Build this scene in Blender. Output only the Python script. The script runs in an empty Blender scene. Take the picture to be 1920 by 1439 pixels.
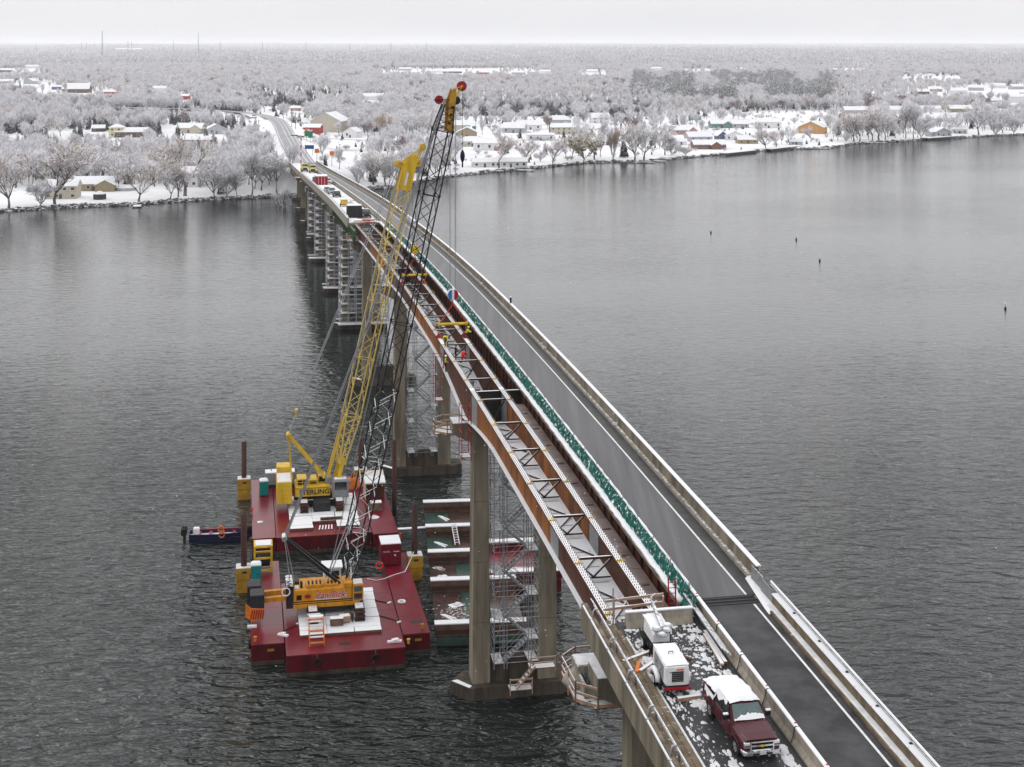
import bpy, math, random
import numpy as np
from mathutils import Vector, Matrix

# ------------------------------------------------------------------ camera, sky, sun, exposure
FPX, HORIZON, CAMZ = 2700.0, 88.0, 64.4          # focal length and horizon in photo pixels, height over the water
scene = bpy.context.scene
COL = scene.collection
cam = bpy.data.cameras.new('camera'); camo = bpy.data.objects.new('camera', cam); COL.objects.link(camo)
camo.location = (0, 0, CAMZ); camo.rotation_euler = (math.radians(90), 0, 0)
cam.sensor_fit = 'HORIZONTAL'; cam.sensor_width = 36; cam.lens = 36*FPX/1920
cam.shift_y = -(719.5-HORIZON)/1920
cam.clip_start = 1; cam.clip_end = 90000
scene.camera = camo
SUN_EL, SUN_AZ = math.radians(38), math.radians(-62)    # azimuth from +Y towards +X
world = bpy.data.worlds.new('World'); scene.world = world; world.use_nodes = True
wn, wl = world.node_tree.nodes, world.node_tree.links
wn.clear()
sky = wn.new('ShaderNodeTexSky'); sky.sky_type = 'NISHITA'; sky.sun_disc = False
sky.sun_elevation = SUN_EL; sky.sun_rotation = SUN_AZ; sky.dust_density = 4; sky.air_density = 1
skm = wn.new('ShaderNodeVectorMath'); skm.operation = 'SCALE'; skm.inputs['Scale'].default_value = 0.07
tc = wn.new('ShaderNodeTexCoord'); mp = wn.new('ShaderNodeMapping'); mp.inputs['Scale'].default_value = (2.2, 2.2, 14)
nz = wn.new('ShaderNodeTexNoise'); nz.inputs['Scale'].default_value = 1.6; nz.inputs['Detail'].default_value = 5; nz.inputs['Roughness'].default_value = 0.5
rmp = wn.new('ShaderNodeValToRGB')
rmp.color_ramp.elements[0].position = .3; rmp.color_ramp.elements[0].color = (.93, .93, .955, 1)
rmp.color_ramp.elements[1].position = .72; rmp.color_ramp.elements[1].color = (1.05, 1.045, 1.06, 1)
mix = wn.new('ShaderNodeMix'); mix.data_type = 'RGBA'; mix.inputs[0].default_value = .93
# an overcast sky is brighter overhead than at the horizon
sx = wn.new('ShaderNodeSeparateXYZ'); wl.new(tc.outputs['Generated'], sx.inputs[0])
gr_ = wn.new('ShaderNodeFloatCurve'); gc = gr_.mapping.curves[0]; gc.points[0].location = (0, .5); gc.points[1].location = (1, .86); gc.points.new(.05, .56); gc.points.new(.2, .74); gc.points.new(.5, .82); gr_.mapping.update(); wl.new(sx.outputs[2], gr_.inputs['Value'])
gx2 = wn.new('ShaderNodeMath'); gx2.operation = 'MULTIPLY'; gx2.inputs[1].default_value = 2.0; wl.new(gr_.outputs[0], gx2.inputs[0])
bg = wn.new('ShaderNodeBackground'); bg.inputs['Strength'].default_value = 1.0
out = wn.new('ShaderNodeOutputWorld')
wl.new(sky.outputs[0], skm.inputs[0]); wl.new(tc.outputs['Generated'], mp.inputs[0]); wl.new(mp.outputs[0], nz.inputs['Vector'])
wl.new(nz.outputs[0], rmp.inputs[0]); wl.new(skm.outputs[0], mix.inputs[6]); wl.new(rmp.outputs[0], mix.inputs[7])
wl.new(mix.outputs[2], bg.inputs['Color']); wl.new(gx2.outputs[0], bg.inputs['Strength']); wl.new(bg.outputs[0], out.inputs[0])
sl = bpy.data.lights.new('sun', 'SUN'); sl.energy = .6; sl.angle = math.radians(25); sl.color = (1, .97, .93)
so = bpy.data.objects.new('sun', sl); COL.objects.link(so); so.location = (-60, 60, 120)
sd = Vector((math.sin(SUN_AZ)*math.cos(SUN_EL), math.cos(SUN_AZ)*math.cos(SUN_EL), math.sin(SUN_EL)))
so.rotation_euler = sd.to_track_quat('Z', 'Y').to_euler()
vs = scene.view_settings; vs.view_transform = 'Standard'; vs.look = 'None'; vs.exposure = -0.25; vs.gamma = 1.0; vs.use_curve_mapping = False
HAZE = 0.00006
scene.cycles.max_bounces = 5; scene.cycles.diffuse_bounces = 2; scene.cycles.glossy_bounces = 2
scene.cycles.transmission_bounces = 2; scene.cycles.volume_bounces = 1; scene.cycles.transparent_max_bounces = 6
scene.cycles.caustics_reflective = False; scene.cycles.caustics_refractive = False

# ------------------------------------------------------------------ materials
MATS = {}
def _ramp(nt, a, b, p0=.35, p1=.65):
    r = nt.nodes.new('ShaderNodeValToRGB')
    r.color_ramp.elements[0].position = p0; r.color_ramp.elements[0].color = (*a, 1)
    r.color_ramp.elements[1].position = p1; r.color_ramp.elements[1].color = (*b, 1)
    return r
def mat(name, c, c2=None, rough=.7, metal=0., scale=1.5, bump=0., bscale=None, snow=0., snow_scale=3., streak=False, spec=.2, stretch=None, detail=6, p0=.35, p1=.65, snow_nz=.55, coat=0., alpha=None):
    """procedural material: noise between two colours, optional vertical streaks, bump, snow lying on upward faces"""
    if name in MATS: return MATS[name]
    m = bpy.data.materials.new(name); MATS[name] = m; m.use_nodes = True
    nt = m.node_tree; n, l = nt.nodes, nt.links; b = n['Principled BSDF']
    b.inputs['Roughness'].default_value = rough; b.inputs['Metallic'].default_value = metal
    b.inputs['Specular IOR Level'].default_value = spec
    if coat: b.inputs['Coat Weight'].default_value = coat; b.inputs['Coat Roughness'].default_value = .15
    tcn = n.new('ShaderNodeTexCoord'); geo = n.new('ShaderNodeNewGeometry')
    c2 = c2 or tuple(x*.78 for x in c)
    mpn = n.new('ShaderNodeMapping'); mpn.inputs['Scale'].default_value = stretch or ((1, 1, .12) if streak else (1, 1, 1))
    l.new(geo.outputs['Position'], mpn.inputs[0])
    t1 = n.new('ShaderNodeTexNoise'); t1.inputs['Scale'].default_value = scale; t1.inputs['Detail'].default_value = detail; t1.inputs['Roughness'].default_value = .62
    l.new(mpn.outputs[0], t1.inputs['Vector'])
    r1 = _ramp(nt, c, c2, p0, p1); l.new(t1.outputs[0], r1.inputs[0])
    colour = r1.outputs[0]
    if snow > 0:
        sep = n.new('ShaderNodeSeparateXYZ'); l.new(geo.outputs['True Normal'], sep.inputs[0])
        t2 = n.new('ShaderNodeTexNoise'); t2.inputs['Scale'].default_value = snow_scale; t2.inputs['Detail'].default_value = 5; t2.inputs['Roughness'].default_value = .65
        l.new(geo.outputs['Position'], t2.inputs['Vector'])
        up = n.new('ShaderNodeMapRange'); up.inputs[1].default_value = snow_nz; up.inputs[2].default_value = snow_nz+.25
        l.new(sep.outputs[2], up.inputs[0])
        th = n.new('ShaderNodeMapRange'); e = .5+(snow-.5)*.72; th.inputs[1].default_value = 1-e-.035; th.inputs[2].default_value = 1-e+.035
        l.new(t2.outputs[0], th.inputs[0])
        mu = n.new('ShaderNodeMath'); mu.operation = 'MULTIPLY'; l.new(up.outputs[0], mu.inputs[0]); l.new(th.outputs[0], mu.inputs[1])
        mx = n.new('ShaderNodeMix'); mx.data_type = 'RGBA'; l.new(mu.outputs[0], mx.inputs[0]); l.new(colour, mx.inputs[6]); mx.inputs[7].default_value = (.75, .755, .77, 1)
        colour = mx.outputs[2]
        rr = n.new('ShaderNodeMapRange'); rr.inputs[3].default_value = rough; rr.inputs[4].default_value = .95; l.new(mu.outputs[0], rr.inputs[0]); l.new(rr.outputs[0], b.inputs['Roughness'])
        if metal:
            rm = n.new('ShaderNodeMapRange'); rm.inputs[3].default_value = metal; rm.inputs[4].default_value = 0; l.new(mu.outputs[0], rm.inputs[0]); l.new(rm.outputs[0], b.inputs['Metallic'])
    l.new(colour, b.inputs['Base Color'])
    if bump:
        t3 = n.new('ShaderNodeTexNoise'); t3.inputs['Scale'].default_value = bscale or scale*4; t3.inputs['Detail'].default_value = 5
        l.new(geo.outputs['Position'], t3.inputs['Vector'])
        bm_ = n.new('ShaderNodeBump'); bm_.inputs['Strength'].default_value = 1; bm_.inputs['Distance'].default_value = bump
        l.new(t3.outputs[0], bm_.inputs['Height']); l.new(bm_.outputs[0], b.inputs['Normal'])
    return m
snow = mat('snow', (.77, .775, .79), (.70, .71, .735), rough=.95, scale=.6, bump=.04, bscale=2.5, spec=.2)
snow_thin = mat('snow_thin', (.74, .745, .76), (.55, .55, .56), rough=.95, scale=1.6, bump=.03, bscale=5, spec=.2)
concrete = mat('concrete', (.25, .215, .16), (.095, .08, .06), rough=.85, scale=.9, streak=True, bump=.02, bscale=3)
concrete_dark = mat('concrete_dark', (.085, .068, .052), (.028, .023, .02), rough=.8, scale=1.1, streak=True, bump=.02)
concrete_pale = mat('concrete_pale', (.36, .33, .285), (.22, .20, .165), rough=.85, scale=1.2, streak=True, bump=.01, snow=.45, snow_nz=.8)
concrete_brown = mat('concrete_brown', (.20, .155, .105), (.10, .075, .05), rough=.85, scale=1.2, bump=.015, snow=.3, snow_nz=.8)
barrier_mat = mat('barrier_concrete', (.36, .32, .265), (.20, .175, .14), rough=.85, scale=2.2, streak=True, bump=.01)
asphalt = mat('asphalt', (.02, .02, .023), (.085, .084, .088), rough=.5, scale=.5, p0=.38, p1=.8, bump=.006, bscale=30)
asphalt_lane = mat('asphalt_wet_lane', (.05, .0495, .054), (.115, .114, .12), rough=.4, scale=.7, stretch=(1.6, .035, 1), p0=.3, p1=.7, bump=.003, bscale=25)
asphalt_work = mat('asphalt_snowy', (.02, .02, .022), (.05, .05, .053), rough=.45, scale=.9, bump=.006, bscale=30, snow=.2, snow_scale=2.6)
shoulder = mat('wet_shoulder', (.025, .024, .025), (.06, .058, .058), rough=.4, scale=1.2, bump=.004, bscale=20)
road_far = mat('slushy_road', (.30, .30, .315), (.20, .20, .21), rough=.5, scale=.4, stretch=(2, .06, 1))
paint_white = mat('white_line_paint', (.78, .78, .77), (.6, .6, .6), rough=.6, scale=3)
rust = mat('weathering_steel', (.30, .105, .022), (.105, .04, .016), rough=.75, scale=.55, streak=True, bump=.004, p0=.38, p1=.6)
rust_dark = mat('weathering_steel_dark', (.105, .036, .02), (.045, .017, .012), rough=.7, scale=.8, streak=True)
steel_snowy = mat('flange_steel_snowy', (.16, .08, .045), (.08, .04, .03), rough=.7, scale=2, snow=.83, snow_scale=2.2)
steel_black = mat('dark_steel', (.014, .012, .012), (.028, .023, .02), rough=.55, scale=2, snow=.5, snow_scale=2, snow_nz=.75)
beam_snow = mat('brace_steel_snowy', (.05, .03, .028), (.03, .022, .02), rough=.6, scale=2, snow=.75, snow_nz=.6)
green_steel = mat('green_girder_paint', (.05, .12, .05), (.035, .07, .04), rough=.6, scale=1)
galv = mat('galvanised_steel', (.40, .41, .43), (.27, .28, .30), rough=.45, metal=.5, scale=3, snow=.55, snow_scale=3)
galv_dark = mat('grey_scaffold_steel', (.32, .325, .335), (.20, .20, .21), rough=.5, metal=.4, scale=3, snow=.5)
wood = mat('lumber', (.43, .27, .18), (.28, .17, .11), rough=.8, scale=2.5, stretch=(1, .3, 1), snow=.72, snow_scale=2.5)
wood_dark = mat('old_timber', (.13, .075, .05), (.06, .036, .028), rough=.8, scale=1.2, stretch=(1, .3, 1), bump=.01)
wood_snowy = mat('timber_mat_snowy', (.16, .10, .07), (.09, .06, .045), rough=.85, scale=2, snow=.97, snow_scale=1.2)
plywood = mat('wet_plywood', (.19, .145, .13), (.10, .07, .06), rough=.4, scale=.5, snow=.25, snow_scale=.8)
barge_red = mat('red_barge_paint', (.175, .004, .015), (.095, .003, .010), rough=.28, scale=.45, bump=.004, bscale=6, spec=.35, snow=.13, snow_scale=5, p0=.3, p1=.75)
barge_side = mat('red_barge_side', (.13, .005, .013), (.04, .006, .008), rough=.4, scale=.7, streak=True)
red_paint = mat('red_paint', (.35, .012, .02), (.22, .01, .018), rough=.4, scale=1)
container_red = mat('red_container_paint', (.16, .006, .018), (.10, .005, .013), rough=.45, scale=1)
sling_red = mat('red_sling_web', (.55, .03, .035), (.4, .02, .03), rough=.7, scale=4)
oil_green = mat('green_barge_deck', (.045, .085, .065), (.02, .04, .035), rough=.3, scale=.5)
deck_brown = mat('brown_wet_deck', (.075, .04, .032), (.035, .021, .019), rough=.22, scale=.6, bump=.004)
crane_orange = mat('orange_crane_paint', (.58, .25, .012), (.30, .125, .014), rough=.45, scale=1.4, streak=True, p0=.42, p1=.8)
crane_yellow = mat('yellow_crane_paint', (.66, .43, .03), (.36, .22, .02), rough=.45, scale=1.4, streak=True, p0=.42, p1=.82)
boom_yellow = mat('yellow_boom_paint', (.66, .50, .13), (.50, .37, .10), rough=.4, scale=1.5, snow=.3, snow_nz=.35)
boom_black = mat('black_boom_paint', (.009, .009, .012), (.016, .016, .02), rough=.45, scale=2, snow=.14, snow_nz=.35, snow_scale=1.2)
boom_snowed = mat('black_boom_snowed', (.011, .011, .014), (.022, .022, .026), rough=.45, scale=2, snow=.62, snow_nz=.25, snow_scale=1.5)
spud_yellow = mat('yellow_spud_paint', (.50, .28, .025), (.30, .16, .02), rough=.45, scale=1)
spud_rust = mat('rusty_pipe', (.075, .028, .02), (.03, .014, .012), rough=.7, scale=1.2, streak=True)
black = mat('black_rubber', (.006, .006, .007), (.012, .012, .012), rough=.7, scale=3)
dark_grey = mat('charcoal_paint', (.016, .017, .02), (.028, .029, .032), rough=.5, scale=2)
mid_grey = mat('grey_paint', (.25, .255, .265), (.19, .195, .2), rough=.5, scale=2)
white_paint = mat('white_paint', (.72, .72, .73), (.6, .6, .62), rough=.5, scale=2)
cable_grey = mat('wire_rope', (.30, .305, .32), (.2, .2, .21), rough=.5, metal=.3, scale=4)
teal = mat('teal_plastic', (.01, .23, .22), (.008, .17, .165), rough=.5, scale=2)
navy = mat('navy_paint', (.012, .016, .06), (.009, .011, .035), rough=.35, scale=1)
glass = mat('dark_glass', (.015, .02, .022), (.03, .04, .042), rough=.08, scale=1, spec=.8)
glass_teal = mat('teal_glass', (.03, .06, .06), (.06, .10, .10), rough=.1, scale=2, spec=.8)
chrome = mat('chrome', (.62, .62, .64), (.5, .5, .52), rough=.18, metal=1., scale=3)
truck_red = mat('maroon_car_paint', (.06, .0018, .008), (.048, .0015, .006), rough=.3, scale=3, coat=.25)
net_green = mat('green_netting', (.007, .125, .098), (.003, .05, .042), rough=.8, scale=2.8, snow=.36, snow_scale=3.4, snow_nz=-.6, bump=.05, bscale=3)
hivis = mat('hi_vis_yellow', (.75, .72, .02), (.6, .55, .02), rough=.7, scale=5)
hivis_red = mat('hi_vis_red', (.65, .03, .02), (.5, .02, .02), rough=.7, scale=5)
cloth_dark = mat('dark_workwear', (.018, .02, .028), (.03, .032, .04), rough=.9, scale=5)
skin = mat('skin', (.45, .27, .19), (.4, .24, .17), rough=.6, scale=6)
orange_paint = mat('orange_paint', (.72, .19, .02), (.55, .14, .02), rough=.5, scale=2)
tan_panel = mat('cream_panel', (.60, .50, .36), (.5, .41, .3), rough=.6, scale=1, snow=.6, snow_nz=.8)
rock = mat('shore_rock', (.10, .095, .09), (.04, .038, .036), rough=.9, scale=1, snow=.5, snow_scale=.8, bump=.05)

# ------------------------------------------------------------------ mesh helpers
class MB:
    def __init__(s): s.v = []; s.f = []; s.m = []
    def add(s, vs, fs, m=0):
        o = len(s.v); s.v += [tuple(p) for p in vs]; s.f += [tuple(i+o for i in q) for q in fs]; s.m += [m]*len(fs); return s
    def hexa(s, p, m=0):      # 8 points: bottom ring 0-3 anticlockwise, top ring 4-7
        return s.add(p, [(3, 2, 1, 0), (4, 5, 6, 7), (0, 1, 5, 4), (1, 2, 6, 5), (2, 3, 7, 6), (3, 0, 4, 7)], m)
    def box(s, x0, x1, y0, y1, z0, z1, m=0):
        return s.hexa([(x0, y0, z0), (x1, y0, z0), (x1, y1, z0), (x0, y1, z0), (x0, y0, z1), (x1, y0, z1), (x1, y1, z1), (x0, y1, z1)], m)
    def cbox(s, c, d, rz=0, m=0):
        ca, sa = math.cos(rz), math.sin(rz); P = []
        for z in (-.5, .5):
            for x, y in ((-.5, -.5), (.5, -.5), (.5, .5), (-.5, .5)):
                X, Y = x*d[0], y*d[1]; P.append((c[0]+X*ca-Y*sa, c[1]+X*sa+Y*ca, c[2]+z*d[2]))
        return s.hexa(P, m)
    def bevbox(s, x0, x1, y0, y1, z0, z1, b=.05, m=0):   # box with chamfered upright and top edges
        def ring(i, z): return [(x0+i, y0+b, z), (x0+b, y0+i, z), (x1-b, y0+i, z), (x1-i, y0+b, z), (x1-i, y1-b, z), (x1-b, y1-i, z), (x0+b, y1-i, z), (x0+i, y1-b, z)]
        vs = ring(0, z0)+ring(0, z1-b)+ring(b*.8, z1); fs = [tuple(range(7, -1, -1)), tuple(range(16, 24))]
        for k in range(2):
            for i in range(8): j = (i+1) % 8; fs.append((k*8+i, k*8+j, k*8+8+j, k*8+8+i))
        return s.add(vs, fs, m)
    def bar(s, p, q, w, h=None, m=0, up=(0, 0, 1)):
        p, q = Vector(p), Vector(q); h = h or w; d = (q-p)
        if d.length < 1e-6: return s
        d.normalize(); u = Vector(up)
        if abs(d.dot(u)) > .98: u = Vector((0, 1, 0))
        a = d.cross(u).normalized()*w/2; b = a.cross(d).normalized()*h/2
        return s.hexa([p-a-b, p+a-b, q+a-b, q-a-b, p-a+b, p+a+b, q+a+b, q-a+b], m)
    def tube(s, pts, r, n=6, m=0, caps=True):
        pts = [Vector(p) for p in pts]; rs = r if isinstance(r, (list, tuple)) else [r]*len(pts); vs = []; fs = []
        prev = None
        for i, p in enumerate(pts):
            d = (pts[min(i+1, len(pts)-1)]-pts[max(i-1, 0)]).normalized()
            if prev is None:
                u = Vector((0, 0, 1)) if abs(d.z) < .95 else Vector((1, 0, 0)); a = d.cross(u).normalized()
            else: a = (prev-d*prev.dot(d)).normalized()
            prev = a; b = d.cross(a)
            vs += [p+(a*math.cos(2*math.pi*k/n)+b*math.sin(2*math.pi*k/n))*rs[i] for k in range(n)]
        for i in range(len(pts)-1):
            for k in range(n): fs.append((i*n+k, i*n+(k+1) % n, (i+1)*n+(k+1) % n, (i+1)*n+k))
        if caps: fs.append(tuple(range(n-1, -1, -1))); fs.append(tuple(range((len(pts)-1)*n, len(pts)*n)))
        return s.add(vs, fs, m)
    def cyl(s, p, q, r, n=12, m=0, r2=None): return s.tube([p, q], [r, r if r2 is None else r2], n, m)
    def prism(s, poly, vec, m=0):    # planar polygon (3-D points) pushed along vec
        k = len(poly); v = Vector(vec); P = [Vector(p) for p in poly]
        return s.add(P+[p+v for p in P], [tuple(range(k-1, -1, -1)), tuple(range(k, 2*k))]+[(i, (i+1) % k, k+(i+1) % k, k+i) for i in range(k)], m)
    def sweep(s, prof, ss, zf, tf=None, m=0, close=True, caps=True):   # cross-section [(t, dz)] run along the bridge
        k = len(prof); vs = []; fs = []
        for y in ss:
            z = zf(y)
            for t, dz in prof: vs.append((t+(tf(y) if tf else 0), y, z+dz))
        kk = k if close else k-1
        for i in range(len(ss)-1):
            for j in range(kk): fs.append((i*k+j, i*k+(j+1) % k, (i+1)*k+(j+1) % k, (i+1)*k+j))
        if caps and close: fs.append(tuple(range(k))); fs.append(tuple(range(len(ss)*k-1, (len(ss)-1)*k-1, -1)))
        return s.add(vs, fs, m)
    def disc_ring(s, c, ax, R, r, n=20, m=0):    # torus: life ring, tyre
        c, ax = Vector(c), Vector(ax).normalized(); u = ax.orthogonal().normalized(); w = ax.cross(u); vs = []; fs = []
        for i in range(n):
            a = 2*math.pi*i/n; d = u*math.cos(a)+w*math.sin(a)
            for k in range(6): b = 2*math.pi*k/6; vs.append(c+d*(R+r*math.cos(b))+ax*r*math.sin(b))
        for i in range(n):
            for k in range(6): fs.append((i*6+k, i*6+(k+1) % 6, ((i+1) % n)*6+(k+1) % 6, ((i+1) % n)*6+k))
        return s.add(vs, fs, m)
    def build(s, name, mats, parent=None, smooth=False, loc=None, rz=0., fix=True):
        me = bpy.data.meshes.new(name); me.from_pydata([tuple(p) for p in s.v], [], s.f)
        for mm in (mats if isinstance(mats, (list, tuple)) else [mats]): me.materials.append(mm)
        if any(s.m): me.polygons.foreach_set('material_index', s.m)
        if fix:
            import bmesh
            b = bmesh.new(); b.from_mesh(me); bmesh.ops.recalc_face_normals(b, faces=b.faces); b.to_mesh(me); b.free()
        if smooth: me.polygons.foreach_set('use_smooth', [True]*len(me.polygons))
        me.update()
        o = bpy.data.objects.new(name, me); COL.objects.link(o)
        if parent is not None: o.parent = parent
        if loc is not None: o.location = loc
        o.rotation_euler = (0, 0, rz)
        return o
def tag(o, label=None, cat=None, group=None, kind=None):
    for k, v in (('label', label), ('category', cat), ('group', group), ('kind', kind)):
        if v: o[k] = v
    return o
def thing(name, label, cat, loc=(0, 0, 0), rz=0., group=None):
    o = bpy.data.objects.new(name, None); COL.objects.link(o); o.location = loc; o.rotation_euler = (0, 0, rz); o.empty_display_size = .5
    return tag(o, label, cat, group)
def put(me, name, parent, loc=(0, 0, 0), rot=(0, 0, 0), sc=(1, 1, 1)):
    o = bpy.data.objects.new(name, me); COL.objects.link(o); o.parent = parent; o.location = loc; o.rotation_euler = rot; o.scale = sc
    return o
KIDS = {}
def copy_tree(o, parent=None):
    c = o.copy(); COL.objects.link(c)
    if parent is not None: c.parent = parent
    for ch in list(o.children): copy_tree(ch, c)
    return c
def dup(root, loc, rz, label=None, group=None):
    c = copy_tree(root); c.location = loc; c.rotation_euler = (0, 0, rz)
    if label: c['label'] = label
    if group: c['group'] = group
    return c
def text_part(name, body, size, m, parent, loc, rot, shear=0., ext=.01, align='CENTER', bold=0.):
    cu = bpy.data.curves.new(name, 'FONT'); cu.body = body; cu.size = size; cu.extrude = ext; cu.shear = shear; cu.align_x = align; cu.align_y = 'CENTER'; cu.resolution_u = 3; cu.offset = bold
    tmp = bpy.data.objects.new(name, cu); COL.objects.link(tmp)
    dg = bpy.context.evaluated_depsgraph_get(); me = bpy.data.meshes.new_from_object(tmp.evaluated_get(dg)); bpy.data.objects.remove(tmp)
    me.materials.clear(); me.materials.append(m)
    o = bpy.data.objects.new(name, me); COL.objects.link(o); o.parent = parent; o.location = loc; o.rotation_euler = rot
    return o

# ------------------------------------------------------------------ frames of reference
TAN = 505/2700.; ANG = math.atan(TAN); CA, SA = math.cos(ANG), math.sin(ANG); BX = 30.0
def B(s, t, z): return (BX-s*SA+t*CA, s*CA+t*SA, z)        # along the bridge, across it, height over the water
_EP = [(-60, 24.6), (0, 26.8), (40, 28.28), (71, 29.37), (91, 30.06), (102, 30.42), (130, 31.1), (152.6, 31.5), (186, 31.8), (216, 31.65), (246, 31.05), (282, 30.0), (320, 28.75), (343, 27.85), (419, 24.15), (545, 17.6), (600, 14.9), (660, 12.2)]
_es, _ez = np.array([p[0] for p in _EP]), np.array([p[1] for p in _EP])
_fine = np.arange(-60, 661, 1.0); _zz = np.interp(_fine, _es, _ez)
_zz = np.convolve(np.pad(_zz, 20, mode='reflect', reflect_type='odd'), np.ones(41)/41, mode='valid')
def ED(s): return float(np.interp(s, _fine, _zz))           # road level of the bridge
def SS(a, b, step=4.): n = max(1, int(math.ceil((b-a)/step))); return [a+(b-a)*i/n for i in range(n+1)]

# ------------------------------------------------------------------ water, land, woods
wm = bpy.data.materials.new('lake_water'); wm.use_nodes = True; nt = wm.node_tree; n, l = nt.nodes, nt.links; pb = n['Principled BSDF']
pb.inputs['Base Color'].default_value = (.006, .0105, .009, 1); pb.inputs['Roughness'].default_value = .07; pb.inputs['IOR'].default_value = 1.45
geo = n.new('ShaderNodeNewGeometry')
def wnoise(scale, sx, sy, rot, detail, rough=.5, dist=0.):
    mpn = n.new('ShaderNodeMapping'); mpn.inputs['Scale'].default_value = (sx, sy, 1); mpn.inputs['Rotation'].default_value = (0, 0, rot)
    l.new(geo.outputs['Position'], mpn.inputs[0]); t = n.new('ShaderNodeTexNoise'); t.inputs['Scale'].default_value = scale; t.inputs['Detail'].default_value = detail
    t.inputs['Roughness'].default_value = rough; t.inputs['Distortion'].default_value = dist; l.new(mpn.outputs[0], t.inputs['Vector']); return t.outputs[0]
w1 = wnoise(.54, .5, 1, math.radians(-20), 2.5, .5, .6); w2 = wnoise(1.4, .45, 1, math.radians(14), 2.5, .55, .8); w3 = wnoise(.012, .5, 1, 0.2, 3)
a1 = n.new('ShaderNodeMath'); a1.operation = 'MULTIPLY_ADD'; a1.inputs[1].default_value = .40; l.new(w2, a1.inputs[0]); l.new(w1, a1.inputs[2])
mr = n.new('ShaderNodeMapRange'); mr.inputs[1].default_value = .35; mr.inputs[2].default_value = .68; mr.inputs[3].default_value = .6; mr.inputs[4].default_value = 1.2; l.new(w3, mr.inputs[0])
sxyz = n.new('ShaderNodeSeparateXYZ'); l.new(geo.outputs['Position'], sxyz.inputs[0])
fy = n.new('ShaderNodeMapRange'); fy.interpolation_type = 'SMOOTHSTEP'; fy.inputs[1].default_value = 110; fy.inputs[2].default_value = 330; fy.inputs[3].default_value = 1.0; fy.inputs[4].default_value = .075; l.new(sxyz.outputs[1], fy.inputs[0])   # calmer in the lee of the far shore
mst = n.new('ShaderNodeMath'); mst.operation = 'MULTIPLY'; l.new(mr.outputs[0], mst.inputs[0]); l.new(fy.outputs[0], mst.inputs[1])
bmp = n.new('ShaderNodeBump'); bmp.inputs['Distance'].default_value = 1.9; hgt = n.new('ShaderNodeMath'); hgt.operation = 'MULTIPLY'; l.new(mst.outputs[0], hgt.inputs[0]); l.new(a1.outputs[0], hgt.inputs[1]); bmp.inputs['Strength'].default_value = 1.; l.new(hgt.outputs[0], bmp.inputs['Height']); l.new(bmp.outputs[0], pb.inputs['Normal'])
wb = MB(); wb.add([(-1600, -900, 0), (1600, -900, 0), (1600, 1500, 0), (-1600, 1500, 0)], [(0, 1, 2, 3)])
wo = wb.build('water', wm, fix=False); tag(wo, kind='structure')

SHORE = [(-1100, 408), (-300, 402), (0, 397), (60, 393), (140, 388), (260, 384), (330, 378), (420, 373), (480, 371), (556, 366), (620, 359), (700, 354), (735, 352), (790, 340), (830, 332), (880, 327), (935, 321), (1000, 316), (1060, 309), (1110, 305), (1160, 304), (1210, 305), (1240, 299), (1290, 296), (1350, 290), (1420, 284), (1480, 280), (1560, 277), (1600, 270), (1650, 267), (1740, 262), (1800, 259), (1860, 255), (1920, 253), (2300, 244), (3000, 236)]
_su = np.array([(p[0]-960)/FPX for p in SHORE]); _sy = np.array([FPX*(CAMZ-.3)/(p[1]-HORIZON) for p in SHORE])
def ysh(u): return np.interp(u, _su, _sy)
# approach road: straight on from the bridge, then bending away to the left
ROAD = [(B(657, -3.05, 0)[0], B(657, -3.05, 0)[1], 12.35), (-105, 705, 11.4), (-121, 790, 10.6), (-138, 880, 10.4), (-160, 1000, 10.0), (-176, 1080, 9.6), (-197, 1150, 9.4), (-226, 1210, 9.4), (-262, 1250, 9.6), (-310, 1278, 10), (-380, 1296, 10.5)]
_rp = np.array(ROAD)
def road_dist(X, Y):
    best = np.full(np.shape(X), 1e9); bz = np.zeros(np.shape(X))
    for a, b in zip(_rp, _rp[1:]):
        d = b[:2]-a[:2]; t = np.clip(((X-a[0])*d[0]+(Y-a[1])*d[1])/(d@d), 0, 1)
        q = np.hypot(X-a[0]-t*d[0], Y-a[1]-t*d[1]); z = a[2]+t*(b[2]-a[2]); bz = np.where(q < best, z, bz); best = np.minimum(best, q)
    return best, bz
def land_h(X, Y):
    X, Y = np.asarray(X, float), np.asarray(Y, float); d = Y-ysh(X/Y)
    h = np.where(d < 0, d*.18, np.minimum(.25+d*.28, 1.3)+.0040*np.maximum(d-20, 0))
    h = h+np.clip(d-30, 0, 120)/120*(.9*np.sin(X*.011+1.3)*np.sin(Y*.009)+.5*np.sin(X*.03)*np.sin(Y*.023+.7))
    h = h+np.clip((d-2500)/4000, 0, 1)*(6*np.sin(X*.0011+.5)+5*np.sin(X*.0023+Y*.0007)+4)
    rd, rz = road_dist(X, Y); h = np.where(d > 3, np.maximum(h, rz-.35-np.maximum(rd-8, 0)*.42), h)
    return np.where((rd < 8) & (d > 3), rz-.35, h)
def ground(px, py):       # where the ray through a photo pixel meets the land
    Y = 900.
    for _ in range(40):
        z = float(land_h((px-960)/FPX*Y, Y)); Y = .5*Y+.5*FPX*(CAMZ-z)/(py-HORIZON)
    X = (px-960)/FPX*Y; return X, Y, float(land_h(X, Y))
us = np.linspace(-.78, .78, 300); ds = [-14, -3, -.4, .5, 1.4, 3, 6, 10, 16, 24, 34, 46, 60, 76, 95, 118, 145, 178, 215, 260, 310, 370, 440, 520, 620, 740, 880, 1050, 1300, 1650, 2100, 2800, 3800, 5200, 7500, 11000, 16000, 24000, 40000]
U, D = np.meshgrid(us, np.array(ds)); YY = ysh(U)+D; XX = U*YY
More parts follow.
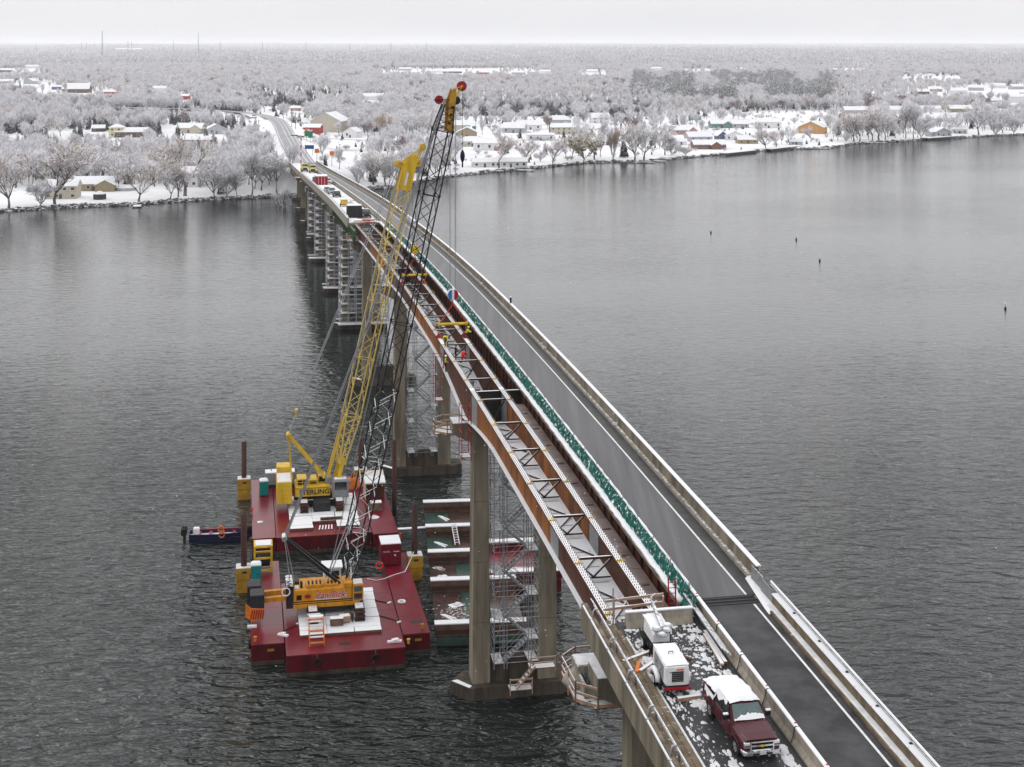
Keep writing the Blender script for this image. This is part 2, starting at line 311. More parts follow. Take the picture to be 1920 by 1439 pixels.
rs = np.random.RandomState(4); jit = rs.uniform(-1, 1, U.shape)*np.where((D > -1) & (D < 4), .8, 0); YY = YY+jit; XX = U*YY
ZZ = land_h(XX, YY); lv = np.stack([XX, YY, ZZ], -1).reshape(-1, 3); nu = len(us); lf = []
for i in range(len(ds)-1):
    for j in range(nu-1): a = i*nu+j; lf.append((a, a+1, a+nu+1, a+nu))
# snow on the land, bare dark stones along the waterline
lm = bpy.data.materials.new('snowy_land'); lm.use_nodes = True; nt = lm.node_tree; n, l = nt.nodes, nt.links; pb = n['Principled BSDF']; pb.inputs['Roughness'].default_value = .95
geo = n.new('ShaderNodeNewGeometry'); sp = n.new('ShaderNodeSeparateXYZ'); l.new(geo.outputs['Position'], sp.inputs[0])
t1 = n.new('ShaderNodeTexNoise'); t1.inputs['Scale'].default_value = .35; t1.inputs['Detail'].default_value = 6; l.new(geo.outputs['Position'], t1.inputs['Vector'])
ad = n.new('ShaderNodeMath'); ad.operation = 'MULTIPLY_ADD'; ad.inputs[1].default_value = -1.3; l.new(t1.outputs[0], ad.inputs[0]); l.new(sp.outputs[2], ad.inputs[2])
m1 = n.new('ShaderNodeMapRange'); m1.inputs[1].default_value = -.42; m1.inputs[2].default_value = -.12; l.new(ad.outputs[0], m1.inputs[0])
t2 = n.new('ShaderNodeTexNoise'); t2.inputs['Scale'].default_value = .045; t2.inputs['Detail'].default_value = 8; t2.inputs['Roughness'].default_value = .7; l.new(geo.outputs['Position'], t2.inputs['Vector'])
r2 = _ramp(nt, (.77, .775, .79), (.64, .63, .625), .45, .75); l.new(t2.outputs[0], r2.inputs[0])
mx = n.new('ShaderNodeMix'); mx.data_type = 'RGBA'; mx.inputs[6].default_value = (.07, .065, .06, 1); l.new(r2.outputs[0], mx.inputs[7]); l.new(m1.outputs[0], mx.inputs[0]); l.new(mx.outputs[2], pb.inputs['Base Color'])
me = bpy.data.meshes.new('land'); me.from_pydata(lv.tolist(), [], lf); me.materials.append(lm); me.polygons.foreach_set('use_smooth', [True]*len(lf)); me.update()
lo = bpy.data.objects.new('land', me); COL.objects.link(lo); tag(lo, kind='structure')

# the road on the far shore
def ribbon(path, w0, w1, dz, m, name):
    vs = []; P = [Vector(p) for p in path]; Q = []
    for i in range(len(P)-1):
        for k in range(8): Q.append(P[i].lerp(P[i+1], k/8))
    Q.append(P[-1])
    for _ in range(12): Q = [Q[0]]+[(Q[i-1]+Q[i]*2+Q[i+1])/4 for i in range(1, len(Q)-1)]+[Q[-1]]
    for i, p in enumerate(Q):
        d = (Q[min(i+1, len(Q)-1)]-Q[max(i-1, 0)]); d.z = 0; d.normalize(); nn = Vector((d.y, -d.x, 0))
        vs += [p+nn*w0+Vector((0, 0, dz)), p+nn*w1+Vector((0, 0, dz))]
    b = MB(); b.add(vs, [(2*i, 2*i+1, 2*i+3, 2*i+2) for i in range(len(Q)-1)]); return b.build(name, m)
tag(ribbon(ROAD, -5.4, 5.6, .02, road_far, 'road'), kind='structure')
for a in (-4.6, -.1, 2.4, 4.6): tag(ribbon(ROAD[:8], a-.16, a+.16, .05, snow, 'snow_line'), kind='structure')
sx0 = (-138, 862, 10.45)
SIDE = [(-134, 858, 10.35), (-110, 862, 9.2), (-84, 868, 7.5), (-60, 874, 6.2)]
tag(ribbon(SIDE, -3, 3, .25, road_far, 'side_road'), kind='structure')

# ---------------- trees: a few kinds of mesh, each split into trunk and crown
bark = mat('bark', (.09, .08, .078), (.15, .14, .135), rough=.9, scale=2, snow=.55, snow_nz=.15)
twig_frost = mat('frosted_twigs', (.88, .88, .91), (.74, .73, .76), rough=.95, scale=.5, spec=.1)
twig_grey = mat('bare_twigs', (.55, .53, .54), (.36, .34, .345), rough=.95, scale=.4, spec=.1)
twig_tan = mat('tan_twigs', (.50, .40, .33), (.37, .29, .24), rough=.95, scale=.4, spec=.1)
leaf_olive = mat('olive_leaves', (.36, .30, .13), (.24, .19, .08), rough=.9, scale=.5, spec=.1)
leaf_rust = mat('rust_leaves', (.27, .15, .135), (.19, .11, .10), rough=.9, scale=.5, spec=.1)
needle = mat('dark_needles', (.04, .052, .047), (.075, .09, .082), rough=.9, scale=.8, spec=.1)
needle_snow = mat('snowy_needles', (.80, .81, .84), (.50, .52, .53), rough=.95, scale=.7, spec=.1)
def decid(seed, Ht=12., spread=.36, low=.22, ntw=1500, tl=.075, tw=.0055, frost=.7, kinds=(0, 1), limb=1.0, upright=.55):
    r = random.Random(seed); T = MB(); ends = []
    def branch(p, d, L, rad, lev):
        q = p+d*L*.5+Vector((r.uniform(-1, 1), r.uniform(-1, 1), r.uniform(-.3, .5)))*L*.06; e = q+(d+Vector((r.uniform(-.25, .25), r.uniform(-.25, .25), .12)))*L*.5
        T.tube([p, q, e], [rad, rad*.75, rad*.45], 4 if lev == 0 else 3, caps=False)
        ends.append((p, e, lev))
        if lev < 3:
            for k in range({0: r.randint(5, 7), 1: r.randint(3, 4), 2: 2}[lev]):
                a = r.uniform(0, 2*math.pi); o = Vector((math.cos(a), math.sin(a), 0)); up = r.uniform(.35, 1.1)*upright/.55
                nd = (d*.55+o*r.uniform(.45, .85)*spread/.36+Vector((0, 0, up*.5))).normalized(); f = r.uniform(.55, 1) if lev else r.uniform(.8, 1.)
                branch(p.lerp(e, f), nd, L*r.uniform(.62, .85) if lev else Ht*r.uniform(.28, .38), rad*.5, lev+1)
    branch(Vector((0, 0, -.4)), Vector((0, 0, 1)), Ht*low+.4, Ht*.020*limb, 0)
    C = MB(); tips = [q for q in ends if q[2] >= 1]
    for i in range(ntw):
        p, e, lv = r.choice(tips); c = p.lerp(e, r.uniform(.25, 1.15)); d = (e-p).normalized()
        a = (d*.7+Vector((r.gauss(0, .55), r.gauss(0, .55), r.gauss(.1+(upright-.5)*1.6, .45)))).normalized(); L = Ht*tl*r.uniform(.5, 1.3); c = c+Vector((r.gauss(0, 1), r.gauss(0, 1), r.gauss(0, .8)))*Ht*.022
        w = a.cross(Vector((r.gauss(0, 1), r.gauss(0, 1), r.gauss(0, 1)))).normalized()*Ht*tw*r.uniform(.6, 1.5)
        C.add([c-w, c+w, c+a*L+w*.4, c+a*L-w*.4], [(0, 1, 2, 3)], kinds[0] if r.random() < frost else kinds[1])
    return T, C
def conifer(seed, Ht=11., R=.23, snowy=.5, layers=15):
    r = random.Random(seed); T = MB(); T.tube([(0, 0, -.3), (0, 0, Ht*.97)], [Ht*.013, Ht*.003], 5); C = MB()
    for i in range(layers):
        f = i/(layers-1); z = Ht*(.10+.88*f); rad = Ht*R*(1-f)**.85+Ht*.012; nb = max(5, int(13*(1-f)+4))
        for k in range(nb):
            a = 2*math.pi*(k+r.uniform(-.4, .4))/nb; L = rad*r.uniform(.72, 1.15); o = Vector((math.cos(a), math.sin(a), 0)); s_ = Vector((-o.y, o.x, 0))*L*.22
            p = Vector((0, 0, z)); q = p+o*L*.55+Vector((0, 0, L*.06)); e = p+o*L+Vector((0, 0, -L*r.uniform(.12, .35)))
            m = 0 if r.random() < snowy else 1
            C.add([p, q-s_, e, q+s_], [(0, 1, 2), (0, 2, 3)], m); dz = Vector((0, 0, -Ht*.022)); C.add([p+dz, q-s_*1.15+dz, e+dz*1.2, q+s_*1.15+dz], [(0, 1, 2), (0, 2, 3)], 1)
    return T, C
def pine(seed, Ht=16., snowy=.56):
    r = random.Random(seed); T = MB(); T.tube([(0, 0, -.3), (Ht*.01, 0, Ht*.5), (0, 0, Ht*.95)], [Ht*.016, Ht*.012, Ht*.004], 5); C = MB()
    for i in range(26):
        z = Ht*r.uniform(.32, .97); a = r.uniform(0, 6.28); L = Ht*(.05+.17*math.sin(math.pi*min(1, (1.03-z/Ht)/.72)))*r.uniform(.6, 1.15); e = Vector((math.cos(a)*L, math.sin(a)*L, z+L*r.uniform(.0, .35)))
        T.tube([(0, 0, z), e], [Ht*.004, Ht*.002], 3, caps=False)
        for k in range(26):
            c = e*r.uniform(.45, 1.05); c = Vector((c.x, c.y, z+(e.z-z)*.8))+Vector((r.gauss(0, 1), r.gauss(0, 1), r.gauss(0, .45)))*Ht*.035
            d1 = Vector((r.gauss(0, 1), r.gauss(0, 1), r.gauss(.5, .5))).normalized()*Ht*.026; d2 = d1.cross(Vector((r.gauss(0, 1), r.gauss(0, 1), r.gauss(0, 1)))).normalized()*Ht*.013
            C.add([c-d2, c+d2, c+d1+d2*.3, c+d1-d2*.3], [(0, 1, 2, 3)], 0 if r.random() < snowy else 1)
    return T, C
FR, GR, TN, OL, RU = [twig_frost, twig_grey], [twig_frost, twig_grey], [twig_frost, twig_tan], [leaf_olive, twig_frost], [leaf_rust, twig_grey]
SPEC = {   # kind: (builder, crown materials, label words)
 'frost': [lambda s: decid(s, frost=.82, ntw=1700, spread=.27, upright=.8, low=.26, tw=.0045, tl=.09), FR, 'frosted leafless'], 'limb': [lambda s: decid(s, frost=.55, ntw=1500, tw=.0042, limb=1.25, spread=.42, low=.18), TN, 'grey-brown leafless'],
 'limb2': [lambda s: decid(s, frost=.7, ntw=1500, tw=.0045, limb=1.1, spread=.40, low=.2), GR, 'pale leafless'], 'bush': [lambda s: decid(s, Ht=7, frost=.8, low=.08, spread=.5, ntw=1300, tl=.11, tw=.009), FR, 'low frosted'],
 'slim': [lambda s: decid(s, frost=.7, spread=.17, upright=.9, low=.4, ntw=900), FR, 'slender frosted'], 'tan': [lambda s: decid(s, frost=.12, ntw=2200, upright=.85, spread=.27, low=.1, tl=.1, kinds=(0, 1)), TN, 'tan-twigged'],
 'olive': [lambda s: decid(s, frost=.62, ntw=2300, spread=.42, low=.15, tl=.06, tw=.011), OL, 'olive-leaved'], 'rust': [lambda s: decid(s, frost=.5, ntw=1900, tl=.06, tw=.010), RU, 'rusty-leaved'],
 'conifer': [lambda s: conifer(s), [needle_snow, needle], 'snow-dusted conifer'], 'darkconifer': [lambda s: conifer(s, snowy=.28, R=.2), [needle_snow, needle], 'dark conifer'], 'pine': [lambda s: pine(s), [needle_snow, needle], 'tall dark pine']}
def mesh_of(b, name, mats):
    me = bpy.data.meshes.new(name); me.from_pydata([tuple(p) for p in b.v], [], b.f)
    for mm in mats: me.materials.append(mm)
    me.polygons.foreach_set('material_index', b.m); me.update(); return me
TREE = {}
for k, (fn, ms, w) in SPEC.items():
    TREE[k] = []
    for q in range(3 if k in ('frost', 'limb', 'limb2', 'conifer', 'pine', 'bush') else 2):
        T, C = fn(hash(k) % 97*0+sum(map(ord, k))*7+q*31); zc = sorted(p[2] for p in C.v)[int(len(C.v)*.985)]
        TREE[k].append((mesh_of(T, 'trunk', [bark]), mesh_of(C, 'crown', ms), zc))
tree_rng = random.Random(11)
NTREES = [0]
def tree(kind, X, Y, h, label, group, z=None, wide=1.):
    t, c, zc = tree_rng.choice(TREE[kind]); s = h/zc; NTREES[0] += 1
    nm = {'conifer': 'conifer_tree', 'darkconifer': 'conifer_tree', 'pine': 'pine_tree', 'bush': 'frosted_shrub'}.get(kind, 'leafless_tree' if kind in ('frost', 'limb', 'limb2', 'slim', 'tan') else 'autumn_tree')
    r = thing(nm, label, 'shrub' if kind == 'bush' else 'tree', (X, Y, float(land_h(X, Y))-.05 if z is None else z), tree_rng.uniform(0, 6.28), group)
    put(t, 'trunk', r, sc=(s*wide, s*wide, s)); put(c, 'crown', r, sc=(s*wide, s*wide, s)); return r
# trees that can be told apart: (photo x, y of the foot, y of the top, kind, where it stands, width)
STAND = [
 (16, 392, 292, 'limb', 'on the left bank at the edge of the picture', 1.1), (103, 384, 262, 'limb', 'in front of the beige house on the left bank', 1.15), (222, 357, 292, 'limb2', 'behind the covered pool on the left bank', 1), (260, 380, 306, 'limb', 'beside the small jetty on the left bank', 1.2),
 (320, 376, 312, 'limb2', 'leaning over the left bank right of the jetty', 1), (335, 372, 300, 'limb', 'on the left bank below the white house', .9), (347, 368, 258, 'limb', 'rising in front of the white house on the left bank', 1.15), (402, 373, 296, 'limb2', 'on the left bank right of the white house', 1.1), (425, 370, 318, 'bush', 'on the left bank between two leafless trees', 1.1), (444, 372, 310, 'frost', 'on the left bank above the dark stones', 1.1), (472, 370, 286, 'slim', 'slim on the left bank towards the bridge', 1.3), (490, 369, 298, 'limb2', 'on the left bank two trees short of the bridge', 1),
 (520, 367, 290, 'slim', 'on the left bank next to the abutment', 1.4), (532, 366, 296, 'slim', 'nearest the abutment on the left bank', 1.3), (508, 368, 318, 'bush', 'at the water beside the abutment', 1.2), (75, 388, 340, 'bush', 'beside the beige house on the left bank', 1.1), (150, 352, 300, 'frost', 'behind the tan house on the left bank', 1.2), (290, 350, 296, 'limb2', 'up the slope from the jetty', 1.1), (62, 350, 282, 'frost', 'behind the beige house on the left bank', 1.2), (195, 340, 280, 'limb2', 'above the roof of the tan house', 1.1), (30, 352, 280, 'limb2', 'far left behind the edge tree', 1.2), (375, 352, 290, 'frost', 'behind the white house on the left bank', 1.1), (130, 345, 285, 'limb2', 'between the beige and the tan house', 1.2),
 (700, 352, 294, 'limb', 'beyond the bridge at the water, left of two', 1.2), (722, 351, 290, 'limb2', 'beyond the bridge at the water, right of two', 1.15), (745, 350, 305, 'limb2', 'beyond the bridge beside the yellow boom', 1.1), (672, 345, 300, 'frost', 'just right of the bridge end', 1.1), (840, 318, 255, 'limb2', 'behind the hoist cables on the right bank', .9), (770, 330, 280, 'limb2', 'between the two booms on the far bank', 1),
 (720, 262, 216, 'tan', 'in the snowy garden right of the approach road', 1.05), (709, 287, 268, 'bush', 'round-headed in the garden left of the yellow boom', 1), (736, 279, 262, 'bush', 'round-headed in the garden touching the yellow boom', 1),
 (935, 319, 256, 'limb', 'before the white bungalow on the right bank', 1), (983, 311, 262, 'limb', 'right of the white bungalow on the right bank', 1.05), (1037, 308, 260, 'limb', 'above the stone heap on the right bank', 1.1), (1095, 304, 256, 'olive', 'on the right bank', 1.15), (1115, 300, 240, 'limb', 'just right of the olive-leaved tree', 1.1), (1149, 303, 240, 'tan', 'slim and yellowish on the right bank', .55),
 (1190, 300, 238, 'limb', 'left of two behind the docks on the right bank', 1.2), (1207, 300, 232, 'limb2', 'right of two behind the docks on the right bank', 1.2), (1247, 291, 246, 'limb', 'right of the docks on the right bank', 1.1), (1262, 292, 268, 'bush', 'at the water right of the docks', 1.1), (1285, 292, 276, 'bush', 'at the water left of the brick bungalow', 1.2), (1322, 246, 236, 'bush', 'between roofs on the right bank', 1.3), (1436, 280, 241, 'limb', 'round and broad beside the timber sea wall', 1.3), (1456, 277, 246, 'limb', 'hanging over the timber sea wall', 1.2), (1480, 272, 236, 'limb2', 'behind the boathouse', 1), (1521, 266, 238, 'limb', 'small below the orange house', 1.2),
 (1601, 268, 214, 'limb', 'leftmost of the dark clump on the right bank', 1.2), (1612, 267, 216, 'limb', 'in the dark clump, second from the left', 1.1), (1636, 264, 214, 'limb', 'in the dark clump, with three leaning stems', 1.1), (1648, 263, 206, 'limb', 'in the dark clump, fourth from the left', 1.2), (1660, 262, 210, 'limb2', 'right end of the dark clump', 1), (1698, 263, 196, 'slim', 'tall and thin right of the dark clump', 1.3), (1713, 262, 200, 'slim', 'tall and thin left of the sea wall house', 1.3), (1586, 267, 248, 'bush', 'dark at the foot of the clump', 1.3), (1728, 262, 222, 'limb2', 'left of the sea wall house', 1), (1780, 246, 210, 'limb2', 'behind the sea wall house', 1.2), (1792, 250, 218, 'limb2', 'right of the sea wall house', 1.2), (1835, 255, 196, 'limb2', 'large, on the right bank near the picture edge', 1.2), (1868, 256, 222, 'frost', 'low and wide near the right picture edge', 1.4), (1900, 254, 214, 'frost', 'at the right picture edge', 1.3), (1880, 250, 206, 'limb2', 'second from the right picture edge', 1.2)]
for px, py, ty, kd, where, wd in STAND:
    X, Y, z = ground(px, py); tree(kd, X, Y, (py-ty)*Y/FPX, SPEC[kd][2]+(' shrub ' if kd == 'bush' else ' tree ')+where, 'trees standing along the far banks', wide=wd)
CON = [(690, 270, 252, 'conifer', 'in the garden, left of three'), (703, 273, 250, 'conifer', 'in the garden, middle of three'), (679, 276, 262, 'conifer', 'small, in the garden'), (642, 262, 246, 'darkconifer', 'beside the barn right of the approach road'), (610, 312, 288, 'darkconifer', 'beside the orange signs'), (1268, 237, 214, 'conifer', 'alone beside the green sign'), (1057, 262, 240, 'darkconifer', 'before the house with the brown chimney'), (1074, 262, 244, 'darkconifer', 'right of the house with the brown chimney'), (1037, 262, 246, 'darkconifer', 'slim before the flat-roofed house'), (975, 260, 240, 'conifer', 'broad, between white-roofed houses'), (950, 288, 266, 'conifer', 'beside the red garage door'),
 (386, 268, 232, 'darkconifer', 'by the house left of the approach road'), (432, 268, 245, 'conifer', 'small, left of the approach road'), (46, 220, 196, 'darkconifer', 'standing above the left woods'), (150, 258, 222, 'darkconifer', 'left of the yellow house'), (333, 262, 228, 'darkconifer', 'by the field left of the road'), (1805, 198, 176, 'conifer', 'beside the two-storey white house'), (1887, 198, 178, 'darkconifer', 'near the right edge among roofs'), (1858, 195, 172, 'pine', 'broad among roofs at the right'), (1398, 211, 180, 'darkconifer', 'at the foot of the pine wood'), (240, 166, 146, 'darkconifer', 'right of the large white barn'), (275, 160, 142, 'darkconifer', 'far behind the white barn')]
for px, py, ty, kd, where in CON:
    X, Y, z = ground(px, py); tree(kd, X, Y, (py-ty)*Y/FPX, SPEC[kd][2]+' tree '+where, 'conifers that stand alone')

# ---------------- houses
WALL = {'tan': (.33, .27, .18), 'beige': (.52, .47, .38), 'white': (.74, .74, .75), 'grey': (.42, .43, .45), 'brick': (.22, .12, .09), 'brown': (.14, .10, .08), 'teal': (.16, .25, .24), 'orange': (.55, .30, .12), 'red': (.40, .05, .045), 'yellow': (.60, .54, .34), 'blue': (.10, .14, .24), 'dark': (.07, .065, .065), 'pink': (.42, .28, .25)}
WM = {k: mat('siding_'+k, v, tuple(x*.85 for x in v), rough=.8, scale=2, streak=True) for k, v in WALL.items()}
pane_mat = mat('window_pane', (.03, .035, .045), (.06, .07, .08), rough=.15, scale=1)
trim = mat('white_trim', (.7, .7, .7), (.6, .6, .6), rough=.7, scale=2)
HOUSES = []; SIGHT = []
def house(px, py, w, dp, wh, rh, rz, wall, label, ridge='x', nwin=3, door=True, chimney=None, wing=None, porch=False, garage=None, storeys=1, name='house', hip=False):
    X, Y, z = ground(px, py); HOUSES.append((X, Y, max(w, dp)*.62+2)); SIGHT.append((px, py-1.5, (w*.5+1)*FPX/Y, Y)); lv = Y < 1250
    r = thing(name, label, 'house' if name == 'house' else name.replace('_', ' '), (X, Y, z-.25), math.radians(rz), 'houses across the water')
    def block(w, dp, wh, rh, ridge, ox=0, oy=0, wm=WM[wall]):
        hw, hd = w/2, dp/2; b = MB(); b.box(ox-hw, ox+hw, oy-hd, oy+hd, 0, wh); rz_ = wh+rh
        if ridge == 'x' and not hip:
            for sx in (-1, 1): b.prism([(ox+sx*hw, oy-hd, wh), (ox+sx*hw, oy+hd, wh), (ox+sx*hw, oy, rz_)], (-sx*.2, 0, 0))
        elif not hip:
            for sy in (-1, 1): b.prism([(ox-hw, oy+sy*hd, wh), (ox+hw, oy+sy*hd, wh), (ox, oy+sy*hd, rz_)], (0, -sy*.2, 0))
        b.build('wall', wm, r); o = .5; th = .28; R = MB()
        if hip:
            k = min(hw, hd)*.9; e = (hw+o, hd+o); i = (max(.3, hw-k), max(.3, hd-k)) if hw > hd else (max(.3, hw-k), max(.3, hd-k))
            lo_ = [(ox-e[0], oy-e[1], wh), (ox+e[0], oy-e[1], wh), (ox+e[0], oy+e[1], wh), (ox-e[0], oy+e[1], wh)]; R.hexa(lo_+[(ox-i[0], oy-i[1], rz_+th), (ox+i[0], oy-i[1], rz_+th), (ox+i[0], oy+i[1], rz_+th), (ox-i[0], oy+i[1], rz_+th)])
            R.box(ox-e[0]+.02, ox+e[0]-.02, oy-e[1]+.02, oy+e[1]-.02, wh-.2, wh-.01)
        elif ridge == 'x':
            dz = rh*o/hd
            for sy in (-1, 1):
                R.hexa([(ox-hw-o, oy, rz_), (ox+hw+o, oy, rz_), (ox+hw+o, oy+sy*(hd+o), wh-dz), (ox-hw-o, oy+sy*(hd+o), wh-dz), (ox-hw-o, oy, rz_+th), (ox+hw+o, oy, rz_+th), (ox+hw+o, oy+sy*(hd+o), wh-dz+th), (ox-hw-o, oy+sy*(hd+o), wh-dz+th)])
        else:
            dz = rh*o/hw
            for sx in (-1, 1):
                R.hexa([(ox, oy-hd-o, rz_), (ox, oy+hd+o, rz_), (ox+sx*(hw+o), oy+hd+o, wh-dz), (ox+sx*(hw+o), oy-hd-o, wh-dz), (ox, oy-hd-o, rz_+th), (ox, oy+hd+o, rz_+th), (ox+sx*(hw+o), oy+hd+o, wh-dz+th), (ox+sx*(hw+o), oy-hd-o, wh-dz+th)])
        return R.build('roof', snow, r)
    roof = block(w, dp, wh, rh, ridge)
    if wing: block(wing[2], wing[3], wing[4] if len(wing) > 4 else wh*.92, rh*.8, 'y' if ridge == 'x' else 'x', wing[0], wing[1])
    if lv:
        sh = wh/storeys
        for st in range(storeys):
            for i in range(nwin):
                x = -w/2+w*(i+.5)/nwin; z0 = st*sh+sh*.36; 
                if door and st == 0 and i == nwin//2: continue
                q = MB().box(x-.75, x+.75, -dp/2-.07, -dp/2+.05, z0, z0+sh*.42).build('window', trim, r); MB().box(x-.62, x+.62, -dp/2-.10, -dp/2-.065, z0+.1, z0+sh*.42-.1).build('pane', pane_mat, q)
        if door: MB().box(-.6, .6, -dp/2-.08, -dp/2+.04, .1, 2.2).build('door', WM['brown' if wall != 'brown' else 'white'], r)
        if garage: MB().box(garage[0]-1.6, garage[0]+1.6, -dp/2-.09, -dp/2+.04, .1, 2.5).build('garage_door', WM[garage[1]], r)
        if porch:
            P = MB(); P.box(-w*.35, w*.35, -dp/2-2.4, -dp/2-.05, wh*.62, wh*.62+.25); P.build('porch_roof', snow, r); 
            for sx in (-1, 1): MB().box(sx*w*.34-.1, sx*w*.34+.1, -dp/2-2.3, -dp/2-2.1, 0, wh*.62).build('porch_post', WM['dark'], r)
    if chimney: MB().box(chimney[0]-.5, chimney[0]+.5, chimney[1]-.5, chimney[1]+.5, 0, wh+rh+1.4).build('chimney', WM['brown'], r)
    return r
house(178, 356, 17, 11, 3.4, 2.6, 8, 'tan', 'tan house with a wide snowy gable roof on the left bank', wing=(5.5, -6, 8, 7), nwin=4, ridge='x')
house(118, 371, 13, 10, 5.6, 2.2, 6, 'beige', 'beige two-storey house with dark ground-floor windows on the left bank', nwin=4, storeys=2)
house(356, 349, 10, 9, 6.4, 2.6, -6, 'white', 'tall white house among trees on the left bank', nwin=3, storeys=2)
house(219, 257, 9, 9, 7, 2, 4, 'yellow', 'pale yellow square two-storey house left of a long shed', nwin=2, storeys=2, hip=True)
house(249, 257, 22, 9, 4, 2.6, 3, 'brown', 'long low shed with a snowy roof right of the yellow house', nwin=5)
house(358, 249, 19, 11, 4, 3, -8, 'beige', 'house with two snowy roof planes beside the field left of the road', wing=(6, -4, 8, 8), nwin=3)
house(404, 251, 13, 10, 4, 3.2, 20, 'grey', 'grey gabled house half hidden left of the approach road', ridge='y', nwin=2)
house(372, 270, 22, 8, 3.2, 2, -5, 'brown', 'long white-roofed bungalow behind the leafless trees left of the road', nwin=5)
house(185, 247, 9, 8, 3, 2, 10, 'dark', 'small dark outbuilding left of the yellow house', nwin=2)
house(144, 175, 34, 18, 6, 7, 5, 'brown', 'large barn with a steep snowy roof in the left distance', nwin=0, door=False, name='barn')
house(208, 178, 16, 9, 4, 2, 0, 'red', 'red house right of the large barn', nwin=0, door=False)
house(348, 188, 9, 9, 5, 2, 0, 'red', 'small red house in the middle of the left woods', nwin=0, door=False)
house(10, 136, 28, 16, 5, 4, 0, 'brown', 'wide house at the left edge in the distance', nwin=0, door=False, hip=True)
house(62, 128, 34, 14, 5, 3, 0, 'white', 'long pale building in the left distance', nwin=0, door=False)
house(12, 157, 22, 12, 4, 3, 5, 'grey', 'grey bungalow at the left edge below the wide house', nwin=0, door=False)
house(58, 158, 18, 12, 5, 4, -20, 'grey', 'grey gabled house in the left distance', ridge='y', nwin=0, door=False)
house(110, 168, 16, 10, 4, 2.5, 0, 'blue', 'bluish shed left of the large barn', nwin=0, door=False)
house(242, 97, 150, 50, 14, 6, 0, 'white', 'large white works building on the left skyline', nwin=0, door=False, name='works_building')
house(620, 246, 23, 26, 8, 6, -9, 'beige', 'big beige barn with a plain gable end right of the approach road', ridge='y', nwin=0, door=False, name='barn')
house(587, 250, 12, 10, 4.6, 2, -6, 'red', 'red-walled annexe left of the big beige barn', nwin=2)
house(662, 258, 9, 10, 4.4, 2.6, -18, 'white', 'small white gabled cottage right of the big barn', ridge='y', nwin=2)
house(555, 208, 9, 7, 3, 1.6, 0, 'pink', 'small pink hut beside the road bend', nwin=0, door=False)
house(851, 245, 24, 12, 4.6, 3, 2, 'beige', 'long beige house behind the hoist cables', nwin=4)
house(876, 257, 13, 12, 4, 3, 0, 'tan', 'tan gabled house behind a white hip roof', ridge='y', nwin=2)
house(884, 274, 17, 11, 3.6, 2.4, 8, 'beige', 'beige bungalow with a hip roof left of the red garage door', nwin=4, hip=True)
house(921, 281, 20, 11, 4.6, 2.6, -10, 'white', 'white house with a red garage door', nwin=3, garage=(4.5, 'red'), door=False)
house(908, 313, 13, 8, 3, 1.8, 6, 'white', 'small white cottage at the water left of the bungalow', nwin=3)
house(957, 313, 17, 8, 3.2, 1.8, 4, 'white', 'white lakeside bungalow behind two leafless trees', nwin=5)
house(965, 249, 16, 10, 4, 3.4, -12, 'grey', 'white-roofed house left of the flat-roofed pair', nwin=3)
house(994, 243, 17, 10, 4, 3, 3, 'white', 'house with a broad white roof above the flat-roofed one', nwin=3)
house(1013, 263, 18, 9, 4, .8, 5, 'white', 'flat-roofed white house with dark porch', nwin=4, porch=True)
house(1056, 252, 19, 11, 5.6, 2.4, 4, 'beige', 'two-storey beige house with a tall brown chimney', nwin=5, storeys=2, chimney=(-9.9, -2))
house(1047, 233, 20, 11, 4, 3, 0, 'grey', 'grey house with a hip roof behind the brown chimney', nwin=0, door=False, hip=True)
house(1086, 250, 12, 9, 3.4, 2, 0, 'white', 'small white garage right of the chimney house', nwin=2)
house(1124, 231, 15, 10, 5, 3.4, 10, 'white', 'white house standing alone before the conifer wood', nwin=3, storeys=2)
house(1350, 240, 16, 10, 3.8, 2.6, 6, 'teal', 'teal house with a twin gable beside the green sign', wing=(4.5, -3, 7, 7), nwin=3)
house(1387, 240, 13, 9, 3.6, 2.4, 0, 'grey', 'grey cottage right of the teal house', nwin=3)
house(1441, 240, 19, 11, 5, 2.6, -8, 'white', 'wide whitish house right of the teal house', nwin=4, storeys=1)
house(1524, 250, 18, 14, 5, 4, -24, 'orange', 'orange-walled house with a steep snowy roof', ridge='y', nwin=2)
house(1282, 252, 17, 10, 3.6, 3, 6, 'pink', 'pinkish house behind the brick bungalow', wing=(5, -4, 6, 7), nwin=3)
house(1309, 265, 16, 11, 3.6, 2.8, 12, 'grey', 'grey house directly behind the brick bungalow', nwin=3)
house(1328, 279, 20, 11, 3.2, 2.4, 5, 'brick', 'brick bungalow with a pale green gable at the water', wing=(3.5, -4.5, 6, 6), nwin=5, hip=False)
house(1372, 262, 13, 11, 3.4, 2.8, 14, 'white', 'house with a pale gable right of the brick bungalow', ridge='y', nwin=3)
house(1352, 262, 7, 8, 3.2, 2.8, 10, 'blue', 'dark blue gable squeezed between two pale houses', ridge='y', nwin=2)
house(1400, 269, 13, 9, 3, 2.4, 4, 'tan', 'tan bungalow behind the broad round tree', nwin=3, chimney=(2, 0))
house(1492, 272, 8, 6, 2.6, 1.4, -4, 'grey', 'small grey boathouse on the sea wall', nwin=2)
house(1276, 272, 7, 6, 2.6, 1.4, 4, 'white', 'small white shed left of the brick bungalow', nwin=1)
house(1604, 213, 22, 12, 3.6, 3, 0, 'grey', 'grey long house behind the dark clump', nwin=4)
house(1682, 212, 16, 11, 3.6, 3, 8, 'white', 'white house behind the tall thin trees', nwin=3)
house(1744, 211, 20, 11, 4, 2.4, 2, 'white', 'white low house with a row of windows right of the tall trees', nwin=5)
house(1800, 211, 21, 11, 4, 3, -4, 'tan', 'tan bungalow beside the lone conifer', nwin=4)
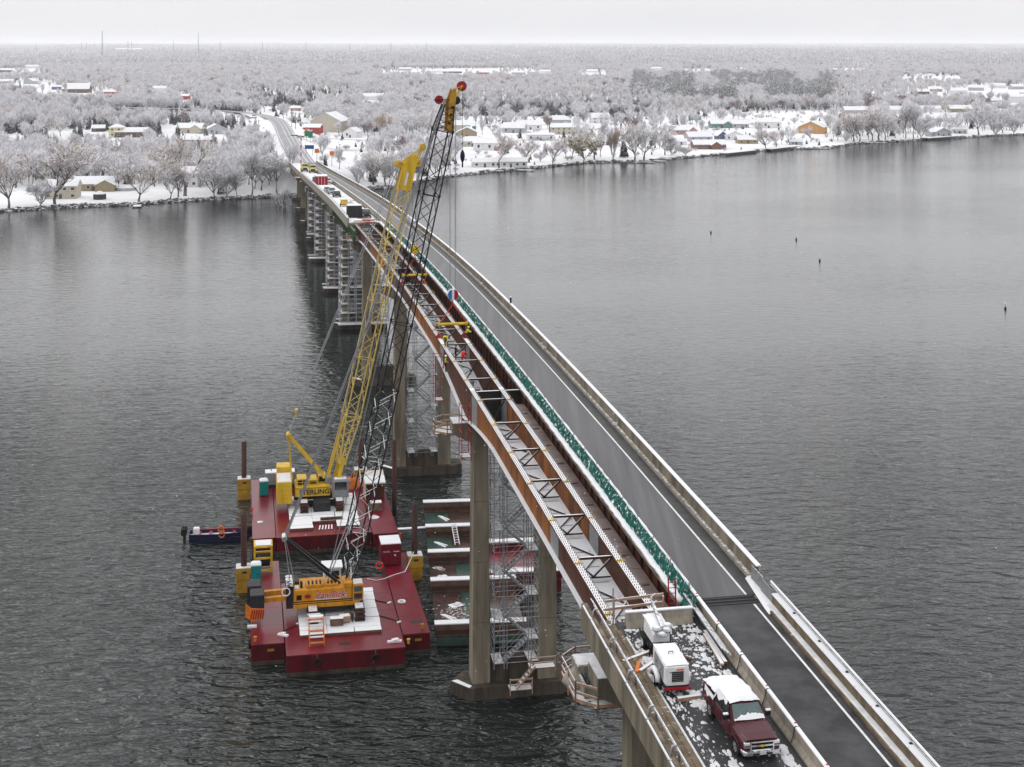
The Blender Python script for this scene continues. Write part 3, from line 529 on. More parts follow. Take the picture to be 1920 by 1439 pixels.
house(1762, 228, 19, 10, 3.2, 2.2, 2, 'yellow', 'pale yellow bungalow behind the sea wall house', nwin=4)
house(1762, 256, 12, 11, 3.8, 2.6, 12, 'grey', 'grey house with a gabled veranda on the sea wall', ridge='y', wing=(-5, 1, 7, 8), nwin=3)
house(1797, 250, 11, 9, 3.4, 2.2, -6, 'white', 'white cottage right of the sea wall house', nwin=3, porch=True)
house(1862, 195, 17, 11, 4, 3, 6, 'grey', 'grey house below the broad pine at the right', nwin=0, door=False, hip=True)
house(1878, 203, 18, 11, 3.6, 2.4, 0, 'brown', 'brown bungalow near the right edge', nwin=4)
house(1908, 192, 20, 12, 6.4, 2.6, -4, 'white', 'white two-storey house at the right edge', nwin=5, storeys=2)
for i, (px, py, w, c, t) in enumerate([(1830, 170, 20, 'grey', 'grey roofed house upper right, left of three'), (1795, 176, 24, 'white', 'long white house upper right'), (1752, 173, 18, 'tan', 'tan house upper right behind thin trees'), (1870, 166, 20, 'white', 'white house upper right, right of three'), (1905, 168, 18, 'grey', 'grey house at the upper right edge'), (1730, 178, 16, 'brown', 'brown house behind the tall trees'), (816, 137, 26, 'white', 'white hall in the clearing behind the black boom, left'), (848, 138, 40, 'brown', 'wide white-roofed hall in the distant clearing'), (905, 140, 24, 'red', 'reddish sheds in the distant clearing'), (972, 140, 26, 'grey', 'gabled house right in the distant clearing'), (1022, 138, 22, 'white', 'white house right of the distant clearing'), (1110, 137, 24, 'white', 'white house alone in the far woods'), (1388, 133, 20, 'grey', 'grey house above the pine wood'), (700, 188, 24, 'white', 'white-roofed house deep in the woods beyond the yellow boom'), (480, 118, 40, 'white', 'pale shed in the far field above the road bend'), (600, 117, 60, 'white', 'long pale building in the far field'), (760, 133, 26, 'grey', 'grey house left of the distant clearing'), (1230, 132, 24, 'white', 'white house above the conifer wood'), (1680, 118, 50, 'white', 'pale works shed on the right skyline'), (300, 172, 18, 'white', 'white house right of the red one in the left woods')]):
    house(px, py, w, 11, 4.5, 3.2, (i*37) % 30-15, c, t, nwin=0, door=False)
# gazebo and covered pool on the left bank
X, Y, z = ground(187, 374); HOUSES.append((X, Y, 4)); r = thing('gazebo', 'dark round gazebo with a snowy roof on the left bank', 'gazebo', (X, Y, z))
b = MB(); b.cyl((0, 0, 0), (0, 0, 2.3), 2.6, 8); b.build('screen_wall', WM['dark'], r); b = MB(); b.cyl((0, 0, 2.3), (0, 0, 3.4), 3.1, 8, r2=.5); b.build('roof', snow, r)
for k in range(8): a = k*math.pi/4; MB().cyl((2.62*math.cos(a), 2.62*math.sin(a), 0), (2.62*math.cos(a), 2.62*math.sin(a), 2.35), .09, 4).build('post', WM['brown'], r)
X, Y, z = ground(236, 357); HOUSES.append((X, Y, 7)); r = thing('covered_pool', 'round above-ground pool with snow on its cover', 'pool', (X, Y, z)); MB().cyl((0, 0, 0), (0, 0, 1.3), 4.6, 18).build('wall', WM['grey'], r); MB().cyl((0, 0, 1.3), (0, 0, 1.5), 4.7, 18, r2=4.3).build('cover', snow, r)

# ---------------- woodland
PATCH = [(140, 249, 62, 5), (335, 247, 42, 11), (22, 258, 26, 5), (92, 173, 26, 4), (168, 174, 40, 4), (40, 133, 42, 4), (60, 158, 40, 3), (50, 101, 55, 2.0), (150, 102, 34, 1.6), (480, 115, 75, 1.8), (592, 113, 34, 2.2), (860, 134, 150, 4.5), (1110, 138, 30, 2), (690, 282, 60, 6), (640, 268, 50, 5), (560, 243, 50, 12), (480, 234, 26, 12), (430, 256, 30, 7), (700, 189, 22, 2), (1500, 212, 90, 5), (1870, 170, 70, 5), (1745, 146, 60, 2.5), (530, 205, 62, 5), (640, 300, 20, 10), (300, 98, 40, 1.2), (1590, 129, 40, 1.6), (1310, 132, 30, 1.5)]
wr = random.Random(23)
def density(px, py, d):
    for cx, cy, rx, ry in PATCH:
        if ((px-cx)/rx)**2+((py-cy)/ry)**2 < 1: return .03
    if px < 335 and py > 348: return .0
    if px < 560: return 1. if py > 292 else .95
    if px < 840: return .12 if 255 < py < 293 else (.75 if py > 293 else .92)
    if px < 1240: return .10 if py > 219 else 1.
    if px < 1560: return .09 if py > 209 else 1.
    if d < 35: return .16
    return .40 if py > 205 else (.55 if py > 165 else .9)
def kind_at(px, py):
    q = wr.random(); c = math.sin(px*.021+py*.05)*math.sin(px*.047-py*.03+1)
    if px < 560 and 205 < py < 318 and c > -.12: return 'conifer' if q < .34 else ('darkconifer' if q < .72 else 'frost')
    if 470 < px < 660 and 174 < py < 206: return 'conifer' if q < .38 else ('darkconifer' if q < .76 else 'frost')
    if 840 < px < 1245 and 194 < py < 221: return 'conifer' if q < .85 else 'frost'
    if 1185 < px < 1570 and 150 < py < 205 and c > -.35: return 'pine' if q < (.30 if c > .05 else .2) else ('rust' if q < .42 else ('frost' if q < .85 else 'limb2'))
    if q < .42: return 'frost'
    if q < .66: return 'limb2'
    if q < .75: return 'slim'
    if q < .82: return 'limb'
    if q < .845: return 'rust'
    if q < .92: return 'conifer'
    if q < .95: return 'darkconifer'
    return 'bush'
HA = np.array([h[:2] for h in HOUSES]); HR = np.array([h[2] for h in HOUSES])
cand = []
Y = 545.
while Y < 3600:
    st = 7.0 if Y < 1500 else 12.5
    for X in np.arange(-.43*Y, .43*Y, st):
        x, y = X+wr.uniform(-.5, .5)*st, Y+wr.uniform(-.5, .5)*st; cand.append((x, y))
    Y += st
cand = np.array(cand); cd = cand[:, 1]-ysh(cand[:, 0]/cand[:, 1]); keep = cd > 6; cand, cd = cand[keep], cd[keep]
ch = land_h(cand[:, 0], cand[:, 1]); rd, _ = road_dist(cand[:, 0], cand[:, 1]); px_ = 960+FPX*cand[:, 0]/cand[:, 1]; py_ = HORIZON+FPX*(CAMZ-ch)/cand[:, 1]
for a, b in zip(ROAD, ROAD[1:]):       # keep the approach road in view
    for k in range(6): q = [a[j]+(b[j]-a[j])*k/6 for j in range(3)]; SIGHT.append((960+FPX*q[0]/q[1], HORIZON+FPX*(CAMZ-q[2])/q[1], 6.5*FPX/q[1], q[1]-12))
near, far = [], []; SG = np.array(SIGHT)
for i in range(len(cand)):
    X, Y = cand[i]
    if rd[i] < (10 if Y < 900 else 11): continue
    if (Y < 1400 or wr.random() < .5) and np.any(np.hypot(HA[:, 0]-X, HA[:, 1]-Y) < HR): continue
    dn = density(px_[i], py_[i], cd[i]); q0 = wr.random(); low = py_[i] > 205 and px_[i] > 330 and dn < .15 and q0 < .24
    if q0 > dn and not low: continue
    k = kind_at(px_[i], py_[i]); h = {'conifer': wr.uniform(5, 10), 'darkconifer': wr.uniform(7, 13), 'pine': wr.uniform(14, 21), 'bush': wr.uniform(3, 6)}.get(k, wr.uniform(8.5, 14.5))
    if 840 < px_[i] < 1245 and k == 'conifer': h = wr.uniform(6, 9)
    if low and q0 > dn: k = 'bush' if wr.random() < .7 else 'conifer'; h = wr.uniform(1.2, 3.2) if k == 'bush' else wr.uniform(2, 4.2); near.append((X, Y, ch[i], k, h)); continue
    # nothing tall grows just this side of a house or a snowy clearing that the photograph shows
    top = py_[i]-h*FPX/Y; cr = 3.2*FPX/Y
    if np.any((SG[:, 3] > Y) & (np.abs(SG[:, 0]-px_[i]) < SG[:, 2]+cr*.6) & (top < SG[:, 1])) and wr.random() < (.93 if Y < 1500 else .97):
        if wr.random() < .6: continue
        k = 'bush'; h = max(1.5, (py_[i]-np.min(SG[(SG[:, 3] > Y) & (np.abs(SG[:, 0]-px_[i]) < SG[:, 2]+cr), 1]))*-Y/FPX) if False else 2.2
    jx = px_[i]+wr.gauss(0, 4); ragged = wr.random() < .12
    if not ragged and any(abs(jx-cx) < rx and top < cy+ry*.75*math.sqrt(1-((jx-cx)/rx)**2)*(.6+.5*math.sin(jx*.19+cy)) and py_[i] > cy-ry*math.sqrt(1-((jx-cx)/rx)**2) for cx, cy, rx, ry in PATCH): continue
    (near if Y < 1500 else far).append((X, Y, ch[i], k, h))
near.sort(key=lambda q: -q[4]/q[1])
room = 296-NTREES[0]; solo, mass = near[:room], near[room:]
for X, Y, z, k, h in solo:
    px = 960+FPX*X/Y; side = 'left of the approach road' if px < 545 else ('between the bridge and the black boom' if px < 840 else 'on the right bank')
    py = HORIZON+FPX*(CAMZ-z)/Y; row = 'low by the water ' if py > 340 else ('on the lower slope ' if py > 318 else ('half way up the slope ' if py > 296 else 'high on the slope '))
    if px < 545: place = next(w for lim, w in ((60, 'at the left picture edge'), (130, 'above the beige house'), (200, 'above the tan house'), (265, 'above the small jetty'), (340, 'left of the white house'), (400, 'behind the white house'), (470, 'right of the white house'), (600, 'next to the bridge end')) if px < lim)
    elif px < 840: place = 'just right of the bridge end' if px < 640 else ('left of the yellow boom tip' if px < 750 else 'between the boom tips')
    else: place = 'on the right bank'
    tree(k, X, Y, h, SPEC[k][2]+(' shrub ' if k == 'bush' else ' tree ')+row+place, 'woodland trees '+side, z=z-.1)
def joined(k, q, light):
    fn, ms, w = SPEC[k]
    if light and k in ('frost', 'limb2', 'slim', 'limb', 'rust', 'bush', 'olive', 'tan'):
        T, C = decid(900+q*17+len(k), frost={'frost': .74, 'limb2': .55, 'slim': .7, 'limb': .45, 'rust': .5, 'bush': .8}.get(k, .6), ntw=520, tw=.0085, tl=.1, spread=.16 if k == 'slim' else .27, upright=.95 if k == 'slim' else .8, low=.25)
    else: T, C = fn(500+q*13)
    b = MB(); b.add(C.v, [], 0); b.f = list(C.f); b.m = list(C.m); b.add(T.v, T.f, len(ms)); return mesh_of(b, 'wood_'+k, list(ms)+[bark])
def scatter(name, label, pts, srcs, cat='woods'):
    """pts: (x, y, z, source index, rotation, (sx, sy, sz)); one object that shows a mass of trees"""
    coll = bpy.data.collections.new(name+'_kinds')
    for i, m_ in enumerate(srcs): coll.objects.link(bpy.data.objects.new('%s_kind_%02d' % (name, i), m_))
    me = bpy.data.meshes.new(name); me.from_pydata([p[:3] for p in pts], [], [])
    a = me.attributes.new('idx', 'INT', 'POINT'); a.data.foreach_set('value', [p[3] for p in pts])
    a = me.attributes.new('rotv', 'FLOAT_VECTOR', 'POINT'); a.data.foreach_set('vector', [c for p in pts for c in (0, 0, p[4])])
    a = me.attributes.new('scl', 'FLOAT_VECTOR', 'POINT'); a.data.foreach_set('vector', [c for p in pts for c in p[5]])
    o = bpy.data.objects.new(name, me); COL.objects.link(o)
    ng = bpy.data.node_groups.new(name, 'GeometryNodeTree'); ng.interface.new_socket('Geometry', in_out='INPUT', socket_type='NodeSocketGeometry'); ng.interface.new_socket('Geometry', in_out='OUTPUT', socket_type='NodeSocketGeometry')
    N, L = ng.nodes, ng.links; gi, go = N.new('NodeGroupInput'), N.new('NodeGroupOutput'); ip = N.new('GeometryNodeInstanceOnPoints'); ci = N.new('GeometryNodeCollectionInfo')
    ci.inputs['Collection'].default_value = coll; ci.inputs['Separate Children'].default_value = True; ci.inputs['Reset Children'].default_value = True; ip.inputs['Pick Instance'].default_value = True
    def attr(nm, ty): q = N.new('GeometryNodeInputNamedAttribute'); q.data_type = ty; q.inputs['Name'].default_value = nm; return q.outputs[0]
    L.new(gi.outputs[0], ip.inputs['Points']); L.new(ci.outputs[0], ip.inputs['Instance']); L.new(attr('idx', 'INT'), ip.inputs['Instance Index'])
    er = N.new('FunctionNodeEulerToRotation'); L.new(attr('rotv', 'FLOAT_VECTOR'), er.inputs[0]); L.new(er.outputs[0], ip.inputs['Rotation']); L.new(attr('scl', 'FLOAT_VECTOR'), ip.inputs['Scale']); L.new(ip.outputs[0], go.inputs[0])
    md = o.modifiers.new('scatter', 'NODES'); md.node_group = ng
    return tag(o, label, cat, kind='stuff')
def wood_of(name, label, lst, light):
    ks = sorted(set(q[3] for q in lst)); srcs, ix, zc = [], {}, {}
    for k in ks:
        ix[k] = []
        for q in range(2): ix[k].append(len(srcs)); m_ = joined(k, q, light); zs = sorted(v.co.z for v in m_.vertices); zc[len(srcs)] = zs[int(len(zs)*.98)]; srcs.append(m_)
    pts = []
    for X, Y, z, k, h in lst:
        i = wr.choice(ix[k]); s = h/zc[i]; w_ = s*wr.uniform(.9, 1.25); pts.append((X, Y, z-.1, i, wr.uniform(0, 6.28), (w_, w_, s)))
    scatter(name, label, pts, srcs)
wood_of('woods', 'snowy mixed woods behind the far shore', mass, False)
wood_of('distant_woods', 'hazy frosted woods in the distance', far, True)
# the farthest woods: groves as wide as they are far apart
def grove(seed, dark):
    r = random.Random(seed); b = MB()
    for i in range(520):
        x, y = r.uniform(-.8, .8), r.uniform(-.8, .8); h = r.uniform(7, 13); z0 = r.uniform(0, h*.75); w = .03*r.uniform(.5, 1.4); L = h*.35
        a = r.uniform(0, 3.14); dx, dy = math.cos(a)*w, math.sin(a)*w; ox, oy = r.gauss(0, .03), r.gauss(0, .03)
        q = r.random(); m = 0 if q < .5-dark*.2 else (1 if q < .92 else 2)
        b.add([(x-dx, y-dy, z0), (x+dx, y+dy, z0), (x+dx*.5+ox, y+dy*.5+oy, z0+L), (x-dx*.5+ox, y-dy*.5+oy, z0+L)], [(0, 1, 2, 3)], m)
    return mesh_of(b, 'grove', [twig_frost, twig_grey, needle if dark else bark])
pts = []; Y = 3550.
while Y < 30000:
    st = .0085*Y
    for X in np.arange(-.43*Y, .43*Y, st):
        x, y = X+wr.uniform(-.5, .5)*st, Y+wr.uniform(-.5, .5)*st; h = float(land_h(x, y)); px = 960+FPX*x/y; py = HORIZON+FPX*(CAMZ-h)/y
        if any(((px-cx)/rx)**2+((py-cy)/ry)**2 < 1 for cx, cy, rx, ry in PATCH) or wr.random() < .06: continue
        pts.append((x, y, h, wr.randint(0, 3), wr.uniform(0, 6.28), (st*.8, st*.8, wr.uniform(.85, 1.3))))
    Y += st
scatter('horizon_woods', 'grey band of woods along the horizon', pts, [grove(1, 0), grove(2, 0), grove(3, 1), grove(4, .5)])
# stones along the waterline
def stone(seed):
    r = random.Random(seed); b = MB(); vs = []
    for z, rr in ((-.3, .8), (.15, 1.), (.55, .7), (.75, .25)):
        vs += [(rr*math.cos(k*1.047)*r.uniform(.75, 1.2), rr*math.sin(k*1.047)*r.uniform(.75, 1.2), z*r.uniform(.8, 1.2)) for k in range(6)]
    fs = [(i*6+k, i*6+(k+1) % 6, i*6+6+(k+1) % 6, i*6+6+k) for i in range(3) for k in range(6)]+[tuple(range(18, 24))]
    b.add(vs, fs); return mesh_of(b, 'stone', [rock])
pts = []
for u in np.arange(-.42, .42, .0006):
    for q in range(2):
        Yq = float(ysh(u))+wr.uniform(-.8, 2.4); s = wr.uniform(.3, 1.0) if wr.random() < .85 else wr.uniform(1., 1.7); X = u*Yq
        pts.append((X, Yq, max(-.15, float(land_h(X, Yq))-.1), wr.randint(0, 2), wr.uniform(0, 6.28), (s, s, s*.75)))
scatter('shore_stones', 'dark snow-capped stones along the far waterline', pts, [stone(1), stone(2), stone(3)], 'stones')

# ---------------- small things on the far shore
def dock(px, py, L, w, rz, label):
    Y = FPX*(CAMZ-.6)/(py-HORIZON); X = (px-960)/FPX*Y; r = thing('dock', label, 'dock', (X, Y, 0), math.radians(rz), 'docks along the far shore')
    k = int(L/1.2)
    for i in range(k): MB().box(-w/2, w/2, -L/2+i*L/k+.03, -L/2+(i+1)*L/k-.03, .5, .68).build('plank', snow, r)
    for sy in (-.45, 0, .45):
        for sx in (-1, 1): MB().cyl((sx*w*.45, sy*L, -1), (sx*w*.45, sy*L, .95), .12, 6).build('post', WM['dark'], r)
dock(257, 386, 6, 3.4, 12, 'small snowy jetty on the left bank'); dock(925, 320, 11, 2.4, 62, 'snowy dock before the white bungalow'); dock(985, 319, 9, 3, 80, 'dark dock end right of the white bungalow'); dock(1218, 301, 20, 3, 58, 'long slanting dock left of three on the right bank'); dock(1208, 304, 12, 2.6, 66, 'short dock below the long slanting one'); dock(1243, 298, 10, 3, 60, 'third of the docks on the right bank'); dock(1527, 278, 20, 2.4, 86, 'narrow dock right of the boathouse'); dock(1642, 268, 15, 2.6, 84, 'dock under the dark clump')
def seawall(x0, y0, x1, y1, label):
    r = None; A = [((x-960)/FPX*FPX*(CAMZ-.3)/(y-HORIZON), FPX*(CAMZ-.3)/(y-HORIZON)) for x, y in ((x0, y0), (x1, y1))]
    L = math.hypot(A[1][0]-A[0][0], A[1][1]-A[0][1]); ang = math.atan2(A[1][1]-A[0][1], A[1][0]-A[0][0]); r = thing('sea_wall', label, 'sea wall', (A[0][0], A[0][1], 0), ang, 'timber sea walls')
    k = int(L/2.4)
    for i in range(k): MB().box(i*L/k+.04, (i+1)*L/k-.04, -.3, .2, -.8, 1.5).build('sheet_panel', WM['dark'], r)
    MB().box(0, L, -.4, 6, 1.5, 1.75).build('snow_cap', snow, r)
seawall(1362, 292, 1418, 286, 'timber sea wall below the brick bungalow'); seawall(1446, 284, 1506, 277, 'long dark sea wall under the boathouse'); seawall(1740, 263, 1808, 258, 'dark sea wall below the grey veranda house')
def pole(px, py, h, label, arm=True):
    X, Y, z = ground(px, py); r = thing('utility_pole', label, 'pole', (X, Y, z), .3, 'utility poles beside the approach road'); MB().cyl((0, 0, 0), (0, 0, h), .2, 6, r2=.14).build('post', WM['dark'], r)
    if arm: MB().box(-1.3, 1.3, -.08, .08, h-1, h-.8).build('crossarm', WM['dark'], r)
pole(485, 264, 13, 'utility pole left of the approach road, the nearer'); pole(480, 236, 13, 'utility pole left of the approach road, the farther'); pole(554, 242, 11, 'thick pole at the road fork'); pole(547, 238, 12, 'thin pole at the road fork', False); pole(436, 244, 12, 'pole by the field left of the road'); pole(445, 243, 10, 'second pole by the field left of the road', False); pole(561, 226, 10, 'pole with a black arm beyond the road bend')
def mast(px, ytop, Y, label, w=3.):
    X = (px-960)/FPX*Y; z = float(land_h(X, Y)); h = CAMZ-(ytop-HORIZON)*Y/FPX-z; r = thing('radio_mast', label, 'mast', (X, Y, z), 0, 'masts on the horizon'); t = MB()
    for sx, sy in ((-1, -1), (1, -1), (0, 1)): t.tube([(sx*w, sy*w, 0), (sx*w*.25, sy*w*.25, h)], .35, 4)
    t.build('legs', mid_grey, r); t = MB(); k = 10
    for i in range(k):
        f0, f1 = 1-.75*i/k, 1-.75*(i+1)/k; t.bar((-w*f0, -w*f0, h*i/k), (w*f1, -w*f1, h*(i+1)/k), .4); t.bar((w*f0, -w*f0, h*i/k), (0, w*f1, h*(i+1)/k), .4); t.bar((0, w*f0, h*i/k), (-w*f1, -w*f1, h*(i+1)/k), .4)
    t.build('lattice', mid_grey, r)
mast(192, 58, 5200, 'tall lattice radio mast on the left skyline'); mast(372, 60, 6500, 'thin radio mast right of the tallest one', 1.6)
for i, (px, yt) in enumerate([(68, 82), (153, 80), (162, 80), (240, 77), (247, 78), (325, 76), (413, 78), (492, 78), (574, 78), (656, 80), (733, 79), (800, 80)]):
    mast(px, yt, 7800, 'pylon number %s along the skyline from the left' % ['one', 'two', 'three', 'four', 'five', 'six', 'seven', 'eight', 'nine', 'ten', 'eleven', 'twelve'][i], 2.2)
def board(px, py, w, h, hz, m, label, name='road_sign', txt=None, legs=2):
    X, Y, z = ground(px, py); r = thing(name, label, 'sign', (X, Y, z), -.1, 'signs beside the approach road'); MB().box(-w/2, w/2, -.06, .06, hz, hz+h).build('panel', m, r)
    for k in range(legs): x = 0 if legs == 1 else (-1+2*k)*w*.35; MB().box(x-.08, x+.08, .07, .2, 0, hz+h*.8).build('post', mid_grey, r)
    if txt: text_part('lettering', txt, h*.45, white_paint, r, (0, -.09, hz+h*.5), (math.pi/2, 0, 0))
sign_green = mat('green_sign', (.02, .17, .10), (.015, .14, .085), rough=.5, scale=1); sign_blue = mat('blue_sign', (.02, .07, .25), (.02, .06, .2), rough=.5, scale=1)
board(580, 292, 4.6, 1.9, 3.2, sign_blue, 'blue road sign beside the bridge end', legs=2); board(594, 312, 1.9, 1.9, 5, orange_paint, 'orange diamond sign right of the bridge end, the nearer', legs=1); board(622, 312, 2.0, 1.9, 5, orange_paint, 'orange sign among shrubs right of the bridge end', legs=1); board(575, 266, 2.6, 3.2, 3, sign_green, 'green sign left of a pair at the road fork', legs=1); board(582, 268, 2.8, 3.4, 3, sign_green, 'green sign right of a pair at the road fork', legs=1); board(574, 258, 1.6, 2.4, 3, orange_paint, 'small orange sign behind the green pair', legs=1); board(1303, 231, 10.5, 3.4, 2.4, sign_green, 'green billboard on the right bank', name='billboard'); board(889, 250, 2.6, 2.6, 2.4, teal, 'small teal sign near the hip-roofed bungalow', legs=1)
# buoys
for i, (px, py, t) in enumerate([(1333, 437, 'dark spar buoy, leftmost of the four on the open water'), (1493, 450, 'spar buoy second from the left on the open water'), (1537, 490, 'spar buoy third from the left on the open water'), (1885, 580, 'spar buoy near the right picture edge')]):
    Y = FPX*CAMZ/(py-HORIZON); r = thing('buoy', t, 'buoy', ((px-960)/FPX*Y, Y, 0), 0, 'buoys on the open water'); MB().cyl((0, 0, -.4), (0, 0, .45), .28, 10).build('float', black, r, True); MB().cyl((0, 0, .55), (0, 0, 1.7), .16, 8, r2=.12).build('spar', white_paint, r, True)

# ------------------------------------------------------------------ the bridge
STEEL0, STEEL1, JOINT, SEND = 89.2, 289., 90.8, 656.
bridge = thing('bridge', 'long concrete road bridge crossing the water, one lane open beside the new steel', 'bridge', (BX, 0, 0), ANG)
def bs(name, prof, a, b, m, step=4., parent=bridge, tf=None):   # a part of constant cross-section
    q = MB(); q.sweep(prof, SS(a, b, step), ED, tf); return q.build(name, m, parent)
def rect(t0, t1, z0, z1): return [(t0, z0), (t1, z0), (t1, z1), (t0, z1)]
bs('deck_slab', rect(-9.2, 3.1, -.5, -.06), -25, 89.0, concrete)
bs('work_zone_asphalt', rect(-7.62, -2.62, -.055, 0), -25, 89.0, asphalt_work)
bs('lane_asphalt', rect(-2.6, 1.98, -.055, 0), -25, 90.2, asphalt)
bs('edge_line', rect(1.46, 1.60, .001, .006), -25, 90.1, paint_white); bs('edge_line', rect(-7.5, -7.38, .001, .006), -25, 87, paint_white)
for a, b, c, d in ((71, 71.06, -2, 1.45), (64, 64.05, -2, 1.45)): bs('crack', rect(c, d, .001, .004), a, b, black)
# left footway, parapet and pipe rails
bs('kerb', rect(-7.95, -7.64, -.055, .2), -25, 87.5, concrete_brown); bs('footway', rect(-8.93, -7.96, -.055, .17), -25, 89, concrete_brown)
bs('parapet', [(-9.3, -1.0), (-8.95, -1.0), (-8.95, .62), (-9.3, .62)], -25, 90.6, concrete)
rl = bs('outer_pipe_rail', rect(-9.36, -9.28, .66, .75), -25, 90, snow)
for s in np.arange(-20, 90, 4.0): MB().box(-9.39, -9.25, s, s+.14, ED(s)+.6, ED(s)+.78).build('coupling', galv, rl)
def rail_tube(t, dz, a, b, r, m, name='rail', parent=bridge):
    q = MB(); q.tube([(t, s, ED(s)+dz) for s in SS(a, b, 4)], r, 6); return q.build(name, m, parent)
lr = rail_tube(-8.80, 1.02, -25, 90.2, .045, galv); rail_tube(-8.68, .86, -25, 90.2, .04, galv); rail_tube(-8.62, .60, -25, 90.2, .035, galv_dark)
for s in np.arange(-18.2, 91, 3.95):
    q = MB(); z = ED(s); q.tube([(-9.05, s, z+.6), (-9.1, s, z+.95), (-9.0, s, z+1.12), (-8.85, s, z+1.12), (-8.7, s, z+.95), (-8.66, s, z+.3)], .05, 6); q.build('rail_hoop', galv, lr, True)
# right kerb, parapet and rails of the near spans
bs('kerb', rect(1.99, 2.12, -.055, .19), -25, 88.6, concrete_brown); bs('footway', rect(2.12, 2.5, -.055, .185), -25, 89.5, snow_thin)
bs('parapet', rect(2.5, 2.86, -.9, .74), -25, 89.6, concrete_brown); bs('parapet_snow', [(2.47, .745), (2.88, .745), (2.85, .80), (2.5, .80)], -25, 89.6, snow)
rr_ = rail_tube(2.78, 1.16, -25, 90.5, .07, snow); rail_tube(2.74, .99, -25, 90.5, .045, galv)
for s in np.arange(-16, 90, 3.8): q = MB(); z = ED(s); q.box(2.68, 2.86, s-.06, s+.06, z+.79, z+.86); q.bar((2.84, s, z+.8), (2.78, s, z+1.14), .09, .05); q.build('rail_post', dark_grey, rr_)
for s in np.arange(-15, 90, 2.1): MB().cyl((2.49, s, ED(s)+.6), (2.49, s, ED(s)+.82), .015, 4).build('drip_stub', galv_dark, rr_)
# transition to the refurbished part: guard plates and tapering kerb
bs('guard_plate', [(2.5, .02), (2.55, .02), (2.62, .92), (2.56, .92)], 89.7, 91.6, mid_grey); bs('guard_plate', [(2.58, .02), (2.63, .02), (2.70, .97), (2.65, .97)], 91.6, 93.6, galv_dark)
bs('snow_drift', [(1.9, .005), (2.6, .005), (2.6, .2), (2.1, .16)], 88.5, 94, snow, 1., tf=lambda s: max(0, (s-89))*.09)
for s in (90.3, 90.75, 91.2): bs('expansion_joint', rect(-2.45, 1.95, -.05, .012), s, s+.18, dark_grey, .2)
bs('joint_gap', rect(-2.45, 1.95, -.05, -.012), 90.2, 91.5, black, .5)
# refurbished right half with the open lane
bs('deck_slab', rect(-3.0, 3.1, -.34, -.06), 91.0, SEND, concrete); bs('lane_asphalt', rect(-2.25, 1.46, -.055, 0), 91.5, SEND, asphalt_lane)
bs('edge_line', rect(1.465, 1.60, -.05, .004), 91.6, SEND, paint_white); bs('shoulder', rect(1.605, 2.52, -.055, -.002), 91.5, SEND, shoulder)
bs('kerb', rect(2.52, 2.78, -.055, .26), 94, SEND, concrete_pale); bs('parapet', [(2.78, -.6), (3.12, -.6), (3.12, 1.02), (2.86, 1.02)], 93.6, SEND, concrete); bs('parapet_snow', [(2.82, 1.025), (3.16, 1.025), (3.12, 1.1), (2.87, 1.1)], 93.2, SEND, snow)
rs2 = random.Random(5)
q = MB(); ss_ = SS(91.2, 291, .7); q.sweep([(-3.04, -.05), (-2.2, -.05), (-2.2, .05), (-2.6, .11), (-3.0, .07)], ss_, ED)
q.v = [(x+rs2.uniform(-.05, .05) if x < -2.9 else x, y, z+(rs2.uniform(-.02, .05) if i % 5 > 1 else 0)) for i, (x, y, z) in enumerate(q.v)]; q.build('snow_bank', snow, bridge, True)
for s in (128.0, 158, 160, 200): q = MB(); q.box(2.4, 3.0, s, s+.1, ED(s)+.2, ED(s)+.42); q.build('drain_block', snow, bridge)
def DEPTH(s): return 1.95+1.75*max(0, 1-abs(s-147)/(17 if s < 147 else 22))**1.5+.5*max(0, 1-abs(s-222)/14)**1.5+.3*max(0, 1-abs(s-281)/12)**1.5
for tt, nm in ((-2.72, 'old_girder'), (1.9, 'old_girder')):
    q = MB(); S = SS(91.2, 289, 3.)
    for a, b in zip(S, S[1:]):
        q.hexa([(tt-.03, a, ED(a)-.34-DEPTH(a)), (tt+.03, a, ED(a)-.34-DEPTH(a)), (tt+.03, b, ED(b)-.34-DEPTH(b)), (tt-.03, b, ED(b)-.34-DEPTH(b)), (tt-.03, a, ED(a)-.345), (tt+.03, a, ED(a)-.345), (tt+.03, b, ED(b)-.345), (tt-.03, b, ED(b)-.345)])
        q.hexa([(tt-.3, a, ED(a)-.42-DEPTH(a)), (tt+.3, a, ED(a)-.42-DEPTH(a)), (tt+.3, b, ED(b)-.42-DEPTH(b)), (tt-.3, b, ED(b)-.42-DEPTH(b)), (tt-.3, a, ED(a)-.345-DEPTH(a)), (tt+.3, a, ED(a)-.345-DEPTH(a)), (tt+.3, b, ED(b)-.345-DEPTH(b)), (tt-.3, b, ED(b)-.345-DEPTH(b))])
    q.build(nm, rust_dark, bridge)
for s in np.arange(94, 289, 2.03): d = DEPTH(s); MB().box(-2.93, -2.755, s, s+.03, ED(s)-.36-d, ED(s)-.36).build('web_stiffener', rust_dark, bridge)
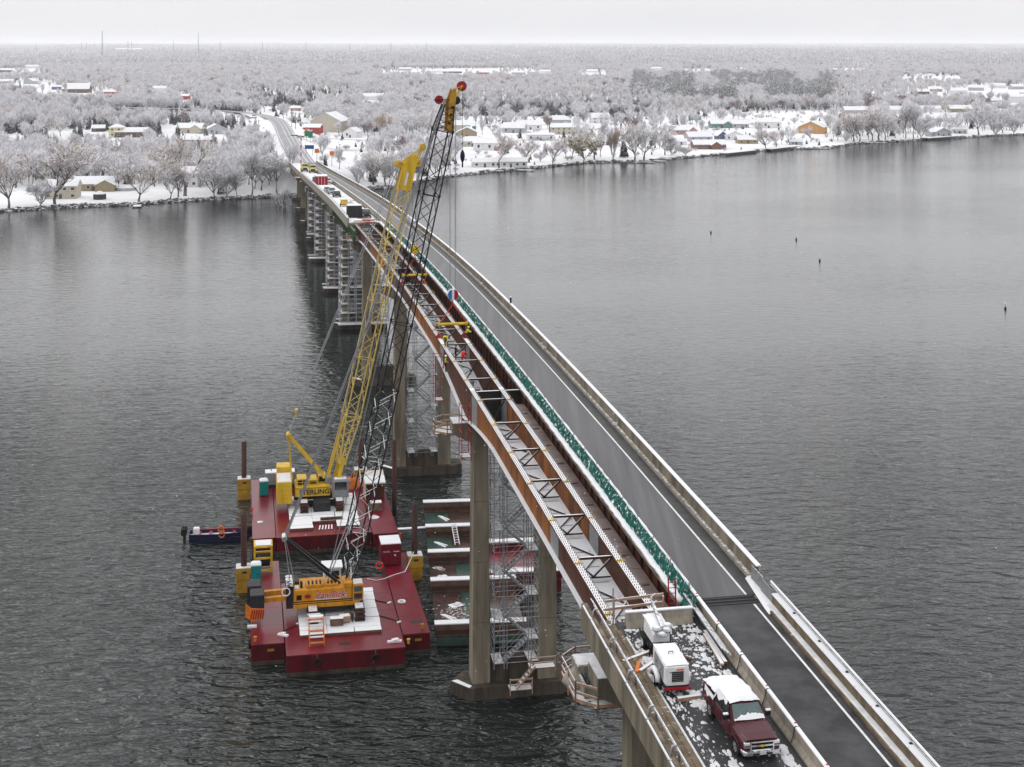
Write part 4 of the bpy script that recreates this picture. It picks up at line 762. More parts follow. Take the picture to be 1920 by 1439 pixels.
# far left half, already decked
bs('deck_slab', rect(-9.2, -3.02, -.5, -.06), 289.5, SEND, concrete); bs('deck_snow', rect(-8.85, -3.0, -.055, .05), 290, SEND, snow)
bs('parapet', rect(-9.25, -8.9, -.95, .95), 290, SEND, concrete_pale); bs('parapet_snow', rect(-9.28, -8.87, .955, 1.02), 290, SEND, snow)
bs('edge_girder', [(-8.9, -2.6), (-8.5, -2.6), (-8.5, -.5), (-8.9, -.5)], 278, 360, green_steel)
for s in np.arange(279, 345, 2.2): MB().box(-9.02, -8.91, s, s+.12, ED(s)-2.6, ED(s)-.52).build('girder_rib', green_steel, bridge)
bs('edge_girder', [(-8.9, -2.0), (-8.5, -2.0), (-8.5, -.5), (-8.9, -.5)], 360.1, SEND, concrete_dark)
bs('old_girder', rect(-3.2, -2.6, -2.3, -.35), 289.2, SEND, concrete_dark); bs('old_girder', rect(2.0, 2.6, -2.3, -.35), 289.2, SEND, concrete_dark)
rail_tube(-9.05, 1.3, 290, 520, .05, galv)
for s in np.arange(291, 520, 4.): MB().box(-9.1, -9.0, s, s+.1, ED(s)+1.0, ED(s)+1.3).build('rail_post', galv, bridge)
# abutment at the far end
MB().box(-10, 4, 650, 657, -1, ED(652)-.6).build('abutment', concrete, bridge)
for sx in (-12, 4.2): MB().prism([(sx, 646, 1), (sx, 676, 1), (sx, 676, 11.4), (sx, 650, ED(650))], (1.2, 0, 0)).build('wing_wall', concrete, bridge)

# ---------------- the new steel girders
gird = thing('steel_girder_pair', 'pair of rusty new steel girders with snowy flanges on the bridge', 'girders', (BX, 0, 0), ANG)
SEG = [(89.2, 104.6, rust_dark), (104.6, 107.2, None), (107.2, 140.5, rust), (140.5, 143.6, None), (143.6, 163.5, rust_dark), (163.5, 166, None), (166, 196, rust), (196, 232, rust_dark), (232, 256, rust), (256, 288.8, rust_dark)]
for tt in (-7.6, -4.72):
    for k, (a, b, m) in enumerate(SEG):
        q = MB(); S = SS(a, b, 1.5); w = .012 if m else .035
        for y0, y1 in zip(S, S[1:]):
            q.hexa([(tt-w, y0, ED(y0)-.27-DEPTH(y0)), (tt+w, y0, ED(y0)-.27-DEPTH(y0)), (tt+w, y1, ED(y1)-.27-DEPTH(y1)), (tt-w, y1, ED(y1)-.27-DEPTH(y1)), (tt-w, y0, ED(y0)-.29), (tt+w, y0, ED(y0)-.29), (tt+w, y1, ED(y1)-.29), (tt-w, y1, ED(y1)-.29)])
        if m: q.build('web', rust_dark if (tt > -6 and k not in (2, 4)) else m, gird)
        else: q.build('splice_plate', mid_grey, gird)
    q = MB(); q.sweep(rect(tt-.26, tt+.26, -.285, -.245), SS(STEEL0, STEEL1, 3), ED); q.build('top_flange', rust_dark, gird)
    q = MB(); S = SS(STEEL0, STEEL1, .8); q.sweep([(tt-.24, -.244), (tt+.24, -.244), (tt+.22, -.20), (tt, -.185), (tt-.22, -.20)], S, ED); q.v = [(x, y, z+(rs2.uniform(-.012, .02) if i % 5 > 1 else 0)) for i, (x, y, z) in enumerate(q.v)]
    q.build('flange_snow', steel_snowy, gird)
    q = MB()
    for y0, y1 in zip(SS(STEEL0, STEEL1, 1.5), SS(STEEL0, STEEL1, 1.5)[1:]):
        z0, z1 = ED(y0)-.27-DEPTH(y0), ED(y1)-.27-DEPTH(y1); q.hexa([(tt-.34, y0, z0-.06), (tt+.34, y0, z0-.06), (tt+.34, y1, z1-.06), (tt-.34, y1, z1-.06), (tt-.34, y0, z0), (tt+.34, y0, z0), (tt+.34, y1, z1), (tt-.34, y1, z1)])
    q.build('bottom_flange', rust_dark, gird); q = MB()
    for y0, y1 in zip(SS(STEEL0, STEEL1, 1.5), SS(STEEL0, STEEL1, 1.5)[1:]):
        z0, z1 = ED(y0)-.265-DEPTH(y0), ED(y1)-.265-DEPTH(y1)
        for u0, u1 in ((tt-.36, tt-.02), (tt+.02, tt+.33)): q.hexa([(u0, y0, z0), (u1, y0, z0), (u1, y1, z1), (u0, y1, z1), (u0, y0, z0+.07), (u1, y0, z0+.07), (u1, y1, z1+.07), (u0, y1, z1+.07)])
    q.build('bottom_flange_snow', snow, gird)
    q = MB()
    for y in np.arange(STEEL0+.3, STEEL1, .42):
        if 143 < y < 144 or 163 < y < 166: continue
        for dx in (-.15, 0, .15): q.box(tt+dx-.02, tt+dx+.02, y-.02, y+.02, ED(y)-.24, ED(y)-.09)
    o = q.build('shear_studs', rust_dark, gird); o['kind'] = 'stuff'
    for i, y in enumerate(np.arange(90.5, 289, 4.05)):   # web stiffeners; every other bay also a safety line stanchion
        d = DEPTH(y)
        MB().box(tt+.013, tt+.17, y-.012, y+.012, ED(y)-.27-d, ED(y)-.29).build('web_stiffener', rust_dark, gird)
        if i % 2 == 0:
            q = MB(); z = ED(y)-.2; q.box(tt-.05, tt+.05, y-.05, y+.05, z, z+.12); q.bar((tt+.02, y, z), (tt+.02, y, z+.5), .05); q.bar((tt-.3, y+.05, z+.06), (tt+.34, y+.05, z+.04), .07); q.build('safety_clamp', crane_yellow, gird)
    tl = MB(); tl.tube([(tt+.02, y, ED(y)+.28) for y in np.arange(90.5, 289, 8.1)], .014, 3); tl.build('safety_line', cable_grey, gird)
FRAMES = [92.3+8.1*k for k in range(25)]
for s in FRAMES:
    z, d = ED(s), DEPTH(s); zb = z-.27-d
    MB().bar((-7.56, s, z-.55), (-4.76, s, z-.55), .16, .16).build('cross_beam', beam_snow, gird)
    for p0, p1 in (((-7.45, s+.1, z-.7), (-6.1, s+.1, zb+.35)), ((-4.87, s+.1, z-.7), (-6.1, s+.1, zb+.35)), ((-7.4, s+.1, zb+.3), (-4.9, s+.1, zb+.3))): MB().bar(p0, p1, .12, .12).build('diagonal_brace', beam_snow, gird)
    for s2, sg in ((s+4.05, 1),):
        if s2 < 285: MB().bar((-7.35, s, zb+.22), (-4.95, s2+.0, ED(s2)-.27-DEPTH(s2)+.22), .12, .1).build('lateral_brace', beam_snow, gird); MB().bar((-4.95, s2, ED(s2)-.27-DEPTH(s2)+.2), (-7.35, s+8.05, ED(s+8.05)-.27-DEPTH(s+8.05)+.22), .12, .1).build('lateral_brace', beam_snow, gird)
    MB().box(-4.72+.02, -4.72+.35, s-.02, s+.02, zb, z-.3).build('bearing_stiffener', rust_dark, gird)
MB().box(-7.58, -2.8, 143.4, 143.5, ED(143.5)-.27-DEPTH(143.5), ED(143.5)-.45).build('pier_diaphragm', steel_black, gird); MB().bar((-7.55, 143.4, ED(143.4)-.38), (-2.95, 143.4, ED(143.4)-.38), .26, .08).build('diaphragm_flange', beam_snow, gird)
MB().box(-7.58, -2.8, 221.4, 221.5, ED(221.5)-.27-DEPTH(221.5), ED(221.5)-.45).build('pier_diaphragm', steel_black, gird)
s = 89.4; k = 0
while s < 176:      # bottom plates carrying snow between the girders
    e = s+2.6; za, zb_ = ED(s)-.25-DEPTH(s), ED(e)-.25-DEPTH(e)
    if not (142 < s < 146) and not (s > 158 and k % 3 == 2): MB().hexa([(-7.26, s, za), (-5.06, s, za), (-5.06, e-.08, zb_), (-7.26, e-.08, zb_), (-7.26, s, za+.07), (-5.06, s, za+.07), (-5.06, e-.08, zb_+.07), (-7.26, e-.08, zb_+.07)]).build('bottom_plate', snow_thin if s > 158 else snow, gird)
    s += 2.7; k += 1
s = 89.6; plat = thing('plywood_walkway', 'wet brown plywood walkway hung between the inner girder and the open lane', 'walkway', (BX, 0, 0), ANG)
while s < 139:
    e = s+2.4; za, zb_ = ED(s)-1.05, ED(e)-1.05; MB().hexa([(-4.36, s, za-.05), (-3.04, s, za-.05), (-3.04, e-.04, zb_-.05), (-4.36, e-.04, zb_-.05), (-4.36, s, za), (-3.04, s, za), (-3.04, e-.04, zb_), (-4.36, e-.04, zb_)]).build('plywood_sheet', plywood, plat); s += 2.44
for s in np.arange(91, 139, 5.1): q = MB(); q.bar((-4.35, s, ED(s)-1.2), (-3.03, s, ED(s)-1.2), .1, .18); q.bar((-4.3, s+.3, ED(s)-1.0), (-3.3, s+.5, ED(s)-1.0), .14, .05); q.build('joist', wood_dark, plat)

# ---------------- timber guard rail and barriers at the near end of the steel
g = thing('timber_guard_rail', 'two-rail timber guard across the near end of the girders', 'guard rail', (BX, 0, 0), ANG); z = ED(90)
for hz in (.95, .45): MB().bar((-8.05, 89.8, z+hz), (-4.25, 90.2, z+hz+.03), .06, .16).build('rail', wood, g)
for tt in (-7.45, -4.35): MB().bar((tt, 89.9, z-.25), (tt, 89.9, z+1.0), .1, .1).build('post', wood, g)
MB().tube([(-7.75, 88.9, z-.1), (-7.75, 88.9, z+2.1)], .05, 6).build('scaffold_tube', galv, g)
q = thing('sawhorse', 'pair of snowy sawhorses behind the timber guard', 'sawhorse', B(91.6, -5.6, z-1.7), ANG)
for dx in (-.45, .45): k = MB(); k.bar((dx-.5, 0, .75), (dx+.5, 0, .75), .1); [k.bar((dx+sx*.4, 0, .75), (dx+sx*.45, sy*.35, -.2), .06) for sx in (-1, 1) for sy in (-1, 1)]; k.build('trestle', wood, q)
lad = thing('red_ladder', 'short red ladder at the end of the plywood walkway', 'ladder', B(91.2, -3.35, ED(91)-1.05), ANG)
for sx in (-.22, .22): MB().bar((sx, 0, 0), (sx, .25, 2.5), .07).build('stile', red_paint, lad)
for k in range(7): MB().bar((-.22, .03*k, .3+.32*k), (.22, .03*k, .3+.32*k), .04).build('rung', red_paint, lad)
cb = thing('concrete_barrier', 'stained concrete barrier set across the work zone with snow on top', 'barrier', (BX, 0, 0), ANG)
z = ED(88.3); q = MB(); q.prism([(-7.15, 87.98, z), (-7.15, 88.62, z), (-7.15, 88.45, z+.42), (-7.15, 88.4, z+.86), (-7.15, 88.2, z+.86), (-7.15, 88.15, z+.42)], (4.1, 0, 0)); q.build('body', barrier_mat, cb); MB().box(-7.17, -3.03, 88.16, 88.44, z+.86, z+.93).build('snow_cap', snow, cb)
def barrier_seg(L=3.94):
    r = thing('concrete_barrier', 'x', 'barrier'); q = MB(); q.prism([(-.3, -L/2, 0), (.3, -L/2, 0), (.3, -L/2, .08), (.12, -L/2, .34), (.10, -L/2, .84), (-.10, -L/2, .84), (-.12, -L/2, .34), (-.3, -L/2, .08)], (0, L, 0)); q.build('body', barrier_mat, r)
    q = MB(); q.prism([(-.125, -L/2+.02, .842), (.125, -L/2+.02, .842), (.09, -L/2+.02, .90), (-.09, -L/2+.02, .90)], (0, L-.04, 0)); q.build('snow_cap', snow, r)
    q = MB(); q.tube([(-.33, -L/2, .05), (-.17, -L/2, .5), (-.13, -L/2, .86), (0, -L/2, .9)], .022, 5); q.build('joint_cable', black, r); MB().cyl((.03, -L/2+.3, .90), (.03, -L/2+.3, .93), .055, 8).build('reflector', hivis_red, r); return r
def nth(k): return '%d%s' % (k, 'th' if 10 <= k % 100 <= 20 else {1: 'st', 2: 'nd', 3: 'rd'}.get(k % 10, 'th'))
b0 = barrier_seg(); first = True; s = 55.8; i = 0
ORD = ['first', 'second', 'third', 'fourth', 'fifth', 'sixth', 'seventh', 'eighth', 'ninth']
while s < 600:
    c = s; sl = (ED(s+1.9)-ED(s-1.9))/3.8
    near_ = s < 91; lab = ('bare concrete barrier, %s from the picture bottom, beside the pickup lane' % ORD[min(i, 8)]) if near_ else ('%s concrete barrier behind the green netting, counted from the road joint' % nth(i-8) if s < 272 else '%s snow-topped barrier past the netting, counted towards the far shore' % nth(i-53))
    grp = 'barriers beside the work zone' if near_ else ('barriers behind the netting' if s < 272 else 'barriers on the far half')
    o = b0 if first else copy_tree(b0); first = False; o.location = B(c, -2.2, ED(c)+.003); o.rotation_euler = (math.atan(sl), 0, ANG); o['label'] = lab; o['group'] = grp; s += 4.; i += 1
# pipes lying on the near barriers
pp = thing('steel_pipe_bundle', 'bundle of snowy steel pipes lying along the barrier at the joint', 'pipes', (BX, 0, 0), ANG)
for k in range(4): MB().tube([(-2.62-.1*k, 82.5+.2*k, ED(82)+.55+.05*k), (-2.55-.1*k, 90.6, ED(90.6)+.6+.05*k)], .05, 6).build('pipe', galv, pp)
# ---------------- green debris netting draped over the barrier
net = thing('debris_netting', 'green debris netting sagging with snow along the edge of the open lane', 'netting', (BX, 0, 0), ANG)
rn = random.Random(9); s = 91.0
while s < 277:
    L = 3.9; q = MB(); nx, nz_ = 11, 7; vs = []
    sag = [rn.uniform(0, 1) for _ in range(nx)]
    for j in range(nz_):
        f = j/(nz_-1)
        for i in range(nx):
            y = s+L*i/(nx-1); e = .16*math.sin(i*1.7+s)*math.sin(f*3.1)+rn.uniform(-.05, .05)
            vs.append((-2.34-.30*(1-f)**1.5-.08*math.sin(f*3.14)+e*.8-.08*sag[i]*math.sin(f*3.1), y, ED(y)+.10+f*(1.02-.10*math.sin(math.pi*i/(nx-1))**2)+rn.uniform(-.02, .02)))
    q.add(vs, [(j*nx+i, j*nx+i+1, j*nx+nx+i+1, j*nx+nx+i) for j in range(nz_-1) for i in range(nx-1)]); q.build('net_panel', net_green, net, True, fix=False)
    q = MB(); q.tube([(-2.40, s, ED(s)), (-2.36, s, ED(s)+1.25)], .035, 5); q.build('post', galv_dark, net)
    q = MB(); q.sweep([(-2.40, 1.06), (-2.26, 1.06), (-2.28, 1.15), (-2.36, 1.16)], SS(s+.05, s+3.9, .65), ED); q.v = [(x+rn.uniform(-.02, .02), y, z+rn.uniform(-.05, .03)) for x, y, z in q.v]; q.build('top_rail_snow', snow, net)
    s += 3.95
q = MB(); vs = []
for j in range(7):
    for i in range(9): vs.append((-2.5-.35*rn.random()-.25*(1-j/6), 88.6+2.4*i/8, ED(89)+.02+j*.2*(.8+.2*rn.random())))
q.add(vs, [(j*9+i, j*9+i+1, j*9+10+i, j*9+9+i) for j in range(6) for i in range(8)]); q.build('loose_net_end', net_green, net, True, fix=False)

# ---------------- piers
def pier(s0, label, stair=False, near_cap=True, zt=None, pale=concrete):
    r = thing('bridge_pier', label, 'pier', B(s0, -2.85, 0), ANG, 'piers of the bridge'); top = ED(s0)-.6-(DEPTH(s0) if s0 < 290 else 2.05)
    q = MB(); q.add([(-6.3, 0, -2), (-4.7, -2.1, -2), (4.7, -2.1, -2), (6.0, -1.2, -2), (6.0, 1.2, -2), (4.7, 2.1, -2), (-4.7, 2.1, -2), (-6.3, 0, 1.25), (-4.7, -2.1, 1.25), (4.7, -2.1, 1.25), (6.0, -1.2, 1.25), (6.0, 1.2, 1.25), (4.7, 2.1, 1.25), (-4.7, 2.1, 1.25)], [tuple(range(6, -1, -1)), tuple(range(7, 14))]+[(i, (i+1) % 7, 7+(i+1) % 7, 7+i) for i in range(7)]); ft = q.build('footing', concrete_dark, r)
    q = MB(); q.add([(-6.2, 0, 1.26), (-4.7, -1.95, 1.26), (-4.4, -1.7, 1.34), (-5.6, 0, 1.34)], [(0, 1, 2, 3)]); q.build('ledge_snow', snow, ft)
    MB().box(-4.2, 4.2, -.8, .8, 1.25, 3.4).build('pedestal_wall', concrete_dark, r)
    cb_ = top-2.2
    for x0, x1 in ((-4.1, -2.65), (2.5, 4.15)):
        hh = (cb_+.3-1.25)/4; c = None
        for k in range(4):     # lifts of concrete with a groove between them
            z0, z1 = 1.25+hh*k+(.04 if k else 0), 1.25+hh*(k+1); f0, f1 = 1-k/4, 1-(k+1)/4; b_ = .16
            MB().hexa([(x0-b_*f0, -1.1-b_*f0*.5, z0), (x1+b_*f0, -1.1-b_*f0*.5, z0), (x1+b_*f0, 1.1+b_*f0*.5, z0), (x0-b_*f0, 1.1+b_*f0*.5, z0), (x0-b_*f1, -1.1-b_*f1*.5, z1), (x1+b_*f1, -1.1-b_*f1*.5, z1), (x1+b_*f1, 1.1+b_*f1*.5, z1), (x0-b_*f1, 1.1+b_*f1*.5, z1)]).build('column_lift', pale, r)
        MB().box(x0+.05, x1-.05, -1.04, 1.04, 1.3, cb_).build('column_core', concrete_dark, r)
    q = MB(); q.prism([(-6.2, -1.25, top-1.05), (-4.0, -1.25, cb_), (4.0, -1.25, cb_), (6.2, -1.25, top-1.05), (6.2, -1.25, top), (-6.2, -1.25, top)], (0, 2.5, 0)); q.build('cap_beam', pale, r); MB().box(-6.2, 6.2, -1.24, 1.24, top+.001, top+.04).build('cap_snow', snow_thin, r)
    for x in (-4.75, -1.87, .13, 4.75): MB().box(x-.35, x+.35, -.4, .4, top+.04, top+.34).build('bearing', steel_black, r)
    return r, top
pier(88.6, 'near pier with a wooden work platform, mostly below the picture'); pier(147.6, 'tall two-column pier with a stair tower, nearest in full view'); pier(222.6, 'two-column pier behind the cranes, its wall above the waterline'); pier(281., 'bare two-column pier seen between the crane booms')
for s0, l in ((337, 'scaffolded pier, nearest of the four wrapped in scaffolding'), (387, 'scaffolded pier, second of four'), (441, 'scaffolded pier, third of four'), (487, 'scaffolded pier, farthest of four'), (534, 'bare pier, third from the far shore'), (577, 'bare pier, second from the far shore'), (617, 'bare pier next to the far shore')): pier(s0, l)
# ---------------- stair towers between the columns
def stair_tower(s0, top, label):
    r = thing('stair_tower', label, 'stair tower', B(s0, -2.85, 0), ANG, 'scaffold stair towers'); z0 = 3.5; n = max(4, int((top-z0)/2.1)); hz = (top-z0)/n; yf, yb = -1.5, .9
    X0, X1, XA, XB = -2.25, 2.25, -1.25, 1.2
    for x in (X0, XA, -.95, XB, 1.5, X1):
        for y in (yf, yb): MB().tube([(x, y, z0-.6), (x, y, top+.8)], .045, 5).build('standard', galv_dark, r)
    for k in range(n):
        z = z0+hz*k; up = k % 2 == 0
        for (a, b), nm in (((X0, XA), 'landing'), ((XB, X1), 'landing')): MB().box(a, b, yf, yb, z-.05, z+.04).build(nm, galv, r) if (a == X0) == up or k == 0 else None
        fa, fb = (XA, XB) if up else (XB, XA); y = yf+.55 if up else yb-.6
        q = MB(); z1 = z+hz
        for dy in (-.4, .4): q.bar((fa, y+dy, z), (fb, y+dy, z1), .05, .2)
        for i in range(8): f = (i+.5)/8; q.cbox((fa+(fb-fa)*f, y, z+hz*f), (.26, .78, .04))
        q.build('stair_flight', galv_dark, r); q = MB()
        for dy in (-.42, .42):
            for h in (.55, 1.05): q.tube([(fa, y+dy, z+h), (fb, y+dy, z1+h)], .028, 4)
        q.build('handrail', galv_dark, r); q = MB()
        for h in (.0, .55, 1.05):
            for yy in (yf, yb): q.tube([(X0, yy, z+h), (X1, yy, z+h)], .026, 4)
            for xx in (X0, X1): q.tube([(xx, yf, z+h), (xx, yb, z+h)], .026, 4)
        q.tube([(X0, yf, z), (XA, yf, z1)], .026, 4); q.tube([(XB, yf, z1), (X1, yf, z)], .026, 4); q.tube([(X0, yb, z1), (X0, yf, z)], .026, 4); q.tube([(X1, yb, z1), (X1, yf, z)], .026, 4)
        q.build('ledgers', galv_dark, r)
stair_tower(147.0, 25.4, 'zigzag scaffold stair tower between the columns of the nearest pier'); stair_tower(222.0, 26.4, 'zigzag scaffold stair tower in the pier behind the black boom')
def scaffold(s0, zb, zt, label, t0=-9.4, t1=3.4, rows=7, ext=1.):
    r = thing('scaffolding', label, 'scaffolding', B(s0, 0, 0), ANG, 'scaffolding round the piers'); nl = int((zt-zb)/2.0); hz = (zt-zb)/nl; xs = [t0+(t1-t0)*i/(rows-1) for i in range(rows)]; ys = (-3.4, -2.3, 2.3, 3.4)
    for x in xs:
        for y in ys: MB().tube([(x, y, zb-.3), (x, y, zt+.7)], .06, 4, caps=False).build('standard', galv, r)
    for k in range(nl+1):
        z = zb+hz*k; q = MB()
        for y in ys:
            for h in (0, 1.0): q.tube([(t0, y, z+h), (t1, y, z+h)], .045, 4, caps=False)
        for x in xs:
            for h in (0, 1.0): q.tube([(x, ys[0], z+h), (x, ys[3], z+h)], .045, 4, caps=False)
        q.build('ledgers', galv_dark, r)
        if k:
            for i in range(rows-1):
                if i in (0, rows-2) or (i+k) % 2 == 0: MB().box(xs[i]+.05, xs[i+1]-.05, ys[0], ys[1], z-.06, z+.03).build('deck_board', snow_thin, r)
            MB().box(t0, xs[1], ys[1], ys[3], z-.06, z+.03).build('deck_board', snow_thin, r)
        q = MB()
        if k < nl:
            for i in range(rows-1): a, b = (xs[i], xs[i+1]) if (i+k) % 2 else (xs[i+1], xs[i]); q.tube([(a, ys[0], z), (b, ys[0], z+hz)], .03, 3, caps=False)
            q.tube([(t0, ys[0], z), (t0, ys[3], z+hz)], .03, 3, caps=False); q.build('diagonals', galv_dark, r)
    MB().box(t0-ext, t1, -4.2, -2.2, zb-.42, zb-.12).build('base_beam', snow_thin, r); MB().box(t0-ext, t0+2, 2.2, 3.0, zb-.42, zb-.12).build('base_beam', snow_thin, r)
scaffold(337, 1.8, 24.6, 'tall scaffolding wrapped round a pier, nearest of four', -7.7, 3.2, 7, .5); scaffold(387, 1.8, 22.4, 'tall scaffolding round a pier, second of four', -7.8, 3, 7, 1.); scaffold(441, 1.8, 20, 'tall scaffolding round a pier, third of four', -8.2, 3, 7, 2.); scaffold(487, 3, 18.5, 'scaffolding round a pier, farthest of four', -8.2, 3, 7, .5)
# ---------------- work platforms hung on the pier caps
def platform(s0, t0, t1, z, sx, label, wood_=True, parts=4):
    r = thing('work_platform', label, 'platform', B(s0, 0, z), ANG, 'work platforms on the piers'); m = wood if wood_ else red_paint
    L, R_, F, Bk = t0, t1, -sx, sx; k = 6
    pts = [(R_, F), (L+1.1, F), (L, F+1.1), (L, Bk-1.1), (L+1.1, Bk), (R_, Bk)]
    for i in range(6): y0 = F+(Bk-F)*i/6; MB().box(L+(.9 if i in (0, 5) else 0), R_, y0+.02, y0+(Bk-F)/6-.02, -.09, 0).build('deck_plank', wood_snowy, r)
    for (a, b) in zip(pts, pts[1:]):
        d = math.hypot(b[0]-a[0], b[1]-a[1]); nn = max(1, round(d/1.7))
        for h in (.55, 1.1): MB().bar((*a, h), (*b, h), .05, .14).build('rail', m, r)
        MB().bar((*a, .1), (*b, .1), .05, .2).build('toe_board', m, r)
        for i in range(nn+1): f = i/nn; x, y = a[0]+(b[0]-a[0])*f, a[1]+(b[1]-a[1])*f; MB().bar((x, y, -.45), (x, y, 1.22), .09, .09).build('post', m, r)
    return r
pl = platform(90.6, -10.1, -7.6, 25.6, 3.0, 'timber work platform with snowy rails on the near pier'); 
q = thing('formwork_box', 'concrete formwork box full of reinforcement on the near platform', 'formwork', B(90.8, -8.6, 25.62), ANG)
MB().box(-.9, 2.2, -.1, 1.6, 0, 1.15).build('concrete_block', concrete_pale, q); MB().box(-.85, 2.15, -.05, 1.55, 1.152, 1.22).build('snow_cap', snow_thin, q); MB().box(-.9, 2.2, -1.9, -.12, 0, .75).build('form_panel', concrete_pale, q); MB().box(-.75, 2.05, -1.78, -.2, .752, .77).build('form_inside', black, q)
rq = random.Random(3); k = MB()
for i in range(70): x, y = rq.uniform(-.7, 2), rq.uniform(-1.75, -.25); k.tube([(x, y, .7), (x+rq.uniform(-.12, .12), y+rq.uniform(-.12, .12), .95+rq.random()*.35)], .022, 3)
o = k.build('reinforcement', galv, q); o['kind'] = 'stuff'
tp = thing('tarpaulin_heap', 'crumpled snowy tarpaulin on the near platform', 'tarpaulin', B(91.0, -9.6, 25.62), ANG); k = MB(); vs = []
for j in range(6):
    for i in range(10): a = i*.628; rr = .72*(1-(j/5)**2)**.5+.02; vs.append((rr*math.cos(a)*rq.uniform(.8, 1.15), rr*1.3*math.sin(a)*rq.uniform(.8, 1.15), 1.0*j/5*rq.uniform(.85, 1.1)))
k.add(vs, [(j*10+i, j*10+(i+1) % 10, j*10+10+(i+1) % 10, j*10+10+i) for j in range(5) for i in range(10)]); k.build('sheet', concrete_pale, tp, True)
pl2 = platform(148.4, -10.7, -7.9, 26.0, 1.7, 'snowy access platform at the cap of the nearest pier', True)
lift = thing('access_cage', 'red tubular access cage hung on the outer girder at the nearest pier', 'cage', B(143.2, -8.35, 25.2), ANG)
for x in (-.45, .45):
    for y in (-.9, .9): MB().tube([(x, y, -.6), (x, y, 4.6)], .04, 5).build('upright', red_paint, lift)
for z in (-.3, .9, 2.1, 3.3, 4.5):
    q = MB()
    for a, b in (((-.45, -.9), (.45, -.9)), ((.45, -.9), (.45, .9)), ((.45, .9), (-.45, .9)), ((-.45, .9), (-.45, -.9))): q.tube([(*a, z), (*b, z)], .03, 4)
    q.build('hoop', red_paint, lift)
for y in (-.6, .1): MB().box(-.45, .45, y, y+.5, -.36, -.28).build('step_board', snow, lift)
cage2 = copy_tree(lift); cage2.location = B(163.0, -8.3, 25.9); cage2.rotation_euler = (0, 0, ANG); cage2['label'] = 'red tubular access cage beside the worker on the outer girder'
pg = platform(281.5, -10.0, -7.8, ED(281)-2.6, 2.2, 'snowy timber platform under the green girder end')
st = thing('pier_steps', 'timber steps and landing at the foot of the nearest pier', 'steps', B(144.6, -2.2, 1.3), ANG)
for (x0, x1, z) in ((-1.6, .6, .2), (.4, 2.9, 2.2)): MB().box(x0, x1, -.8, .5, z-.1, z).build('landing', wood_snowy, st); [MB().bar((x0, -.8, z+h), (x1, -.8, z+h), .05, .13).build('rail', wood, st) for h in (.5, 1.0)]; [MB().bar((x, -.8, z-.5), (x, -.8, z+1.1), .09).build('post', wood, st) for x in (x0, x1)]
MB().bar((-1.0, -.9, .3), (.9, -.9, 2.4), .06, .16).build('stringer', wood, st); MB().bar((-1.0, -.2, .3), (.9, -.2, 2.4), .06, .16).build('stringer', wood, st)
for k in range(6): MB().cbox((-.8+.3*k, -.55, .5+.33*k), (.28, .8, .05)).build('tread', wood_snowy, st)
# timber clutter where the steel meets the far deck
jm = random.Random(6)
for i in range(9):
    s = 287+jm.uniform(0, 7); tt = jm.uniform(-8.2, -4); a = jm.uniform(-.3, .3)
    tag(MB().cbox((0, 0, 0), (jm.uniform(1.6, 3), .28, .16)).build('timber_baulk', wood if i % 2 else red_paint, None, loc=B(s, tt, ED(s)+.2+.17*(i % 3)), rz=ANG+a), 'timber baulk in the heap where the steel meets the far deck', 'timber', 'timber heap at the far end of the steel')

# ------------------------------------------------------------------ vehicles and plant on the deck
def loft(secs, m=0, mb=None):   # sections (y, half width bottom, half width top, z0, z1): boxes with chamfered shoulders joined nose to tail
    b = mb or MB(); vs = []; k = 8
    for y, w0, w1, z0, z1 in secs:
        c = min(.09, (z1-z0)*.25); vs += [(-w0+c, y, z0), (w0-c, y, z0), (w0, y, z0+c), (w1+.0, y, z1-c), (w1-c, y, z1), (-w1+c, y, z1), (-w1, y, z1-c), (-w0, y, z0+c)]
    fs = [tuple(range(7, -1, -1)), tuple(range((len(secs)-1)*k, len(secs)*k))]
    for i in range(len(secs)-1):
        for j in range(k): fs.append((i*k+j, i*k+(j+1) % k, (i+1)*k+(j+1) % k, (i+1)*k+j))
    b.add(vs, fs, m); return b
def wheel(parent, x, y, z, r, w, rim=chrome, spokes=True):
    t = MB(); t.tube([(x-w/2, y, z), (x-w*.42, y, z), (x+w*.42, y, z), (x+w/2, y, z)], [r*.86, r, r, r*.86], 20); t = t.build('wheel', black, parent, False); s = 1 if x > 0 else -1
    q = MB(); q.cyl((x+s*w*.46, y, z), (x+s*w*.515, y, z), r*.62, 16); q.build('rim', rim, t)
    if spokes:
        q = MB()
        for k in range(6): a = k*1.047; q.bar((x+s*w*.52, y, z), (x+s*w*.52, y+math.cos(a)*r*.55, z+math.sin(a)*r*.55), .09, .03, up=(1, 0, 0))
        q.build('spokes', mid_grey, t)
def lumpy(xs, ys, zf, amp, seed, thick=.08):   # lumpy sheet of snow over a footprint
    r = random.Random(seed); vs = []; n = len(xs)
    for y in ys:
        for x in xs:
            e = (abs(x-xs[0]) < 1e-6 or abs(x-xs[-1]) < 1e-6 or y in (ys[0], ys[-1])); vs.append((x+(r.uniform(-.04, .04) if e else 0), y+(r.uniform(-.05, .05) if e else 0), zf(x, y)+(thick*.35 if e else thick+r.uniform(-amp, amp))))
    b = MB(); b.add(vs, [(j*n+i, j*n+i+1, (j+1)*n+i+1, (j+1)*n+i) for j in range(len(ys)-1) for i in range(n-1)]); return b
lin = lambda a, b, n: [a+(b-a)*i/(n-1) for i in range(n)]
tr = thing('pickup_truck', 'maroon crew-cab pickup with thick snow on its roof and bed', 'pickup truck', B(75.4, -4.62, ED(75.4)), ANG+.015); tr.rotation_euler = (math.atan(.034), 0, ANG+.02)
W = 1.0
